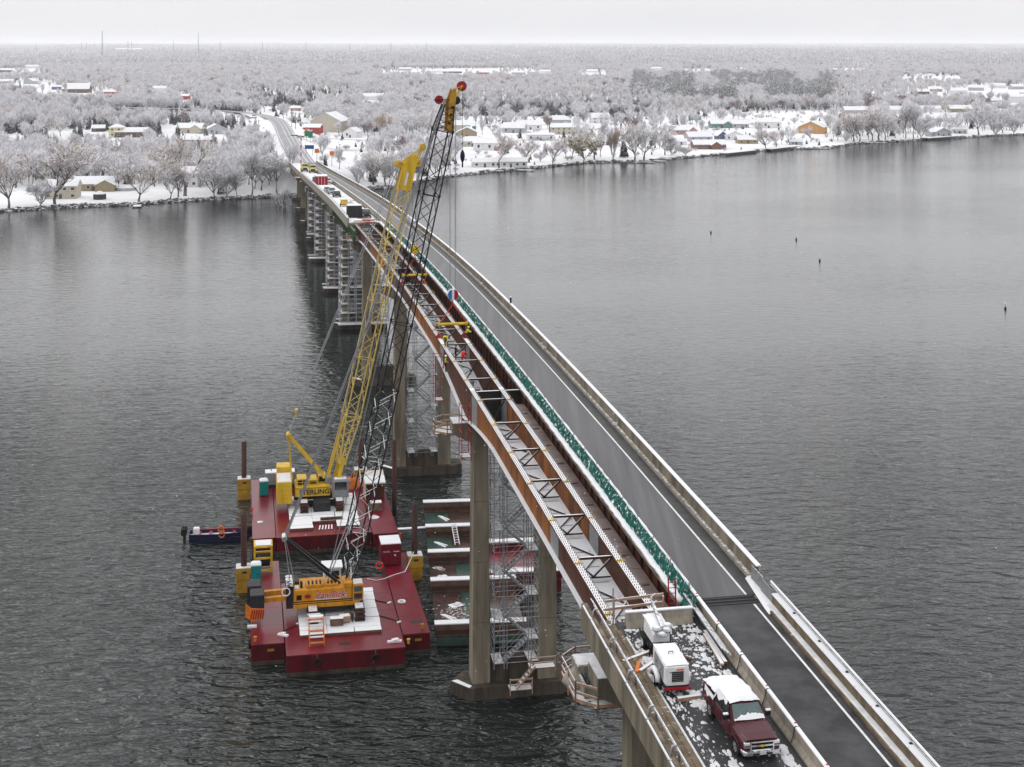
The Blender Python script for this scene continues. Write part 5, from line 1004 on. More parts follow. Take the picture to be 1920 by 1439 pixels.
loft([(-2.98, .86, .80, .52, .98), (-2.86, .97, .93, .46, 1.10), (-2.2, 1.0, .95, .42, 1.17), (-1.25, 1.01, .97, .40, 1.22), (1.2, 1.01, .97, .40, 1.24), (1.25, 1.01, .97, .42, 1.26), (2.9, 1.0, .97, .46, 1.30), (2.98, .97, .95, .55, 1.28)]).build('body', truck_red, tr)
hd = loft([(-2.9, .80, .74, 1.08, 1.145), (-2.3, .84, .80, 1.14, 1.215), (-1.3, .88, .84, 1.2, 1.275)]).build('hood', truck_red, tr, False)
for sx in (-1, 1): MB().bar((sx*.42, -2.85, 1.155), (sx*.5, -1.35, 1.285), .05, .02).build('hood_crease', truck_red, hd)
q = MB(); gz, rz0, rz1 = 1.22, 1.86, 1.88
q.add([(-.95, -1.32, gz), (.95, -1.32, gz), (.97, 1.22, gz), (-.97, 1.22, gz), (-.74, -.52, rz0), (.74, -.52, rz0), (.78, 1.0, rz1), (-.78, 1.0, rz1)], [(4, 5, 6, 7), (0, 1, 5, 4), (1, 2, 6, 5), (2, 3, 7, 6), (3, 0, 4, 7)]); cabp = q.build('cab', truck_red, tr)
q = MB(); q.add([(-.83, -1.275, 1.285), (.83, -1.275, 1.285), (.70, -.62, 1.80), (-.70, -.62, 1.80)], [(0, 1, 2, 3)]); q.v = [(x, y-.025, z+.02) for x, y, z in q.v]; ws = q.build('windshield', glass_teal, tr)
rq = random.Random(8); q = MB(); vs = []
for i in range(15): f = i/14; vs += [(-.82+1.64*f, -1.30-.03, 1.30), (-.80+1.6*f, -1.30+.65*.45*rq.uniform(.15, 1), 1.31+.52*.45*0)]
vs = []
for i in range(17):
    f = i/16; up = rq.uniform(.08, .22)+.22*max(0, math.sin(f*3.0-.2)); vs += [(-.80+1.6*f, -1.312, 1.30), (-.78+1.56*f, -1.312+.655*up, 1.30+.52*up+.02)]
q.add(vs, [(2*i, 2*i+2, 2*i+3, 2*i+1) for i in range(16)]); q.v = [(x, y-.02, z+.02) for x, y, z in q.v]; q.build('windshield_snow', snow, ws)
for sx in (-1, 1):
    q = MB(); q.bar((sx*.15, -1.34, 1.31), (sx*.72, -1.33, 1.325), .03, .02); q.build('wiper', black, ws)
    for y0, y1, y2, y3, nm in ((-.95, .05, .02, -.48, 'side_window'), (.15, 1.0, .88, .12, 'side_window')):
        q = MB(); q.add([(sx*.955, y0, 1.26), (sx*.965, y1, 1.27), (sx*.79, y2, 1.80), (sx*.78, y3, 1.80)], [(0, 1, 2, 3)]); q.v = [(x+sx*.02, y, z) for x, y, z in q.v]; q.build(nm, glass, tr)
    for y in (-1.15, .1, 1.15): MB().box(sx*1.005-.006, sx*1.005+.006, y-.012, y+.012, .5, 1.2).build('door_gap', black, tr)
    for y in (-.05, 1.0): MB().box(min(sx*1.0, sx*1.04), max(sx*1.0, sx*1.04), y-.12, y+.02, 1.08, 1.12).build('door_handle', chrome, tr)
    mr_ = MB().bevbox(*( (.99, 1.26) if sx > 0 else (-1.26, -.99)), -1.02, -.84, 1.27, 1.5, .04).build('mirror', black, tr); MB().box(*((1.0, 1.25) if sx > 0 else (-1.25, -1.0)), -1.0, -.86, 1.5, 1.56).build('mirror_snow', snow, mr_)
    wheel(tr, sx*.88, -1.98, .40, .40, .27); wheel(tr, sx*.88, 1.75, .40, .40, .27)
    for y in (-1.98, 1.75):
        q = MB(); q.tube([(sx*1.0, y-.52, .5), (sx*1.02, y-.4, .78), (sx*1.03, y, .90), (sx*1.02, y+.4, .78), (sx*1.0, y+.52, .5)], .035, 5); q.build('wheel_arch', truck_red, tr)
        MB().cyl((sx*.955, y, .42), (sx*1.008, y, .42), .46, 18).build('arch_well', black, tr)
    hl = MB().bevbox(*((.60, .93) if sx > 0 else (-.93, -.60)), -3.0, -2.86, .80, 1.06, .03).build('headlight', chrome, tr); MB().box(*((.63, .90) if sx > 0 else (-.90, -.63)), -3.012, -3.002, .84, .91).build('lens', glass_teal, hl); MB().box(*((.63, .90) if sx > 0 else (-.90, -.63)), -3.012, -3.002, .95, 1.02).build('lens', white_paint, hl)
    MB().bevbox(*((.66, .84) if sx > 0 else (-.84, -.66)), -3.10, -3.05, .53, .64, .02).build('fog_lamp', black, tr)
gr = MB().box(-.58, .58, -3.0, -2.9, .68, 1.07).build('grille', black, tr)
for z0, z1 in ((.66, .71), (.84, .92), (1.03, 1.08)): MB().box(-.6, .6, -3.03, -2.98, z0, z1).build('grille_bar', chrome, gr)
for x in (-.585, .585): MB().box(x-.03, x+.03, -3.028, -2.98, .70, 1.05).build('grille_side', chrome, gr)
q = MB(); q.prism([(-.16, -3.055, .855), (-.06, -3.055, .855), (-.05, -3.055, .825), (.06, -3.055, .825), (.07, -3.055, .855), (.16, -3.055, .855), (.14, -3.055, .905), (.05, -3.055, .905), (.04, -3.055, .935), (-.07, -3.055, .935), (-.08, -3.055, .905), (-.14, -3.055, .905)], (0, .02, 0)); q.build('emblem', crane_yellow, gr)
bp = loft([(-3.12, .86, .84, .46, .66), (-3.04, .99, .97, .44, .68), (-2.7, 1.015, 1.0, .44, .66)]).build('front_bumper', chrome, tr); MB().box(-.5, .5, -3.13, -3.10, .48, .56).build('air_dam', black, bp); MB().box(-.17, .17, -3.15, -3.125, .50, .65).build('licence_plate', white_paint, bp); text_part('plate_digits', 'AV 52417', .085, navy, bp, (0, -3.155, .575), (math.pi/2, 0, 0), ext=.002)
lumpy(lin(-.55, .45, 7), lin(-3.11, -2.98, 3), lambda x, y: .66, .01, 2, .05).build('bumper_snow', snow, bp, True)
lumpy(lin(-.80, .80, 9), lin(-.60, 1.12, 9), lambda x, y: 1.86-abs(x)**3*.10, .025, 4, .19).build('roof_snow', snow, tr, True)
lumpy(lin(-.96, .96, 9), lin(1.08, 2.98, 9), lambda x, y: 1.36+.40*max(0, 1-((y-1.1)/2.1)**2)*(1-abs(x)**4*.6), .03, 5, .14).build('bed_snow', snow, tr, True)
q = MB(); rq = random.Random(12); vs = []
for i in range(14): y = -.4+2.9*i/13; zt = 1.82 if y < 1.0 else 1.36; dr = rq.uniform(.12, .42) if y > .1 else rq.uniform(.05, .2); xt = -.79 if y < 1 else -.97; vs += [(xt-.03, y, zt+.06), (xt-.06-(.17*dr/.5 if y < 1 else .02), y+rq.uniform(-.05, .05), zt-dr)]
q.add(vs, [(2*i, 2*i+1, 2*i+3, 2*i+2) for i in range(13)]); q.build('side_snow', snow, tr, fix=False)
# trailer-mounted generator
gn = thing('generator_trailer', 'white trailer generator with a black rear grille and snow on its lid', 'generator', B(80.9, -6.62, ED(80.9)), ANG); gn.rotation_euler = (math.atan(.034), 0, ANG-.03)
cv = loft([(-1.35, .62, .60, .62, 1.58), (-1.3, .66, .64, .58, 1.64), (1.3, .66, .64, .58, 1.68), (1.36, .62, .6, .62, 1.62)]).build('canopy', white_paint, gn); lumpy(lin(-.63, .63, 7), lin(-1.33, 1.33, 9), lambda x, y: 1.66, .015, 6, .07).build('lid_snow', snow, cv, True)
MB().tube([(-.12, 0, 1.72), (-.12, 0, 1.84), (.12, 0, 1.84), (.12, 0, 1.72)], .025, 5).build('lifting_eye', black, cv)
gg = MB().box(-.30, .34, -1.375, -1.35, .80, 1.36).build('radiator_grille', black, cv)
for k in range(5): MB().box(-.28, .32, -1.385, -1.377, .85+.105*k, .87+.105*k).build('grille_slat', mid_grey, gg)
MB().box(-.05, .36, -1.372, -1.354, 1.41, 1.5).build('sticker', orange_paint, cv); MB().box(-.42, -.22, -1.37, -1.352, 1.3, 1.36).build('handle', mid_grey, cv)
for y in (-.5, .5): MB().box(-.672, -.665, y-.42, y+.42, .72, 1.5).build('side_door', mid_grey, cv); MB().box(-.685, -.675, y-.05, y+.05, 1.1, 1.2).build('latch', black, cv)
ch_ = MB().box(-.66, .66, -1.42, 1.45, .40, .57).build('chassis', dark_grey, gn); MB().box(-.7, .7, -1.5, -1.42, .42, .55).build('rear_bar', red_paint, ch_)
for sx in (-1, 1):
    wheel(gn, sx*.84, .1, .34, .34, .22, white_paint, False); f = MB(); f.tube([(sx*.84, -.5, .45), (sx*.84, -.42, .72), (sx*.84, -.1, .84), (sx*.84, .3, .84), (sx*.84, .62, .7), (sx*.84, .7, .45)], .15, 6); f.build('fender', snow, gn, True); MB().box(sx*.5-.06, sx*.5+.06, -1.52, -1.502, .46, .53).build('tail_lamp', hivis_red, ch_)
MB().bar((0, 1.4, .45), (0, 2.7, .42), .12).build('drawbar', dark_grey, gn); MB().cyl((0, 2.5, 0), (0, 2.5, .8), .05, 8).build('jack', galv, gn)
tag(MB().bar((-.1, 0, .12), (1.15, .15, .12), .24, .2).build('timber_chock', wood, None, loc=B(79.0, -6.7, ED(79.0)), rz=ANG), 'wooden baulk lying behind the generator trailer', 'timber')
# snow-covered towable lighting tower
lt = thing('lighting_tower', 'towable lighting tower buried in snow in front of the cross barrier', 'lighting tower', B(85.3, -6.1, ED(85.3)), ANG)
loft([(-.9, .5, .48, .55, 1.2), (.2, .5, .5, .55, 1.55), (1.1, .48, .4, .55, 1.6)]).build('hood', white_paint, lt); lumpy(lin(-.52, .52, 7), lin(-.6, 1.1, 8), lambda x, y: 1.2+.3*max(0, min(1, (y+.9)/1.2)), .03, 9, .12).build('hood_snow', snow, lt, True)
MB().box(-.62, .62, -1.3, 1.3, .38, .52).build('chassis', black, lt); MB().box(-.75, .75, -1.36, -1.0, .25, .75).build('control_box', black, lt); MB().box(-.3, .6, -1.372, -1.362, .62, .7).build('name_strip', mid_grey, lt)
for sx in (-1, 1): wheel(lt, sx*.72, .2, .32, .32, .2, white_paint, False); MB().bar((sx*.75, -1.2, .55), (sx*.8, -1.25, 0), .08).build('outrigger', black, lt)
MB().bar((.1, -.7, 1.42), (.2, 1.6, 2.0), .16).build('mast', galv, lt)
for i, (x, y, z) in enumerate(((-.25, -.85, 1.42), (.3, -.95, 1.36), (-.05, -1.15, 1.2), (.42, -.7, 1.5))): q = MB(); q.tube([(x, y, z), (x, y, z+.06), (x, y, z+.13)], [.28, .3, .12], 12); q.build('lamp_head', galv, lt); q = MB(); q.tube([(x, y, z+.1), (x, y, z+.19)], [.27, .12], 12); q.build('lamp_snow', snow, lt, True)
for i in range(5): MB().bar((.15, 1.2+.1*i, 1.95+.1*i), (.15+.25*math.sin(i*2), 1.25+.1*i, 2.1+.1*i), .04).build('cable_coil', snow, lt)
# planks, tools and pipes lying in the snow on the deck
dk = random.Random(31)
LY = [(84.2, -7.5, 2.4, .5, wood, 'plank leaning on the left kerb beside the lighting tower'), (82.9, -7.9, 1.5, 1.2, orange_paint, 'orange board leaning at the kerb'), (83.8, -5.2, 1.6, -.9, wood_dark, 'dark plank under the lighting tower'), (83.2, -7.0, 2.6, .75, wood, 'long plank lying across from the kerb'), (84.6, -2.85, 4.4, 1.52, wood_snowy, 'brown beam lying along the barrier, nearer'), (84.3, -3.05, 4.2, 1.49, wood, 'yellow-brown beam lying along the barrier, farther')]
for s, t, L, a, m, lab in LY: tag(MB().cbox((0, 0, .1), (L, .2, .12)).build('plank', m, None, loc=B(s, t, ED(s)+.06), rz=ANG+a), lab, 'plank', 'timber lying on the near deck')
# slush and snow patches on the near deck
q = MB()
def blob(t, s, r, h, sq=1.):
    n = 9; z = ED(s); ring = []; r *= .62
    for k in range(n): a = k*2*math.pi/n; rr = r*dk.uniform(.55, 1.25); ring.append((t+rr*math.cos(a)*sq, s+rr*math.sin(a)/sq, z+.003))
    inner = [((x-t)*.55+t, (y-s)*.55+s, z+h*dk.uniform(.6, 1.3)) for x, y, _ in ring]
    q.add(ring+inner+[(t, s, z+h*1.1)], [(i, (i+1) % n, n+(i+1) % n, n+i) for i in range(n)]+[(n+i, n+(i+1) % n, 2*n) for i in range(n)])
for i in range(420):    # along the barrier
    s = dk.uniform(60, 88); t = -2.95-abs(dk.gauss(0, .42)); blob(t, s, dk.choice([.06, .09, .14, .25, .4])*dk.uniform(.7, 1.3), .05, .7)
for i in range(60): blob(-2.95-dk.uniform(0, .35), dk.uniform(58, 74), dk.uniform(.3, .6), .09, .6)
for i in range(150): blob(-3.4+dk.gauss(0, .35), dk.uniform(66, 71.5), dk.uniform(.15, .45), .05, .7)
for i in range(460): s = dk.gauss(85, 2.0); t = dk.uniform(-7.5, -3.2); blob(t, min(s, 87.8), dk.choice([.04, .06, .09, .14, .24])*dk.uniform(.7, 1.3), .05)
for i in range(260): blob(-7.2+abs(dk.gauss(0, .35)), dk.uniform(66, 86), dk.choice([.04, .07, .12, .2, .32])*dk.uniform(.7, 1.2), .05, .6)
for i in range(60): blob(-5.95+dk.gauss(0, .13), dk.uniform(70.4, 73.8), dk.uniform(.1, .26), .04, .7)
for i in range(70): blob(dk.gauss(-5.7, .25), dk.gauss(79.0, .7), dk.uniform(.1, .4), .06)
for i in range(500): blob(dk.uniform(-7.3, -3.0), dk.uniform(62, 87.8), dk.uniform(.02, .07), .02)
for i in range(40): blob(dk.gauss(-4.6, .4), dk.gauss(71.0, .2), dk.uniform(.06, .16), .03)
for i in range(40): blob(-7.0+dk.gauss(0, .3), dk.gauss(83, .9), dk.uniform(.2, .5), .14)
o = q.build('slush', snow_thin, None, True, loc=(BX, 0, 0), rz=ANG, fix=False); tag(o, 'trampled snow and slush scattered over the near work zone', 'snow', kind='stuff')

# ---------------- vehicles parked on the far deck
def far_car(s, t, colour, label, kind='pickup', flip=True, name='parked_car', snowy=True):
    r = thing(name, label, 'car' if kind != 'truck' else 'truck', B(s, t, ED(s)+.05), ANG+(0 if flip else math.pi), 'vehicles parked on the far deck'); r.rotation_euler = (-.03, 0, ANG+(0 if flip else math.pi))
    if kind == 'truck':
        loft([(-4.0, 1.0, .95, .7, 1.9), (-3.6, 1.15, 1.05, .6, 2.1), (-2.4, 1.15, 1.1, .6, 2.1)]).build('bonnet', colour, r); loft([(-2.4, 1.2, 1.0, .8, 3.0), (-.9, 1.2, 1.1, .8, 3.1)]).build('cab', colour, r); MB().box(-.95, .95, -2.46, -2.41, 2.15, 2.8).build('windshield', glass, r); loft([(-.8, 1.2, 1.25, 1.1, 2.6), (3.6, 1.2, 1.25, 1.1, 2.7)]).build('tipper_body', dark_grey, r)
        MB().box(-.8, .8, -4.06, -4.0, .9, 1.6).build('grille', dark_grey, r); MB().box(-1.2, 1.2, -4.2, -4.02, .5, .8).build('bumper', dark_grey, r)
        for sx in (-1, 1): MB().box(sx*.85-.15, sx*.85+.15, -4.05, -4.0, 1.2, 1.45).build('headlight', white_paint, r); [wheel(r, sx*1.05, y, .52, .52, .35, mid_grey, False) for y in (-3.0, 1.4, 2.6)]
        return
    H_ = 1.0 if kind == 'pickup' else .85
    loft([(-2.7, .85, .8, .45, .85), (-2.5, .95, .9, .4, H_), (-1.2, .98, .94, .4, H_+.08), (2.5, .98, .94, .45, H_+.12), (2.65, .92, .9, .5, H_)]).build('body', colour, r)
    y1 = 1.0 if kind == 'pickup' else 2.2
    loft([(-1.2, .9, .85, H_, H_+.1), (-.5, .9, .72, H_, H_+.66), (y1-.3, .9, .74, H_, H_+.68), (y1, .9, .85, H_, H_+.2)]).build('cab', colour, r); q = MB(); q.add([(-.74, -1.17, H_+.14), (.74, -1.17, H_+.14), (.62, -.53, H_+.6), (-.62, -.53, H_+.6)], [(0, 1, 2, 3)]); q.v = [(x, y-.06, z+.03) for x, y, z in q.v]; q.build('windshield', glass, r)
    for sx in (-1, 1): MB().box(sx*.86-.02, sx*.86+.02, -.5, y1-.4, H_+.2, H_+.52).build('side_window', glass, r); [wheel(r, sx*.86, y, .36, .36, .24, mid_grey, False) for y in (-1.75, 1.65)]; MB().box(sx*.7-.14, sx*.7+.14, -2.72, -2.66, .66, .78).build('headlight', white_paint, r)
    MB().box(-.6, .6, -2.73, -2.68, .5, .75).build('grille', black, r)
    if snowy: lumpy(lin(-.7, .7, 4), lin(-.5, y1-.2, 5), lambda x, y: H_+.66, .02, int(s), .1).build('roof_snow', snow, r, True)
    if kind == 'pickup': lumpy(lin(-.9, .9, 4), lin(1.1, 2.55, 4), lambda x, y: H_+.05, .03, int(s)+1, .1).build('bed_snow', snow, r, True)
silver = mat('silver_car_paint', (.35, .37, .40), (.3, .32, .35), rough=.3, metal=.3, scale=2)
truck_yellow = mat('pale_yellow_truck_paint', (.62, .55, .16), (.5, .44, .13), rough=.4, scale=2)
far_car(301.5, -4.7, dark_grey, 'dark pickup parked beside the charcoal box near the far end of the steel'); far_car(392, -7.2, silver, 'silver car on the far deck, nearer the red container', 'car'); far_car(384, -6.6, silver, 'blue-grey pickup on the far deck in front of the silver car'); far_car(370, -6.2, dark_grey, 'dark car parked by the left parapet of the far deck', 'car'); far_car(445, -4.0, white_paint, 'white pickup right of the red container on the far deck')
far_car(541, -4.2, truck_yellow, 'pale yellow tipper truck on the bridge, right of two', 'truck', name='tipper_truck', snowy=False); far_car(556, -6.4, truck_yellow, 'pale yellow tipper truck on the bridge, left of two', 'truck', name='tipper_truck', snowy=False)
X, Y, z = -105.5, 707, 11.45
cr = thing('white_car', 'white car driving on the approach road', 'car', (X, Y, z), ANG); loft([(-2.2, .8, .75, .3, .8), (2.2, .85, .8, .3, .9)]).build('body', white_paint, cr); loft([(-1.1, .8, .7, .8, .9), (-.5, .8, .62, .8, 1.4), (1.2, .8, .62, .8, 1.42), (1.8, .8, .7, .8, 1.0)]).build('cab', glass, cr); [wheel(cr, sx*.75, y, .3, .3, .2, mid_grey, False) for sx in (-1, 1) for y in (-1.4, 1.4)]
for i, (px, py) in enumerate(((552, 256), (564, 258))):
    X, Y, z = ground(px, py); c = thing('parked_car', ['dark car with a snowy roof at the road fork', 'second dark car at the road fork'][i], 'car', (X, Y, z+.1), .9+ANG, 'cars at the road fork'); loft([(-2.2, .8, .75, .3, .8), (2.2, .85, .8, .3, .9)]).build('body', dark_grey, c); loft([(-1.1, .8, .7, .8, .9), (-.5, .8, .62, .8, 1.4), (1.2, .8, .62, .8, 1.42), (1.8, .8, .7, .8, 1.0)]).build('cab', snow, c); [wheel(c, sx*.75, y, .3, .3, .2, mid_grey, False) for sx in (-1, 1) for y in (-1.4, 1.4)]
bx = thing('site_box', 'charcoal steel site box at the far end of the steel', 'container', B(302, -7.0, ED(302)+.05), ANG); MB().bevbox(-1.5, 1.5, -1.4, 1.4, 0, 2.5, .05).build('body', dark_grey, bx); MB().box(-1.48, 1.48, -1.38, 1.38, 2.505, 2.6).build('snow_cap', snow, bx); MB().box(-.02, .02, -1.43, -1.4, .1, 2.4).build('door_gap', black, bx)
rc = thing('shipping_container', 'red shipping container with snow on top on the far deck', 'container', B(440, -6.4, ED(440)+.05), ANG); MB().box(-1.8, 1.8, -3, 3, 0, 2.7).build('body', red_paint, rc); MB().box(-1.8, 1.8, -3, 3, 2.705, 2.85).build('snow_cap', snow, rc); [MB().box(x-.04, x+.04, -3.06, -3.0, .1, 2.6).build('door_bar', white_paint, rc) for x in (-.9, 0, .9)]
yc = thing('air_compressor', 'yellow towable air compressor on the far deck', 'compressor', B(333, -6.9, ED(333)+.05), ANG); loft([(-1.2, .8, .75, .5, 1.5), (1.2, .8, .75, .5, 1.6)]).build('canopy', crane_yellow, yc); MB().box(-.7, .7, -1.1, 1.1, 1.58, 1.66).build('snow_cap', snow, yc); [wheel(yc, sx*.85, 0, .35, .35, .2, mid_grey, False) for sx in (-1, 1)]; MB().box(-.8, .8, -1.3, 1.3, .35, .5).build('chassis', dark_grey, yc)
hb = random.Random(2)
for i in range(3): tag(MB().tube([(hb.uniform(-1, 1), y*1.1, .08+.5*math.sin(y*.6+i)**2*(i == 1)) for y in range(12)], .05, 5).build('hose', galv_dark, None, loc=B(320+i*9, -5+i*.4, ED(325+i*9)+.05), rz=ANG), ['black hose snaking across the far deck near the compressor', 'looping hose beside the compressor', 'hose trailing towards the parked cars'][i], 'hose')
def potty(loc, rz, label):
    r = thing('portable_toilet', label, 'portable toilet', loc, rz, 'teal portable toilets'); b_ = MB().bevbox(-.56, .56, -.58, .58, .12, 2.0, .05).build('cabin', teal, r); MB().box(-.6, .6, -.62, .62, 0, .12).build('skid', dark_grey, r)
    d = MB().box(-.4, .4, -.61, -.582, .2, 1.9).build('door', teal, r); MB().box(.28, .34, -.63, -.612, 1.0, 1.12).build('handle', black, d)
    for x in (-.55, .55):
        for y in (-.57, .57): MB().box(x-.03, x+.03, y-.03, y+.03, .12, 2.0).build('corner_post', teal, r)
    q = MB(); q.tube([(0, 0, 2.0), (0, 0, 2.12), (0, 0, 2.3), (0, 0, 2.36)], [.82, .82, .55, .2], 4); q.v = [(x*math.cos(.785)-y*math.sin(.785), x*math.sin(.785)+y*math.cos(.785), z) for x, y, z in q.v]; q.build('roof', snow, r)
    MB().cyl((.4, .42, 2.2), (.4, .42, 2.75), .05, 6).build('vent_pipe', mid_grey, r); return r
potty(B(448, -8.0, ED(448)+.05), ANG, 'teal portable toilet beside the red container on the far deck')
bpole = thing('striped_pole', 'tall red and white striped pole at the far left parapet', 'pole', B(517, -9.3, ED(517)), ANG)
for k in range(10): MB().cyl((0, 0, k*1.35), (0, 0, k*1.35+1.35), .2, 8).build('band', hivis_red if k % 2 else white_paint, bpole)
fp = platform(523, -11.6, -9.4, ED(523)-.9, 2.6, 'small timber platform outside the far left parapet')
for s in (305, 180, 345): 
    lp = thing('marker_post', {305: 'black post on the right parapet beside the yellow boom', 180: 'short post on the right parapet', 345: 'dark post farther along the right parapet'}[s], 'post', B(s, 2.98, ED(s)+1.1), ANG); MB().cyl((0, 0, 0), (0, 0, .7), .12, 8).build('post', dark_grey, lp); MB().cyl((0, 0, .7), (0, 0, .82), .14, 8).build('cap', snow, lp)
bn = thing('parapet_banner', 'white lettered banner on the right parapet behind the yellow boom', 'banner', B(284, 2.76, ED(284)+.1), ANG); bn.rotation_euler = (-.02, 0, ANG); MB().box(-.06, -.02, -9, 9, .25, .95).build('panel', white_paint, bn)
for k, c in enumerate('CONNOR'): text_part('letter', c, .55, navy, bn, (-.07, 6-2.3*k, .6), (math.pi/2, 0, -math.pi/2))

# ---------------- workers on the girders
def person(loc, rz, label, joints, mats, hat=hivis, scale=1.):
    """joints: name -> (x, y, z); one skinned body grown over the skeleton; mats: torso, legs"""
    J = dict(joints); names = list(J); E_ = [('pelvis', 'waist'), ('waist', 'chest'), ('chest', 'neck'), ('neck', 'chin'), ('chin', 'crown')]
    for s in 'LR': E_ += [('chest', 'sho'+s), ('sho'+s, 'elb'+s), ('elb'+s, 'wri'+s), ('wri'+s, 'han'+s), ('pelvis', 'hip'+s), ('hip'+s, 'kne'+s), ('kne'+s, 'ank'+s), ('ank'+s, 'toe'+s)]
    R_ = {'pelvis': .15, 'waist': .14, 'chest': .17, 'neck': .07, 'chin': .085, 'crown': .095}
    for s in 'LR': R_.update({'sho'+s: .09, 'elb'+s: .06, 'wri'+s: .048, 'han'+s: .05, 'hip'+s: .11, 'kne'+s: .075, 'ank'+s: .06, 'toe'+s: .05})
    me = bpy.data.meshes.new('body'); me.from_pydata([J[k] for k in names], [(names.index(a), names.index(b)) for a, b in E_], []); o = bpy.data.objects.new('body', me); COL.objects.link(o)
    o.modifiers.new('skin', 'SKIN'); bpy.context.view_layer.update()
    for i, k in enumerate(names): v = me.skin_vertices[0].data[i]; v.radius = (R_[k], R_[k]*.85 if k in ('chest', 'waist') else R_[k]); v.use_root = k == 'pelvis'
    o.modifiers.new('sub', 'SUBSURF').levels = 1; dg = bpy.context.evaluated_depsgraph_get(); m2 = bpy.data.meshes.new_from_object(o.evaluated_get(dg)); bpy.data.objects.remove(o)
    m2.materials.clear()
    for mm in (mats[0], mats[1], skin, black): m2.materials.append(mm)
    P = {k: Vector(J[k]) for k in names}
    for f in m2.polygons:
        k = min(names, key=lambda q: (P[q]-f.center).length); f.material_index = 2 if k in ('neck', 'chin', 'crown', 'hanL', 'hanR') else (3 if k[:3] in ('ank', 'toe') else (1 if k[:3] in ('hip', 'kne', 'pel') else 0)); f.use_smooth = True
    r = thing('person', label, 'person', loc, rz, 'workers on the girders'); r.scale = (scale,)*3; b_ = bpy.data.objects.new('body', m2); COL.objects.link(b_); b_.parent = r
    c = P['crown']; q = MB(); q.tube([c+Vector((0, 0, .0)), c+Vector((0, 0, .015)), c+Vector((0, 0, .10)), c+Vector((0, 0, .14))], [.17, .13, .115, .05], 12); q.build('hard_hat', hat, r, True)
    u = P['chin']; q = MB(); q.cbox((u.x, u.y-.09, u.z+.02), (.03, .04, .05)); q.build('nose', skin, r); return r
STAND_ = dict(pelvis=(0, 0, .95), waist=(0, 0, 1.1), chest=(0, 0, 1.35), neck=(0, -.01, 1.5), chin=(0, -.03, 1.58), crown=(0, -.02, 1.68), shoL=(-.2, 0, 1.42), elbL=(-.27, -.08, 1.15), wriL=(-.22, -.28, 1.02), hanL=(-.2, -.36, 1.0), shoR=(.2, 0, 1.42), elbR=(.28, -.05, 1.15), wriR=(.24, -.25, 1.0), hanR=(.22, -.33, .98), hipL=(-.1, 0, .9), kneL=(-.12, -.04, .5), ankL=(-.12, .02, .09), toeL=(-.13, -.15, .05), hipR=(.1, 0, .9), kneR=(.12, -.02, .5), ankR=(.13, .03, .09), toeR=(.14, -.14, .05))
BEND = dict(STAND_, waist=(0, -.12, 1.08), chest=(0, -.38, 1.2), neck=(0, -.52, 1.22), chin=(0, -.6, 1.2), crown=(0, -.69, 1.24), shoL=(-.2, -.42, 1.2), elbL=(-.26, -.5, .95), wriL=(-.2, -.6, .75), hanL=(-.18, -.64, .68), shoR=(.2, -.42, 1.2), elbR=(.28, -.5, .96), wriR=(.24, -.62, .76), hanR=(.22, -.66, .7), kneL=(-.14, -.08, .5), kneR=(.14, -.02, .5))
KNEEL = dict(STAND_, pelvis=(0, .05, .55), waist=(0, 0, .7), chest=(0, -.12, .93), neck=(0, -.18, 1.07), chin=(0, -.22, 1.14), crown=(0, -.22, 1.25), shoL=(-.2, -.12, 1.0), elbL=(-.26, -.3, .8), wriL=(-.18, -.48, .75), hanL=(-.15, -.55, .74), shoR=(.2, -.12, 1.0), elbR=(.26, -.3, .8), wriR=(.18, -.5, .74), hanR=(.15, -.57, .73), hipL=(-.11, .02, .5), kneL=(-.16, -.33, .42), ankL=(-.16, -.22, .06), toeL=(-.17, -.4, .04), hipR=(.11, .02, .5), kneR=(.14, -.2, .08), ankR=(.14, .25, .08), toeR=(.15, .4, .04))
person(B(162.6, -7.45, ED(162)-.2), ANG-.4, 'person in a yellow vest bending over the outer girder splice', BEND, (hivis, cloth_dark), hivis)
person(B(158.6, -8.1, ED(159)-2.0), ANG+1.4, 'person in a white hard hat standing outside the outer girder', STAND_, (hivis, cloth_dark), white_paint)
person(B(161.4, -6.6, ED(161)-1.5), ANG+1.2, 'person in dark clothes standing between the girders', STAND_, (cloth_dark, cloth_dark), dark_grey)
person(B(160.6, -5.9, ED(161)-1.55), ANG+2.6, 'person in a red jacket kneeling between the girders', KNEEL, (hivis_red, hivis_red), dark_grey, 1.1)
person(B(166.6, -4.6, ED(166)-.2), ANG+1.3, 'person in a yellow vest crouching on the inner girder', KNEEL, (hivis, cloth_dark), hivis)
for i, (s, t, c) in enumerate(((153.5, -6.4, orange_paint), (154.6, -6.9, spud_rust), (155.3, -5.8, mid_grey), (152.6, -5.6, black))):
    r = thing('work_bucket', ['orange bucket', 'brown drum', 'grey bucket', 'black bucket'][i]+' standing between the girders near the workers', 'bucket', B(s, t, ED(s)-.2-DEPTH(s)+.02), ANG, 'buckets between the girders'); MB().cyl((0, 0, 0), (0, 0, .7), .22, 10, r2=.28).build('pail', c, r); q = MB(); q.tube([(-.27, 0, .68), (-.2, 0, .95), (.2, 0, .95), (.27, 0, .68)], .02, 4); q.build('bail', black, r)
MB  # end of deck items

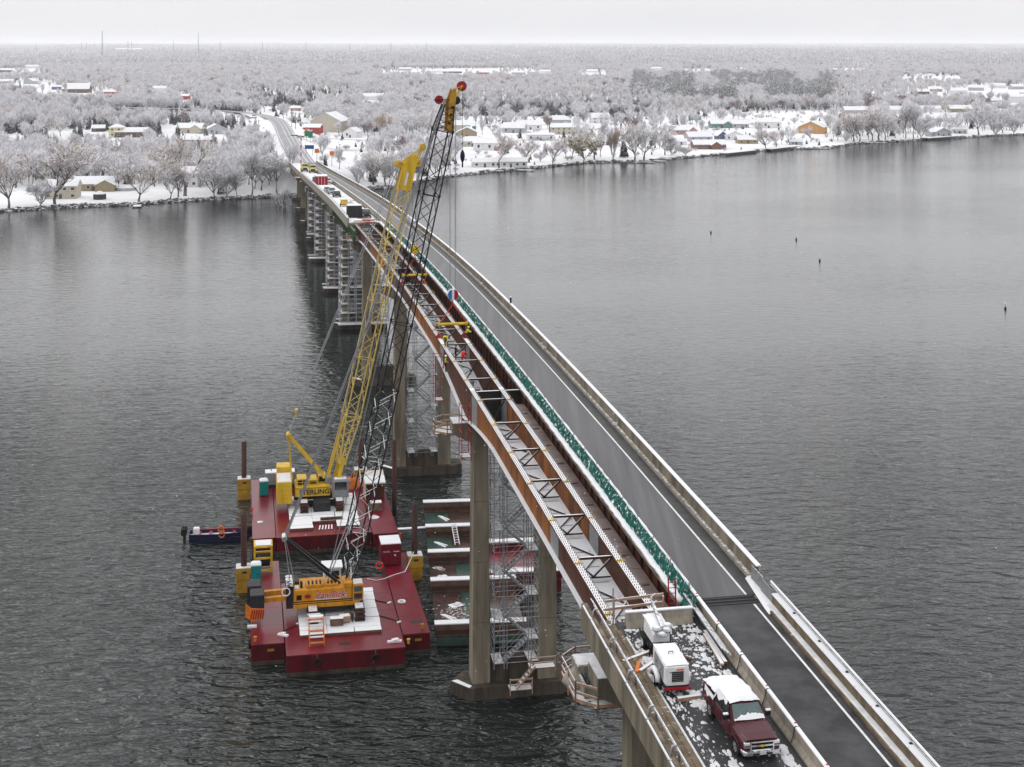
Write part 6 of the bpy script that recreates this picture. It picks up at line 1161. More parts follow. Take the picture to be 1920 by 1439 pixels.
# ------------------------------------------------------------------ barges
DZ = 2.2
def pontoon(parent, t0, t1, s0, s1, nl, nm='pontoon', zd=DZ, top=barge_red, side=barge_side, nacross=1, label_marks=()):
    hull = MB(); hull.hexa([(t0+.02, s0+.25, -.9), (t1-.02, s0+.25, -.9), (t1-.02, s1-.25, -.9), (t0+.02, s1-.25, -.9), (t0+.02, s0+.02, zd-.05), (t1-.02, s0+.02, zd-.05), (t1-.02, s1-.02, zd-.05), (t0+.02, s1-.02, zd-.05)]); h = hull.build(nm, side, parent)
    for i in range(nl):
        for j in range(nacross):
            a, b = s0+(s1-s0)*i/nl, s0+(s1-s0)*(i+1)/nl; c, d = t0+(t1-t0)*j/nacross, t0+(t1-t0)*(j+1)/nacross; MB().box(c+.015, d-.015, a+.015, b-.015, zd-.05, zd).build('deck_plate', top, h)
    k = max(2, int((t1-t0)/1.7))
    for i in range(k+1): x = t0+.05+(t1-t0-.1)*i/k; MB().bar((x, s0+.02, zd-.08), (x, s0+.235, -.4), .05, .04).build('side_rib', side, h)
    MB().box(t0, t1, s0-.03, s0+.015, zd-.22, zd-.08).build('rubbing_strake', side, h)
    MB().hexa([(t0, s0+.12, -.3), (t1, s0+.12, -.3), (t1, s0+.3, -.3), (t0, s0+.3, -.3), (t0, s0+.02, .38), (t1, s0+.02, .38), (t1, s0+.3, .38), (t0, s0+.3, .38)]).build('waterline_grime', concrete_dark, h)
    return h
FEND = []
nb = thing('crane_barge', 'red sectional barge carrying the orange crane, nearest the picture bottom', 'barge', (BX, 0, 0), ANG)
pontoon(nb, -25.12, -12.9, 154.2, 174.5, 4, nacross=2); pontoon(nb, -28.65, -25.2, 157.6, 182, 5); pontoon(nb, -12.82, -9.9, 157.4, 182, 5)
for t, s in ((-26.6, 157.55), (-11.2, 157.35)): MB().box(t-.35, t+.35, s-.06, s-.035, DZ-.75, DZ-.5).build('yellow_plate', spud_yellow, nb)
for t, s in ((-28.2, 158.5), (-12.5, 155), (-10.6, 158.6)):
    q = MB(); q.cyl((t, s, DZ), (t, s, DZ+.45), .14, 8); q.cyl((t, s, DZ+.42), (t, s, DZ+.5), .2, 8); q.build('bollard', spud_yellow, nb)
for t, s in ((-11.0, 160.5), (-19, 156.2)): MB().box(t-.6, t+.6, s-.3, s+.3, DZ+.002, DZ+.012).build('hatch', dark_grey, nb)
fb = thing('crane_barge', 'red sectional barge carrying the yellow crane, behind the orange one', 'barge', (BX, 0, 0), ANG)
pontoon(fb, -25.3, -13.2, 190.2, 215, 4, nacross=2); pontoon(fb, -28.3, -25.36, 190.4, 215.5, 4); pontoon(fb, -13.14, -9.9, 189.4, 214, 4)
MB().box(-27.3, -26.6, 190.33, 190.36, DZ-.75, DZ-.5).build('yellow_plate', spud_yellow, fb); MB().box(-27.6, -26.9, 196.5, 197.2, DZ+.002, DZ+.02).build('hatch', galv, fb)
def spud(s, t, ztop, label, box=True, r_=.36):
    r = thing('spud_pile', label, 'spud pile', B(s, t, 0), ANG, 'spud piles of the crane barges'); p = MB(); p.tube([(0, 0, -4), (0, 0, ztop)], r_, 14); p.build('pile', spud_rust, r, True); MB().cyl((0, 0, ztop), (0, 0, ztop+.02), r_*.8, 14).build('pile_mouth', black, r)
    if box:
        MB().bevbox(-.85, .85, -.8, .8, -.1, 1.45, .04).build('guide_box', spud_yellow, r); MB().bevbox(-.92, .92, -.86, .86, 1.5, 2.9, .04).build('guide_head', spud_yellow, r); MB().box(-.2, .35, -.88, -.865, 2.3, 2.55).build('maker_mark', dark_grey, r); MB().box(-.9, .9, -.84, .84, 2.9, 2.95).build('head_snow', snow_thin, r)
spud(179, -29.35, 9.0, 'dark spud pile in a yellow guide at the left of the near barge'); spud(179.3, -9.0, 8.9, 'dark spud pile in a yellow guide at the right of the near barge'); spud(214.5, -29.3, 8.0, 'dark spud pile in a yellow guide at the left of the far barge'); spud(203, -9.0, 10.3, 'tall rusty spud pile at the right of the far barge', False, .3); spud(216, -12.6, 7.2, 'short dark pile behind the cream shed', True, .34)
def timber_mats(parent, t0, t1, s0, s1, n, nl, gap=None):
    for j in range(nl):
        for i in range(n):
            a, b = s0+(s1-s0)*i/n, s0+(s1-s0)*(i+1)/n; c, d = t0+(t1-t0)*j/nl, t0+(t1-t0)*(j+1)/nl; e = rs2.uniform(-.06, .06)
            if gap and gap(j, i): continue
            MB().box(c+.03+e*.4, d-.03+e, a+.02, b-.02, DZ+.01, DZ+.3+rs2.uniform(-.02, .02)).build('mat_timber', wood_snowy, parent)
m1 = thing('timber_mats', 'snow-covered timber mats under the orange crane', 'mats', (BX, 0, 0), ANG); timber_mats(m1, -23.6, -14.9, 158.4, 170.6, 10, 3)
m2 = thing('timber_mats', 'snow-covered timber mats under the yellow crane', 'mats', (BX, 0, 0), ANG); timber_mats(m2, -23.5, -14.5, 192.4, 206, 11, 3, gap=lambda j, i: j == 1 and i in (0, 1))
tag(MB().box(-19.5, -16.6, 195.0, 195.4, DZ+.32, DZ+.6).build('timber_baulk', wood_dark, None, loc=(BX, 0, 0), rz=ANG), 'dark baulk lying on the mats before the yellow crane', 'timber')
for i in range(5): tag(MB().bar((-19.8+.4*i, 192.2, DZ+.03), (-19.6+.37*i, 193.6, DZ+.12), .16, .1).build('snowy_block', wood_snowy, None, loc=(BX, 0, 0), rz=ANG), 'snowy block in the row at the gap of the far mats', 'timber', 'row of blocks at the mat gap')

# ---------------- lattice booms
def lattice(parent, A, Bp, wA, wB, dA, dB, n, chord_r, lace_r, cm, lm, side=None, name='boom_section', sub=5):
    """four chords with zigzag lacing between A and Bp; w is across, d in the luffing plane"""
    A, Bp = Vector(A), Vector(Bp); ax = (Bp-A).normalized(); W_ = side.normalized(); D_ = W_.cross(ax).normalized(); secs = []
    P = lambda f, i, j: A+(Bp-A)*f+W_*((wA+(wB-wA)*f)/2*i)+D_*((dA+(dB-dA)*f)/2*j)
    for q in range(sub):
        f0, f1 = q/sub, (q+1)/sub; root = None
        cs = []
        for i, j in ((-1, -1), (1, -1), (1, 1), (-1, 1)):
            b = MB(); b.tube([P(f0, i, j), P(f1, i, j)], chord_r, 6); cs.append((b, i, j))
        sec = MB(); m_ = max(1, n//sub)
        for i, j in ((-1, -1), (1, -1), (1, 1), (-1, 1)): sec.bar(P(f0, i, j), P(f0, i, j)+ax*.3, chord_r*2.6)
        for a, b in (((-1, -1), (1, -1)), ((1, 1), (-1, 1)), ((-1, -1), (-1, 1)), ((1, -1), (1, 1))): sec.tube([P(f0, *a), P(f0, *b)], lace_r*1.15, 4)
        root = sec.build(name, cm, parent)
        for b, i, j in cs: b.build('chord', cm, root)
        for a, b in (((-1, -1), (1, -1)), ((1, -1), (1, 1)), ((1, 1), (-1, 1)), ((-1, 1), (-1, -1))):
            lc = MB()
            for k in range(m_):
                g0, gm, g1 = f0+(f1-f0)*k/m_, f0+(f1-f0)*(k+.5)/m_, f0+(f1-f0)*(k+1)/m_; lc.tube([P(g0, *a), P(gm, *b)], lace_r, 4, caps=False); lc.tube([P(gm, *b), P(g1, *a)], lace_r, 4, caps=False)
            lc.build('lacing', lm, root)
    return P
def rope(name, pts, r, parent, m=cable_grey): q = MB(); q.tube(pts, r, 5, caps=False); return q.build(name, m, parent)
def sheave(parent, c, ax, R, m, name='sheave', hub=None):
    q = MB(); c = Vector(c); ax = Vector(ax).normalized(); q.tube([c-ax*.09, c-ax*.05, c, c+ax*.05, c+ax*.09], [R, R, R*.9, R, R], 18); o = q.build(name, m, parent)
    q = MB(); q.cyl(c-ax*.12, c+ax*.12, R*.22, 10); q.build('hub', hub or dark_grey, o)
    u = ax.orthogonal().normalized(); w = ax.cross(u); q = MB()
    for k in range(4): a = k*math.pi/2+.4; q.bar(c+ax*.1, c+ax*.1+(u*math.cos(a)+w*math.sin(a))*R*.85, .12, .03, up=ax); 
    q.build('spokes', crane_yellow, o); return o
def crawler(parent, x0, x1, y0, y1, z, m=spud_rust):
    fr = MB(); fr.box(x0+.12, x1-.12, y0+.5, y1-.5, z+.25, z+.95); f = fr.build('track_frame', dark_grey, parent); n = 26; r_ = .55; yc0, yc1 = y0+r_, y1-r_; L = yc1-yc0; per = 2*L+2*math.pi*r_
    shoe = MB().box(x0, x1, -.16, .16, 0, .09); me = mesh_of(shoe, 'track_shoe', [spud_rust])
    for k in range(44):
        d = per*k/44
        if d < L: p, a = (yc0+d, z+2*r_), 0
        elif d < L+math.pi*r_: q = (d-L)/r_; p, a = (yc1+r_*math.sin(q), z+r_+r_*math.cos(q)), -q
        elif d < 2*L+math.pi*r_: p, a = (yc1-(d-L-math.pi*r_), z), math.pi
        else: q = (d-2*L-math.pi*r_)/r_; p, a = (yc0-r_*math.sin(q), z+r_-r_*math.cos(q)), math.pi-q
        put(me, 'track_shoe', f, (0, p[0], p[1]), (a, 0, 0))
    for k in range(6): y = yc0+L*k/5; MB().cyl((x0+.1, y, z+r_), (x1-.1, y, z+r_), .36, 10).build('road_wheel', dark_grey, f)
    MB().box(x0+.1, x1-.1, y0+.7, y0+2.2, z+2*r_+.09, z+2*r_+.14).build('track_snow', snow_thin, f)

# orange crawler crane
C1 = thing('crawler_crane', 'orange crawler crane with a long black lattice boom on the near barge', 'crane', (BX, 0, 0), ANG); z0 = DZ+.3
crawler(C1, -22.6, -21.5, 160.9, 169.4, z0); crawler(C1, -17.6, -16.5, 160.9, 169.4, z0)
MB().box(-21.6, -17.5, 163.4, 167, z0+.5, z0+1.1).build('car_body', steel_black, C1); MB().cyl((-19.5, 165.2, z0+1.1), (-19.5, 165.2, z0+1.45), 1.5, 20).build('slew_ring', dark_grey, C1)
hs = MB().bevbox(-24.1, -17.7, 163.3, 166.9, 3.95, 5.45, .12).build('house', crane_orange, C1); MB().bevbox(-24.05, -16.9, 163.15, 167.0, 3.5, 3.92, .05).build('house_sill', crane_orange, hs)
MB().box(-24.08, -17.2, 163.2, 163.31, 3.9, 3.97).build('black_band', black, hs); MB().box(-24.1, -17.65, 163.27, 163.32, 4.12, 4.2).build('black_band', black, hs)
for x in (-22.6, -20.6, -18.6): MB().box(x-.015, x+.015, 163.13, 163.16, 3.52, 3.9).build('panel_gap', black, hs)
MB().box(-23.75, -23.2, 163.27, 163.31, 4.35, 4.9).build('louvre', black, hs); MB().box(-19.3, -18.3, 163.285, 163.31, 4.35, 4.62).build('grille_plate', white_paint, hs); [MB().box(-19.25, -18.35, 163.275, 163.284, 4.38+.08*k, 4.41+.08*k).build('grille_slat', black, hs) for k in range(3)]
MB().bevbox(-22.7, -20.8, 163.6, 165.2, 5.46, 5.8, .06).build('engine_hood', crane_orange, hs); [MB().box(-22.5+.42*k, -22.3+.42*k, 163.75, 164.9, 5.805, 5.82).build('vent_slot', black, hs) for k in range(4)]; MB().bevbox(-20.6, -19.2, 163.8, 165.1, 5.46, 5.7, .05).build('engine_hood', crane_orange, hs); [MB().box(-20.4+.4*k, -20.2+.4*k, 163.95, 164.95, 5.705, 5.72).build('vent_slot', black, hs) for k in range(3)]
MB().cyl((-23.2, 164, 5.45), (-23.2, 164, 6.1), .14, 10).build('exhaust', black, hs); MB().box(-23.9, -23.4, 165, 166.5, 5.46, 5.75).build('roof_box', dark_grey, hs); MB().box(-23.9, -23.5, 163.7, 164.6, 5.455, 5.5).build('snow_patch', snow_thin, hs)
MB().box(-24.85, -24.12, 163.3, 166.8, 3.5, 5.9).build('gantry_base', steel_black, C1)
cb1 = MB().bevbox(-18.65, -17.72, 163.2, 164.6, 5.46, 5.9, .06).build('cab_top', crane_orange, hs)
cab1 = MB().bevbox(-17.68, -16.55, 163.1, 164.75, 3.95, 5.75, .1).build('cab', crane_orange, C1)
for z_, a, b in ((4.9, 4.95, 5.5), (4.0, 4.1, 4.75)): MB().box(-17.55, -16.68, 163.07, 163.098, a, b).build('cab_window', glass_teal if z_ > 4.5 else glass, cab1)
MB().box(-16.545, -16.52, 163.25, 164.6, 4.3, 5.5).build('windscreen', glass_teal, cab1); MB().box(-17.6, -16.6, 163.2, 164.6, 5.755, 5.8).build('roof_snow', snow_thin, cab1)
lg = text_part('lettering', 'Can-Pick', .92, white_paint, hs, (-20.2, 163.262, 4.72), (math.pi/2, 0, 0), shear=.35, ext=.008, bold=.05); lg2 = text_part('lettering', 'Can-Pick', .92, sling_red, hs, (-20.2, 163.25, 4.73), (math.pi/2, 0, 0), shear=.35, ext=.012, bold=.018)
q = MB(); leaf = [(0, -.3), (.05, -.12), (.28, -.16), (.2, -.02), (.36, .1), (.2, .12), (.16, .24), (.08, .14), (0, .36), (-.08, .14), (-.16, .24), (-.2, .12), (-.36, .1), (-.2, -.02), (-.28, -.16), (-.05, -.12)]
q.prism([(-22.55+x*1.2, 163.245, 4.68+z*1.2) for x, z in leaf], (0, .03, 0)); q.build('maple_leaf', red_paint, hs)
MB().box(-21.8, -19.0, 163.255, 163.275, 4.28, 4.35).build('white_underline', white_paint, hs)
MB().bar((-24.8, 165.2, 4.75), (-27.5, 165.2, 4.65), .45, .5).build('tail_beam', crane_orange, C1); MB().bar((-24.8, 163.9, 4.5), (-27.4, 163.9, 4.4), .4, .5).build('tail_beam', crane_orange, C1)
cw = MB().bevbox(-29.0, -27.5, 165.2, 167.4, 3.6, 5.5, .08).build('counterweight', dark_grey, C1); MB().bevbox(-28.7, -27.2, 162.7, 164.9, 4.0, 5.4, .08).build('counterweight_block', dark_grey, cw); q = MB(); q.prism([(-29.2, 162.5, 4.6), (-28.6, 162.5, 4.1), (-27.2, 162.5, 3.95), (-27.3, 162.5, 2.95), (-28.6, 162.5, 2.75), (-29.2, 162.5, 3.3)], (0, .25, 0)); q.build('tail_plate', orange_paint, cw)
for k in range(6): MB().bar((-28.65+.25*k, 162.44, 2.9), (-28.45+.24*k, 162.44, 3.95), .11, .03, up=(0, 1, 0)).build('warning_stripe', red_paint, cw)
MB().box(-29.0, -28.0, 161.9, 162.4, 2.25, 2.45).build('tail_step', white_paint, cw)
foot1 = Vector((-18.4, 165.3, 4.6)); tip1 = Vector((-6.45, 167.2, 58.6)); d1 = (tip1-foot1); side1 = Vector((-d1.y, d1.x, 0)).normalized()
P0_ = foot1+d1*.115
lattice(C1, foot1, P0_, 1.6, 2.0, .35, 1.9, 3, .09, .045, boom_snowed, boom_snowed, side1, 'boom_butt', 1)
P1_ = foot1+d1*.40; lattice(C1, P0_, P1_, 2.0, 2.0, 1.9, 1.9, 6, .095, .046, boom_snowed, boom_snowed, side1, 'boom_section', 2)
P2_ = foot1+d1*.93; lattice(C1, P1_, P2_, 2.0, 2.0, 1.9, 1.9, 8, .09, .042, boom_black, boom_black, side1, 'boom_section', 4)
ax1 = d1.normalized(); dd1 = side1.cross(ax1).normalized()
if dd1.x > 0: pass
lattice(C1, P2_, foot1+d1*.985, 2.0, 1.2, 1.9, 1.1, 2, .09, .045, boom_black, boom_black, side1, 'boom_tip_section', 1)
fwd = Vector((d1.x, d1.y, 0)).normalized()
hd1 = MB(); 
for sg in (-1, 1):
    o_ = side1*(.62*sg); pl_ = [P2_+fwd*.42+o_, P2_+fwd*1.0+o_-ax1*.1, tip1+fwd*.62+o_-ax1*.2, tip1+fwd*.42+ax1*1.0+o_, tip1+fwd*.05+ax1*1.1+o_, tip1-fwd*.15+o_-ax1*.5]
    hd1.prism(pl_, side1*.08)
hd1.add([P2_-side1*.62+fwd*.6, P2_+side1*.62+fwd*.6, tip1+side1*.62+fwd*.55, tip1-side1*.62+fwd*.55], [(0, 1, 2, 3)])
h1 = hd1.build('boom_head', spud_yellow, C1)
for z_ in (.25, .5, .72): MB().cyl(P2_.lerp(tip1, z_)-side1*.72+fwd*.4, P2_.lerp(tip1, z_)-side1*.6+fwd*.4, .16, 10).build('lightening_hole', black, h1)
sheave(C1, tip1+fwd*.85-ax1*.3, side1, .5, steel_black); sheave(C1, tip1+fwd*.85-ax1*.3+side1*.3, side1, .5, steel_black)
sheave(C1, tip1-fwd*1.2-ax1*.2, side1, .5, red_paint, 'guide_sheave'); MB().bar(tip1-fwd*1.9-ax1*.2-side1*.2, tip1-ax1*.2-side1*.2, .1).build('sheave_arm', steel_black, C1)
aux = tip1+fwd*1.15+ax1*1.35; sheave(C1, aux, side1, .58, red_paint, 'jib_sheave', crane_yellow); q = MB()
for sg in (-.2, .2): q.bar(tip1+ax1*.9+side1*sg, aux+side1*sg, .1); q.bar(tip1+fwd*.5-ax1*.4+side1*sg, aux+side1*sg, .08)
q.build('jib', crane_yellow, C1)
mast1 = Vector((-25.0, 165.3, 10.6)); q = MB()
for sg in (-.75, .75): q.bar(Vector((-19.0, 165.3+sg, 5.4)), mast1+Vector((0, sg*.5, 0)), .28, .3)
mo = q.build('mast', boom_black, C1); q = MB(); q.cyl(mast1-Vector((0, .7, 0)), mast1+Vector((0, .7, 0)), .3, 10); q.build('mast_head', galv, mo)
for sg in (-.5, .5): rope('pendant', [mast1+Vector((0, sg, 0)), mast1.lerp(tip1, .12)+Vector((0, sg, -.3)), mast1.lerp(tip1, .5)+Vector((0, sg, -.7)), tip1+Vector((-.5, sg, -.2))], .065, C1); rope('pendant', [mast1+Vector((.15, sg*1.2, .1)), mast1.lerp(tip1, .5)+Vector((.35, sg*1.3, -.5)), tip1+Vector((-.4, sg*1.2, 0))], .035, C1); rope('luffing_rope', [mast1+Vector((0, sg, 0)), Vector((-24.4, 165.3+sg, 5.9))], .05, C1, galv); rope('luffing_rope', [mast1+Vector((.1, sg*.6, 0)), Vector((-23.9, 165.3+sg*.6, 5.7))], .035, C1, galv); q = MB(); q.tube([Vector((-20.4, 165.3+sg*1.4, 5.6)), foot1+d1*.16+Vector((-.7, sg*1.6, 0))], .07, 6); q.build('boom_stop', galv, C1)
for sg in (-.2, .25): rope('hoist_rope', [Vector((-20.2, 165.3+sg, 5.8)), tip1-fwd*1.6-ax1*1.2+side1*sg], .025, C1)
# gantry rope drum at the house tail
q = MB(); q.disc_ring((-24.9, 162.6, 5.6), (0, 1, 0), .42, .06, 18); q.build('hose_reel', snow, C1, True)
# orange steps at the front of the near mats
sp_ = thing('access_steps', 'orange steel access steps standing before the orange crane', 'steps', B(157.3, -21.9, DZ), ANG)
for sx in (-.75, .75): q = MB(); q.bar((sx, -1.2, 0), (sx, .6, 2.3), .1); q.bar((sx, .6, 0), (sx, .6, 2.4), .1); q.bar((sx, -1.2, 0), (sx, -1.2, .9), .08); q.bar((sx, -1.2, .9), (sx, .6, 2.4), .06); q.build('side_frame', orange_paint, sp_)
for k in range(5): MB().box(-.7, .7, -1.1+.36*k, -.78+.36*k, .22+.46*k, .30+.46*k).build('tread', [orange_paint, snow][k % 2], sp_)
MB().box(-.75, .75, .6, 1.2, 2.25, 2.33).build('top_landing', snow, sp_)
for k in range(4): tag(MB().box(-.7, .7, .35*k, .35*k+.2, .5+.25*k, .6+.25*k).build('step_board', snow, None, loc=B(159.4, -22.0, DZ+.3), rz=ANG), 'snowy step board leaning on the left track of the orange crane', 'board', 'step boards at the left track')
for i, (t, m, l) in enumerate(((-19.6, wood_snowy, 'snowy'), (-18.7, wood, 'pale'), (-18.2, wood_dark, 'brown'))): tag(MB().cbox((0, 0, .45), (1.4-.3*i, .8, .7-.1*i)).build('crate', m, None, loc=B(160.5+.6*i, t, DZ+.3), rz=ANG+.2*i), l+' crate under the house of the orange crane', 'crate', 'crates before the orange crane')

# yellow crawler crane
C2 = thing('crawler_crane', 'yellow crawler crane with a long yellow lattice boom on the far barge', 'crane', (BX, 0, 0), ANG)
crawler(C2, -22.0, -20.9, 198.2, 206.4, z0); crawler(C2, -17.3, -16.2, 198.2, 206.4, z0); MB().box(-21, -17.2, 200.5, 204.4, z0+.4, z0+1.0).build('car_body', steel_black, C2); MB().cyl((-19.1, 202.4, z0+1), (-19.1, 202.4, z0+1.3), 1.4, 18).build('slew_ring', black, C2); MB().box(-20.2, -18.0, 198.6, 200.4, z0, z0+1.2).build('track_weight', dark_grey, C2)
h2 = MB().bevbox(-22.6, -17.9, 200.8, 204.2, 3.95, 5.3, .08).build('house', crane_yellow, C2); MB().box(-22.7, -17.6, 200.9, 204.1, 3.5, 3.94).build('house_frame', black, C2); MB().box(-22.6, -18.2, 200.79, 200.83, 5.0, 5.06).build('seam', black, h2)
text_part('lettering', 'STERLING', .92, navy, h2, (-20.0, 200.775, 4.5), (math.pi/2, 0, 0), ext=.01, bold=.02)
for x0, x1, y0, y1, z1, m in ((-22.3, -21.0, 201.2, 203.6, 6.2, crane_yellow), (-20.8, -19.6, 201.4, 203.8, 6.0, crane_yellow), (-19.4, -18.4, 202.2, 203.9, 6.3, crane_yellow)): k = MB().bevbox(x0, x1, y0, y1, 5.31, z1, .06).build('machinery_cover', m, h2); MB().box(x0+.1, x1-.1, y0-.02, y0, 5.45, z1-.15).build('cover_opening', black, k)
q = MB()
for x in (-22.5, -21.6, -20.6, -19.6): q.bar((x, 200.9, 5.3), (x, 200.9, 6.3), .05)
q.bar((-22.5, 200.9, 6.3), (-19.6, 200.9, 6.3), .05); q.bar((-22.5, 200.9, 5.85), (-19.6, 200.9, 5.85), .04); q.build('handrail', crane_yellow, h2)
MB().cyl((-18.0, 201.5, 5.6), (-18.0, 203.5, 5.6), .55, 14).build('winch_drum', mid_grey, h2)
c2b = MB().bevbox(-17.6, -15.4, 200.5, 202.0, 3.6, 6.0, .25).build('cab', mid_grey, C2); MB().box(-17.3, -15.7, 200.46, 200.5, 4.7, 5.75).build('cab_window', glass, c2b); MB().box(-15.4, -15.36, 200.75, 201.8, 4.4, 5.7).build('windscreen', glass, c2b); MB().box(-17.3, -15.7, 200.8, 201.8, 6.0, 6.06).build('roof_snow', snow, c2b)
for k in range(5): MB().bevbox(-25.0, -23.0, 200.2, 204.8, 3.3+.58*k, 3.85+.58*k, .05).build('counterweight_slab', crane_yellow, C2)
MB().bevbox(-24.9, -23.0, 204.85, 207.2, 5.0, 6.9, .08).build('counterweight_frame', crane_yellow, C2); MB().box(-24.9, -23.1, 200.4, 204.6, 6.175, 6.22).build('snow_cap', snow_thin, C2)
foot2 = Vector((-16.9, 202.4, 5.7)); tip2 = Vector((-7.0, 204.3, 47.6)); d2 = tip2-foot2; side2 = Vector((-d2.y, d2.x, 0)).normalized(); ax2 = d2.normalized(); f2 = Vector((d2.x, d2.y, 0)).normalized()
Q0 = foot2+d2*.20; lattice(C2, foot2+d2*.05, Q0, 1.9, 2.1, .7, 2.0, 4, .11, .05, boom_yellow, boom_yellow, side2, 'boom_butt', 1); q = MB()
for sg in (-.85, .85): q.bar(foot2+side2*sg-ax2*.5, foot2+side2*sg+d2*.07, .25, .5, up=(1, 0, 0))
q.bar(foot2-side2*.9+d2*.05, foot2+side2*.9+d2*.05, .4); q.build('boom_foot', crane_yellow, C2)
Q1 = foot2+d2*.93; lattice(C2, Q0, Q1, 2.1, 2.1, 2.0, 2.0, 8, .11, .048, boom_yellow, boom_yellow, side2, 'boom_section', 4)
hd2 = MB()
for sg in (-1, 1):
    o_ = side2*(.7*sg); hd2.prism([Q1-f2*1.0+o_, Q1+f2*1.0+o_-ax2*.2, tip2+f2*.9+o_, tip2+f2*1.2+ax2*1.4+o_, tip2+f2*.4+ax2*2.0+o_, tip2-f2*.9+ax2*.9+o_], side2*.09)
for a, b in ((Q1-f2*.9, tip2-f2*.7+ax2*.6), (Q1+f2*.9-ax2*.2, tip2+f2*.9)): hd2.add([a-side2*.7, a+side2*.7, b+side2*.7, b-side2*.7], [(0, 1, 2, 3)])
h2d = hd2.build('boom_head', crane_yellow, C2); MB().bar(Q1.lerp(tip2, .2)-side2*.82-f2*.1, Q1.lerp(tip2, .8)-side2*.82-f2*.1, .3, .04, up=side2).build('white_plate', white_paint, h2d)
for sg in (-1, 1): q = MB(); q.cyl(tip2-f2*1.5+ax2*.6+side2*.75*sg, tip2-f2*1.5+ax2*.6+side2*.5*sg, .45, 12); q.build('pendant_lug', crane_yellow, h2d); MB().bar(tip2-f2*1.5+ax2*.6+side2*.6*sg, tip2-f2*.3+ax2*.8+side2*.6*sg, .3, .25).build('lug_arm', crane_yellow, h2d)
jt = tip2+f2*1.5+ax2*2.9; q = MB()
for sg in (-.5, .5): q.bar(tip2+ax2*1.5+side2*sg, jt+side2*sg*.5, .14); q.bar(tip2+f2*1.1+ax2*1.1+side2*sg, jt+side2*sg*.5, .12)
q.build('jib', crane_yellow, C2); sheave(C2, jt, side2, .5, crane_yellow, 'jib_sheave', crane_yellow); sheave(C2, tip2+f2*1.3+ax2*.6, side2, .5, crane_yellow)
mast2 = Vector((-23.4, 202.4, 11.9)); q = MB()
for sg in (-.8, .8): q.bar(Vector((-18.6, 202.4+sg, 6.1)), mast2+Vector((0, sg*.6, 0)), .3, .34)
q.build('mast', crane_yellow, C2); q = MB()
for sg in (-.8, .8): q.bar(Vector((-23.0, 202.4+sg, 6.1)), mast2+Vector((0, sg*.6, 0)), .22, .22)
q.build('back_strut', crane_yellow, C2); q = MB(); q.cyl(mast2-Vector((0, .8, 0)), mast2+Vector((0, .8, 0)), .32, 10); q.build('mast_head', crane_yellow, C2)
mid = mast2+Vector((1.05, 0, 3.0)); q = MB(); q.cbox(mid, (.35, .9, .9)); q.build('spreader_block', crane_yellow, C2)
for sg in (-.6, .6): q = MB(); q.tube([Vector((-18.1, 202.4+sg*1.5, 6.1)), Q0+Vector((-1.0, sg*1.6, 0))], .14, 8); q.build('boom_stop', crane_yellow, C2); rope('luffing_rope', [mast2+Vector((0, sg*.5, 0)), mid+Vector((0, sg*.5, 0))], .07, C2, galv); rope('pendant', [mid+Vector((0, sg*.8, 0)), tip2-f2*1.5+ax2*.6+side2*sg], .06, C2, galv)
for sg in (-.7, -.3, .3, .7): rope('hoist_rope', [Vector((-18.0, 202.4+sg, 5.9)), tip2+f2*.3-ax2*.3+side2*sg*.6+Vector((-1.5, 0, 0))], .022, C2)
for sg in (-.5, .5): rope('tag_line', [Vector((-16.6, 201.4+sg, 4.2)), tip2+f2*1.0+side2*sg-ax2*2], .022, C2)

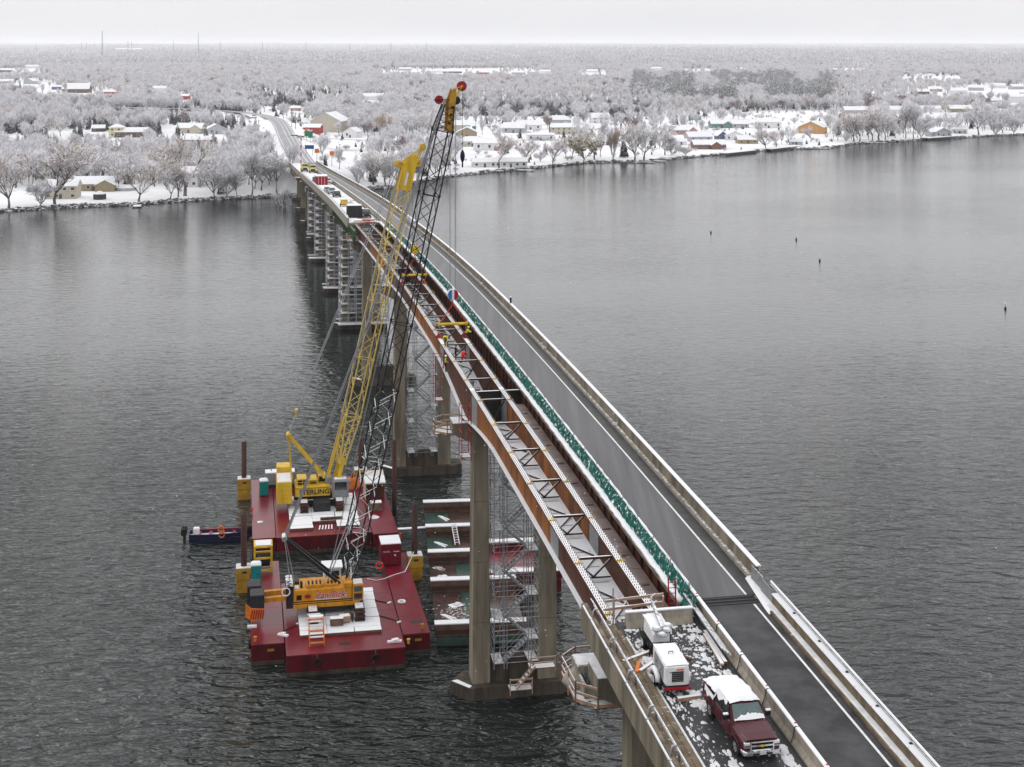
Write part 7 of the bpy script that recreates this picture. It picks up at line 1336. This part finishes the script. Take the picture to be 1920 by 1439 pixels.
# ---------------- hoist blocks, slings, spreader beams and girder clamps
def rigging(s, t, ztip, zblk, zspr, tw, label, block_m, stripes=False, ball=None):
    r = thing('hoist_rigging', label, 'hoist block', B(s, t, 0), ANG, 'hoist rigging over the girders'); zg = ED(s)-.18
    for x, y in ((-.34, -.1), (.34, -.1), (-.28, .12), (.28, .12)): rope('hoist_rope', [(x, y, zblk+.3), (x, y, ztip)], .028, r)
    q = MB(); q.tube([(0, -.3, zblk), (0, -.24, zblk), (0, .24, zblk), (0, .3, zblk)], [.5, .62, .62, .5], 18); bk = q.build('block', block_m, r)
    if stripes:
        for x0, x1, m in ((-.62, -.14, mat('blue_paint', (.03, .16, .42), (.02, .13, .36), rough=.45, scale=2)), (-.14, .12, white_paint), (.12, .62, red_paint)):
            pts = [(x, -.33, zblk+sg*math.sqrt(max(0, .36-x*x))) for sg, rng in ((1, lin(x0, x1, 6)), (-1, lin(x1, x0, 6))) for x in [max(-.6, min(.6, v)) for v in rng]]
            q = MB(); q.prism(pts, (0, .03, 0)); q.build('stripe', m, bk, fix=True)
    else:
        for a in (.5, 2.6, 4.7): MB().cyl((.3*math.cos(a), -.33, zblk+.3*math.sin(a)), (.3*math.cos(a), -.29, zblk+.3*math.sin(a)), .07, 8).build('pin', black, bk)
    q = MB(); q.tube([(0, 0, zblk-.55), (0, 0, zblk-.9), (.14, 0, zblk-1.12), (0, 0, zblk-1.3), (-.16, 0, zblk-1.15)], .07, 6); q.build('hook', sling_red, r)
    for sx in (-1, 1):
        q = MB(); q.bar((sx*.06, 0, zblk-1.25), (sx*(tw/2-.05), 0, zspr+.2), .15, .07); q.build('sling', sling_red, r)
        q = MB(); q.tube([(sx*(tw/2-.05), 0, zspr-.15), (sx*(tw/2-.02), 0, zg+.62)], .035, 5); q.build('shackle_chain', galv, r); gx = -7.6-t if sx < 0 else -4.72-t
        q = MB(); q.prism([(gx-.34, -.3, zg+.02), (gx+.34, -.3, zg+.02), (gx+.12, -.18, zg+.5), (gx-.12, -.18, zg+.5)], (0, .45, .02)); q.bar((gx-.34, -.05, zg-.12), (gx-.34, -.05, zg+.25), .12); q.bar((gx+.34, -.05, zg-.12), (gx+.34, -.05, zg+.25), .12); q.build('girder_clamp', red_paint, r)
        MB().cyl((sx*(tw/2+.02), 0, zspr), (sx*(tw/2+.17), 0, zspr), .26, 10).build('end_cap', crane_yellow, r)
    q = MB(); q.cyl((-tw/2, 0, zspr), (tw/2, 0, zspr), .16, 12); q.build('spreader_beam', crane_yellow, r); return r
rigging(167.4, -6.05, 58.6, 36.3, 32.95, 3.05, 'red, white and blue hoist block with red slings and yellow spreader over the girders', white_paint, True)
rigging(204.6, -6.0, 48.5, 36.2, 32.7, 3.1, 'yellow hoist block with red slings and yellow spreader, farther along the girders', crane_yellow)
bl = thing('overhaul_ball', 'small dark hook ball hanging from the tip of the black boom', 'hook ball', (0, 0, 0)); bl.location = B(167.3, -4.95, 0); rope('whip_line', [(0, 0, 52.6), (0, 0, 59.6)], .02, bl, steel_black); q = MB(); q.tube([(0, 0, 52.7), (0, 0, 52.4), (0, 0, 52.0), (0, 0, 51.6), (0, 0, 51.2)], [.06, .22, .28, .22, .06], 12); q.build('ball', navy, bl, True); MB().cyl((0, 0, 50.7), (0, 0, 51.2), .1, 6).build('hook', dark_grey, bl)

# ---------------- gear on the barges
potty(B(175.6, -27.95, DZ), ANG, 'teal portable toilet on the left pontoon of the near barge'); potty(B(208.2, -26.6, DZ), ANG+.1, 'teal portable toilet on the far barge')
wp = thing('winch_frame', 'yellow framed winch unit behind the near portable toilet', 'winch', B(179.4, -27.1, DZ), ANG)
for x in (-1, 1):
    for y in (-1.1, 1.1): MB().box(x-.1, x+.1, y-.1, y+.1, 0, 3.1).build('frame_post', crane_yellow, wp)
for z in (.3, 1.7, 3.05): q = MB(); q.box(-1.1, 1.1, -1.2, -1.0, z-.1, z+.1); q.box(-1.1, 1.1, 1.0, 1.2, z-.1, z+.1); q.box(-1.1, -.9, -1, 1, z-.1, z+.1); q.box(.9, 1.1, -1, 1, z-.1, z+.1); q.build('frame_ring', crane_yellow, wp)
MB().cyl((-.8, 0, 1.0), (.8, 0, 1.0), .6, 14).build('drum', black, wp); MB().box(-.9, .9, -.9, .9, 3.16, 3.2).build('top_snow', snow, wp)
ct = thing('tool_container', 'short red steel container with a snowy roof on the right pontoon', 'container', B(179.2, -12.0, DZ), ANG)
MB().bevbox(-1.2, 1.2, -1.5, 1.5, .1, 2.6, .03).build('body', container_red, ct); MB().box(-1.2, 1.2, -1.5, 1.5, 2.605, 2.7).build('snow_cap', snow, ct)
for x0, x1 in ((-1.1, -.05), (.05, 1.1)): d = MB().box(x0, x1, -1.56, -1.505, .2, 2.5).build('door', container_red, ct); MB().box((x0+x1)/2-.02, (x0+x1)/2+.02, -1.6, -1.565, .25, 2.45).build('lock_bar', red_paint, d)
text_part('lettering', 'McKEIL', .26, white_paint, ct, (-.55, -1.575, 1.75), (math.pi/2, 0, 0), ext=.005); MB().box(.35, .6, -1.575, -1.562, 1.2, 1.4).build('notice', white_paint, ct); MB().box(.3, .95, -1.575, -1.562, 1.7, 1.78).build('lettering_strip', white_paint, ct)
def ring(loc, ax, label, m=hivis_red): r = thing('life_ring', label, 'life ring', loc, 0, 'life rings'); q = MB(); q.disc_ring((0, 0, 0), ax, .38, .1); q.build('ring', m, r, True); q = MB(); u = Vector(ax).orthogonal().normalized(); [q.disc_ring(u*.38*s, u.cross(Vector(ax)), .11, .02, 8) for s in (-1, 1)]; q.build('band', white_paint, r); return r
ring(B(176.7, -13.5, DZ+.5), (.2, -1, .3), 'red life ring leaning before the red container'); ring(B(175.3, -21.8, DZ-.3), (0, -1, 0), 'red life ring on the workboat rail between the barges'); ring(B(200.2, -28.3, DZ+.5), (-1, 0, 0), 'red life ring on the left edge of the far barge'); ring(B(190.5, -9.6, 1.4), (1, 0, 0), 'red life ring at the right edge of the far barge')
rp = thing('mooring_rope', 'pale rope lying across the right pontoon', 'rope', (BX, 0, 0), ANG); q = MB(); q.tube([(-15.2, 174.0, DZ+.05), (-14.2, 173.2, DZ+.06), (-13.2, 173.6, DZ+.06), (-12.0, 174.6, DZ+.06), (-10.6, 175.4, DZ+.06), (-9.8, 177.4, DZ+.5), (-9.2, 178.6, 3.4)], .06, 5); q.build('strand', snow_thin, rp, True)
for i, (pts, l) in enumerate(((((-16.0, 168.5), (-14.5, 167.0), (-13.4, 166.2)), 'dark cable running off the near mats, farther'), (((-15.2, 163.2), (-13.5, 161.6), (-12.9, 160.6)), 'dark cable running off the near mats, nearer'), (((-25.4, 160.4), (-24.6, 161.2), (-23.6, 162.2)), 'rope tied between pontoon and mats at the left'))): r = thing('cable', l, 'cable', (BX, 0, 0), ANG, 'cables on the near barge'); q = MB(); q.tube([(a, b, DZ+.05) for a, b in pts], .05, 5); q.build('strand', spud_rust, r); MB().cbox((*pts[-1], DZ+.08), (.5, .2, .12), .6).build('snowy_end', snow, r)
for i, (s, t, l) in enumerate(((155.6, -13.9, 'small pile of snowy timber on the near barge corner'), (159.4, -25.3, 'white fender lying on the pontoon seam'))): r = thing('snowy_offcut', l, 'offcut', B(s, t, DZ), ANG+i); MB().cbox((0, 0, .1), (1.5 if i == 0 else .35, .35 if i == 0 else 1.2, .18)).build('timber', snow, r); MB().cbox((.1, .05, .26), (.7 if i == 0 else .25, .5, .14), .4).build('timber', snow, r)
r = thing('tyre_fender', 'half snow-filled tyre lying on the right pontoon', 'tyre', B(166.2, -12.0, DZ+.1), 0); q = MB(); q.disc_ring((0, 0, 0), (0, 0, 1), .36, .13); q.build('rubber', snow_thin, r, True)
# workboat moored between the barges
wbt = thing('workboat', 'small white-roofed workboat moored between the two barges', 'boat', B(177.0, -20.3, 0), ANG); loft([(-1.6, 2.9, 3.3, -.4, 1.0), (1.6, 2.9, 3.3, -.4, 1.0)]).build('hull', mid_grey, wbt); MB().box(-3.2, 3.2, -1.4, 1.4, 1.0, 1.08).build('deck', mid_grey, wbt); MB().bevbox(.2, 2.2, -1.0, 1.0, 1.08, 3.0, .1).build('cabin', white_paint, wbt); MB().box(0, 2.4, -1.2, 1.2, 3.0, 3.18).build('roof', snow, wbt); MB().box(.4, 2.0, -1.03, -1.0, 2.0, 2.7).build('cabin_window', glass, wbt)
q = MB()
for x in (-3.2, -1.6, 0, 3.2): q.tube([(x, -1.45, 1.05), (x, -1.45, 2.1)], .04, 5)
for z in (1.6, 2.1): q.tube([(-3.2, -1.45, z), (3.2, -1.45, z)], .04, 5)
q.build('railing', galv, wbt); r = thing('net_buoy', 'round cage of netting floating between the barges', 'buoy', B(181.5, -16.5, .6), 0); q = MB(); [q.disc_ring((0, 0, .3), (math.cos(a), math.sin(a), 0), .8, .05, 14) for a in (0, .6, 1.2, 1.8, 2.4)]; q.build('cage', galv_dark, r, True)
# crew boat
bt = thing('crew_boat', 'open navy crew boat with outboards moored left of the far barge', 'boat', B(197.4, -32.4, 0), ANG-.06)
q = MB(); secs = [(-3.9, .95, .25), (-2.5, 1.1, .1), (0, 1.15, .1), (2.3, 1.0, .25), (3.6, .55, .5), (4.15, .05, .7)]; vs = []
for x, w, zb in secs: vs += [(x, -w, 1.05+max(0, x-1)*.06), (x, -w*.75, zb-.35), (x, w*.75, zb-.35), (x, w, 1.05+max(0, x-1)*.06)]
q.add(vs, [(0, 1, 2, 3)]+[(i*4+j, i*4+4+j, i*4+5+j, i*4+1+j) for i in range(5) for j in range(3)]+[(20, 23, 22, 21)]); q.build('hull', navy, bt); q = MB(); q.add([(x, sg*w*.92, .62) for x, w, zb in secs for sg in (-1, 1)], [(2*i, 2*i+2, 2*i+3, 2*i+1) for i in range(5)]); q.build('sole', snow_thin, bt)
for sg in (-1, 1): q = MB(); q.tube([(x, sg*w, 1.08+max(0, x-1)*.06) for x, w, zb in secs], .07, 6); q.build('gunwale', red_paint if sg > 0 else navy, bt)
for x in (-2.6, -1.2, .4, 1.8): MB().box(x-.18, x+.18, -.85, .85, .85, .95).build('thwart', red_paint, bt)
MB().bevbox(-3.4, -2.6, -.5, .3, .65, 1.7, .06).build('console', white_paint, bt); MB().box(-3.3, -2.7, -.4, .2, 1.7, 1.76).build('console_snow', snow, bt)
for i, y in enumerate((-.35, .45)): m_ = MB().bevbox(-4.95, -4.25, y-.28, y+.28, .9, 1.75, .1).build('outboard_motor', black, bt); MB().bar((-4.55, y, .9), (-4.55, y, -.5), .25, .3).build('leg', black, m_)
for x, z in ((.2, 1.75), (.3, 1.0)): q = MB(); q.disc_ring((x, -1.1, z), (0, 1, 0), .34, .09); q.build('life_ring', orange_paint, bt, True)
q = MB(); q.tube([(.2, -1.0, .6), (.2, -1.0, 2.1)], .04, 5); q.tube([(-3.5, .7, .9), (-3.5, .7, 2.2)], .04, 5); q.build('stanchions', galv, bt); MB().bevbox(3.5, 4.3, -.4, .3, .9, 1.7, .08).build('bow_fender', black, bt)
# far barge gear
tk = thing('fuel_tank', 'pale grey steel tank with snow on top behind the yellow counterweight', 'tank', B(212, -24.3, DZ), ANG); MB().bevbox(-2.1, 2.1, -.9, .9, .5, 2.1, .08).build('body', mid_grey, tk); MB().box(-2.05, 2.05, -.85, .85, 2.1, 2.2).build('snow_cap', snow, tk); MB().box(-2, 2, -.8, .8, 0, .5).build('skid', dark_grey, tk); MB().cyl((-1.2, 0, 2.2), (-1.2, 0, 2.7), .08, 6).build('vent', mid_grey, tk)
sh = thing('cream_shed', 'small open shed with a ribbed cream roof on the far barge', 'shed', B(205, -11.6, DZ), ANG); q = MB(); q.hexa([(-1.4, -1.9, 2.2), (1.4, -1.9, 2.2), (1.4, 1.9, 2.9), (-1.4, 1.9, 2.9), (-1.4, -1.9, 2.3), (1.4, -1.9, 2.3), (1.4, 1.9, 3.0), (-1.4, 1.9, 3.0)]); q.build('roof', tan_panel, sh)
for k in range(9): MB().bar((-1.3+.325*k, .1, 2.7), (-1.3+.325*k, 1.88, 3.03), .07, .05).build('roof_rib', tan_panel, sh)
q = MB(); q.hexa([(-1.42, -1.95, 2.32), (1.42, -1.95, 2.32), (1.42, .05, 2.69), (-1.42, .05, 2.69), (-1.4, -1.95, 2.42), (1.4, -1.95, 2.42), (1.4, .05, 2.79), (-1.4, .05, 2.79)]); q.build('roof_snow', snow, sh); MB().box(-1.35, -1.28, -1.8, 1.8, 0, 2.2).build('wall', tan_panel, sh); MB().box(-1.3, 1.3, 1.7, 1.78, 0, 2.6).build('wall', rust_dark, sh); MB().box(-1.2, 1.3, -1.0, 1.6, 0, 1.7).build('engine_block', rust_dark, sh)
pb_ = thing('pallet_block', 'snow-dusted brown block before the cream shed', 'crate', B(199.2, -11.9, DZ), ANG); MB().bevbox(-.8, .8, -.6, .6, 0, 1.0, .05).build('block', concrete_brown, pb_); MB().box(-.75, .75, -.55, .55, 1.0, 1.06).build('snow_cap', snow, pb_)
og = thing('tarpaulin_heap', 'orange tarpaulin heap on the far barge behind the black boom', 'tarpaulin', B(209.5, -14.2, DZ), ANG); q = MB(); vs = []
for j in range(5):
    for i in range(10): a = i*.628; rr = 1.2*(1-(j/4.2)**2)**.5; vs.append((rr*math.cos(a)*rq.uniform(.7, 1.2), rr*math.sin(a)*rq.uniform(.7, 1.2), 1.6*j/4*rq.uniform(.8, 1.1)))
q.add(vs, [(j*10+i, j*10+(i+1) % 10, j*10+10+(i+1) % 10, j*10+10+i) for j in range(4) for i in range(10)]); q.build('sheet', orange_paint, og, True)
for i, (s, t) in enumerate(((213, -10.4), (196, -12.4))): r = thing('deck_marker', ['orange drum marker at the back of the far barge', 'pale rope heap on the far barge deck'][i], 'marker', B(s, t, DZ), 0); MB().cyl((0, 0, 0), (0, 0, 1.0 if i == 0 else .2), .3 if i == 0 else .7, 10, r2=.22).build('drum', orange_paint if i == 0 else snow_thin, r); MB().cyl((0, 0, .2), (0, 0, 1.5 if i == 0 else .3), .1, 6).build('stem', orange_paint if i == 0 else snow_thin, r)
r = thing('gangway', 'snowy plank gangway from the far barge to the pontoon barge', 'gangway', B(191.2, -9.8, 2.0), ANG); MB().box(0, 4.4, -.25, .25, 0, .12).build('deck', snow, r); [MB().box(x, x+.08, -.27, .27, -.06, -.001).build('cleat', wood_dark, r) for x in (.5, 1.6, 2.7, 3.8)]
# pontoon barge with timber beams, beside the nearest pier
GA = ANG-.0935; gb = thing('material_barge', 'low green and brown pontoon barge with snowy timber beams beside the nearest pier', 'barge', B(158.9, -9.1, 0), GA)
MB().box(.05, 9.75, .1, 14, -.9, 1.0).build('hull', oil_green, gb); MB().box(.05, 6.3, 14.01, 42, -.9, 1.0).build('hull', oil_green, gb)
pr = random.Random(14); yb = [.5, 13.2, 22.6, 32.0, 42.0]
for k in range(4):
    y0, y1 = yb[k]+.6, yb[k+1]-.6; x1 = 9.7 if k == 0 else 6.25; nx = 3 if k == 0 else 2
    for i in range(nx):
        for j in range(2):
            a, b = .1+(x1-.1)*i/nx, .1+(x1-.1)*(i+1)/nx; c, d = y0+(y1-y0)*j/2, y0+(y1-y0)*(j+1)/2; MB().box(a+.02, b-.02, c+.02, d-.02, 1.001, 1.05).build('deck_plate', [deck_brown, oil_green][(k*3+i+j*2) % 5 in (1, 3)], gb)
for k, y in enumerate(yb):
    x1 = 9.8 if k < 2 else 6.4; bm = MB().box(-.1, x1, y-.55, y+.55, 1.06, 2.35).build('timber_beam', wood_dark, gb); MB().box(-.14, x1+.04, y-.58, y+.5, 2.36, 2.47).build('beam_snow', snow, bm); MB().box(-.05, x1-.05, y-.59, y-.555, 1.3, 1.75).build('beam_face', deck_brown, bm)
MB().box(0, 9.8, -.35, -.12, .2, 1.0).build('green_rail', oil_green, gb)
rb = thing('material_barge', 'red flat barge with two snowy beams behind the nearest stair tower', 'barge', B(158.9, -9.1, 0), GA); MB().box(6.6, 15.4, 14.6, 27, -.9, 1.3).build('hull', barge_side, rb); MB().box(6.6, 15.4, 14.62, 26.98, 1.301, 1.4).build('deck', barge_red, rb)
for y in (15.4, 25.6): b_ = MB().box(6.5, 15.5, y-.7, y+.7, 1.41, 2.3).build('beam', barge_side, rb); MB().box(6.5, 15.5, y-.7, y+.7, 2.31, 2.42).build('beam_snow', snow, b_)
GL = [(1.5, 5, 'plank', 'snowy plank pair on the near bay of the pontoon barge'), (2.6, 8.5, 'sheet', 'white plywood sheet on the near bay of the pontoon barge'), (5.2, 9, 'plank', 'two snowy planks behind the nearest pier column'), (1.2, 17, 'sheet', 'small white sheet on the second bay'), (1.2, 20, 'tangle', 'tangle of pale rope on the second bay'), (1.6, 15.3, 'winch', 'snow-capped capstan on the second bay'), (2.0, 24.5, 'sheet', 'tent-shaped snowy offcut on the third bay'), (1.6, 28.5, 'plank', 'pale plank on the third bay'), (3.4, 30, 'ladder', 'white ladder propped on the timber beam'), (2.4, 38.6, 'plank', 'long snowy plank on the far bay'), (3.6, 35.0, 'plank', 'short snowy plank on the far bay'), (7.2, 6, 'plank', 'snowy planks seen through the stair tower')]
def gpos(x, y, z=1.06): ca_, sa_ = math.cos(GA), math.sin(GA); o = B(158.9, -9.1, 0); return (o[0]+x*ca_-y*sa_, o[1]+x*sa_+y*ca_, z)
for i, (x, y, k, l) in enumerate(GL):
    a = GA+pr.uniform(-1.2, 1.2)
    if k == 'plank': r = thing('plank_stack', l, 'planks', gpos(x, y), a); [MB().cbox((0, .3*j, .06+.02*j), (2.4-.5*j, .22, .1), .15*j).build('plank', snow, r) for j in range(2)]
    elif k == 'sheet': r = thing('plywood_offcut', l, 'plywood', gpos(x, y), a); MB().cbox((0, 0, .05), (1.5, 1.1, .06)).build('sheet', snow, r); MB().cbox((.2, .1, .15), (.8, .6, .05), .5).build('sheet', snow_thin, r)
    elif k == 'tangle': r = thing('rope_tangle', l, 'rope', gpos(x, y), a); q = MB(); q.tube([(pr.uniform(-1, 1), pr.uniform(-.5, .5), .05+.1*pr.random()) for _ in range(14)], .05, 5); q.build('strand', snow_thin, r)
    elif k == 'winch': r = thing('capstan', l, 'capstan', gpos(x, y), a); MB().cyl((0, 0, 0), (0, 0, .7), .4, 12, r2=.25).build('drum', dark_grey, r); MB().cyl((0, 0, .7), (0, 0, .95), .45, 12, r2=.3).build('cap', snow, r)
    else:
        r = thing('white_ladder', l, 'ladder', gpos(3.8, 28.2), GA-.2); r.rotation_euler = (math.radians(28), 0, GA+.1); [MB().bar((sx, 0, .1), (sx, 3.6, .1), .1).build('stile', white_paint, r) for sx in (-.28, .28)]; [MB().bar((-.28, .4+.42*j, .1), (.28, .4+.42*j, .1), .07).build('rung', white_paint, r) for j in range(8)]
q = MB(); 
for i in range(160): x, y = pr.gauss(2.6, 1.0), pr.gauss(6, 2.2); q.cbox((x, y, 1.08), (pr.uniform(.05, .3), pr.uniform(.04, .12), .05), pr.uniform(0, 3))
o = q.build('timber_scraps', wood, None, loc=B(158.9, -9.1, 0), rz=GA); tag(o, 'scraps of wood and rope strewn over the pontoon barge', 'scraps', kind='stuff')
for i, (s, t, ax, l) in enumerate(((160, -28.75, (1, 0, 0), 'black tyre fender on the left side of the near barge, nearer'), (168, -28.75, (1, 0, 0), 'black tyre fender on the left side of the near barge, farther'), (162, -9.8, (1, 0, 0), 'black tyre fender on the right side of the near barge'), (154.05, -16, (0, 1, 0), 'black tyre fender on the front of the near barge, right'), (154.05, -22, (0, 1, 0), 'black tyre fender on the front of the near barge, left'))):
    r = thing('tyre_fender', l, 'tyre', B(s, t, 1.35), ANG, 'tyre fenders of the near barge'); q = MB(); q.disc_ring((0, 0, 0), ax, .36, .14); q.build('rubber', black, r, True); q = MB(); q.tube([(0, 0, .4), (0, 0, .85)], .025, 4); q.build('lashing', galv_dark, r)
# falling snow
fl = random.Random(77); q = MB()
for i in range(420):
    Yf = 14+110*fl.random()**.7; X = fl.uniform(-.40, .40)*Yf; z = CAMZ-Yf*fl.uniform(-.03, .52); r_ = fl.uniform(.005, .012)*(1+Yf/50)
    if z < .5: continue
    q.add([(X-r_, Yf, z), (X, Yf-r_, z), (X+r_, Yf, z), (X, Yf+r_, z), (X, Yf, z-r_), (X, Yf, z+r_)], [(0, 1, 4), (1, 2, 4), (2, 3, 4), (3, 0, 4), (1, 0, 5), (2, 1, 5), (3, 2, 5), (0, 3, 5)])
o = q.build('snowflakes', snow, None, fix=False); tag(o, 'sparse snowflakes drifting through the air', 'snowfall', kind='stuff')

# ------------------------------------------------------------------ haze: thin snowy air round everything
hm = bpy.data.materials.new('haze'); hm.use_nodes = True; hn, hl = hm.node_tree.nodes, hm.node_tree.links; hn.clear()
pv = hn.new('ShaderNodeVolumePrincipled'); pv.inputs['Color'].default_value = (.97, .98, 1, 1); pv.inputs['Density'].default_value = HAZE; pv.inputs['Anisotropy'].default_value = .2
ho = hn.new('ShaderNodeOutputMaterial'); hl.new(pv.outputs[0], ho.inputs['Volume'])
hz = MB().box(-32000, 32000, -1200, 46000, -9, 215).build('haze', hm, fix=False); tag(hz, 'thin white winter haze over the whole scene', 'haze', kind='stuff')
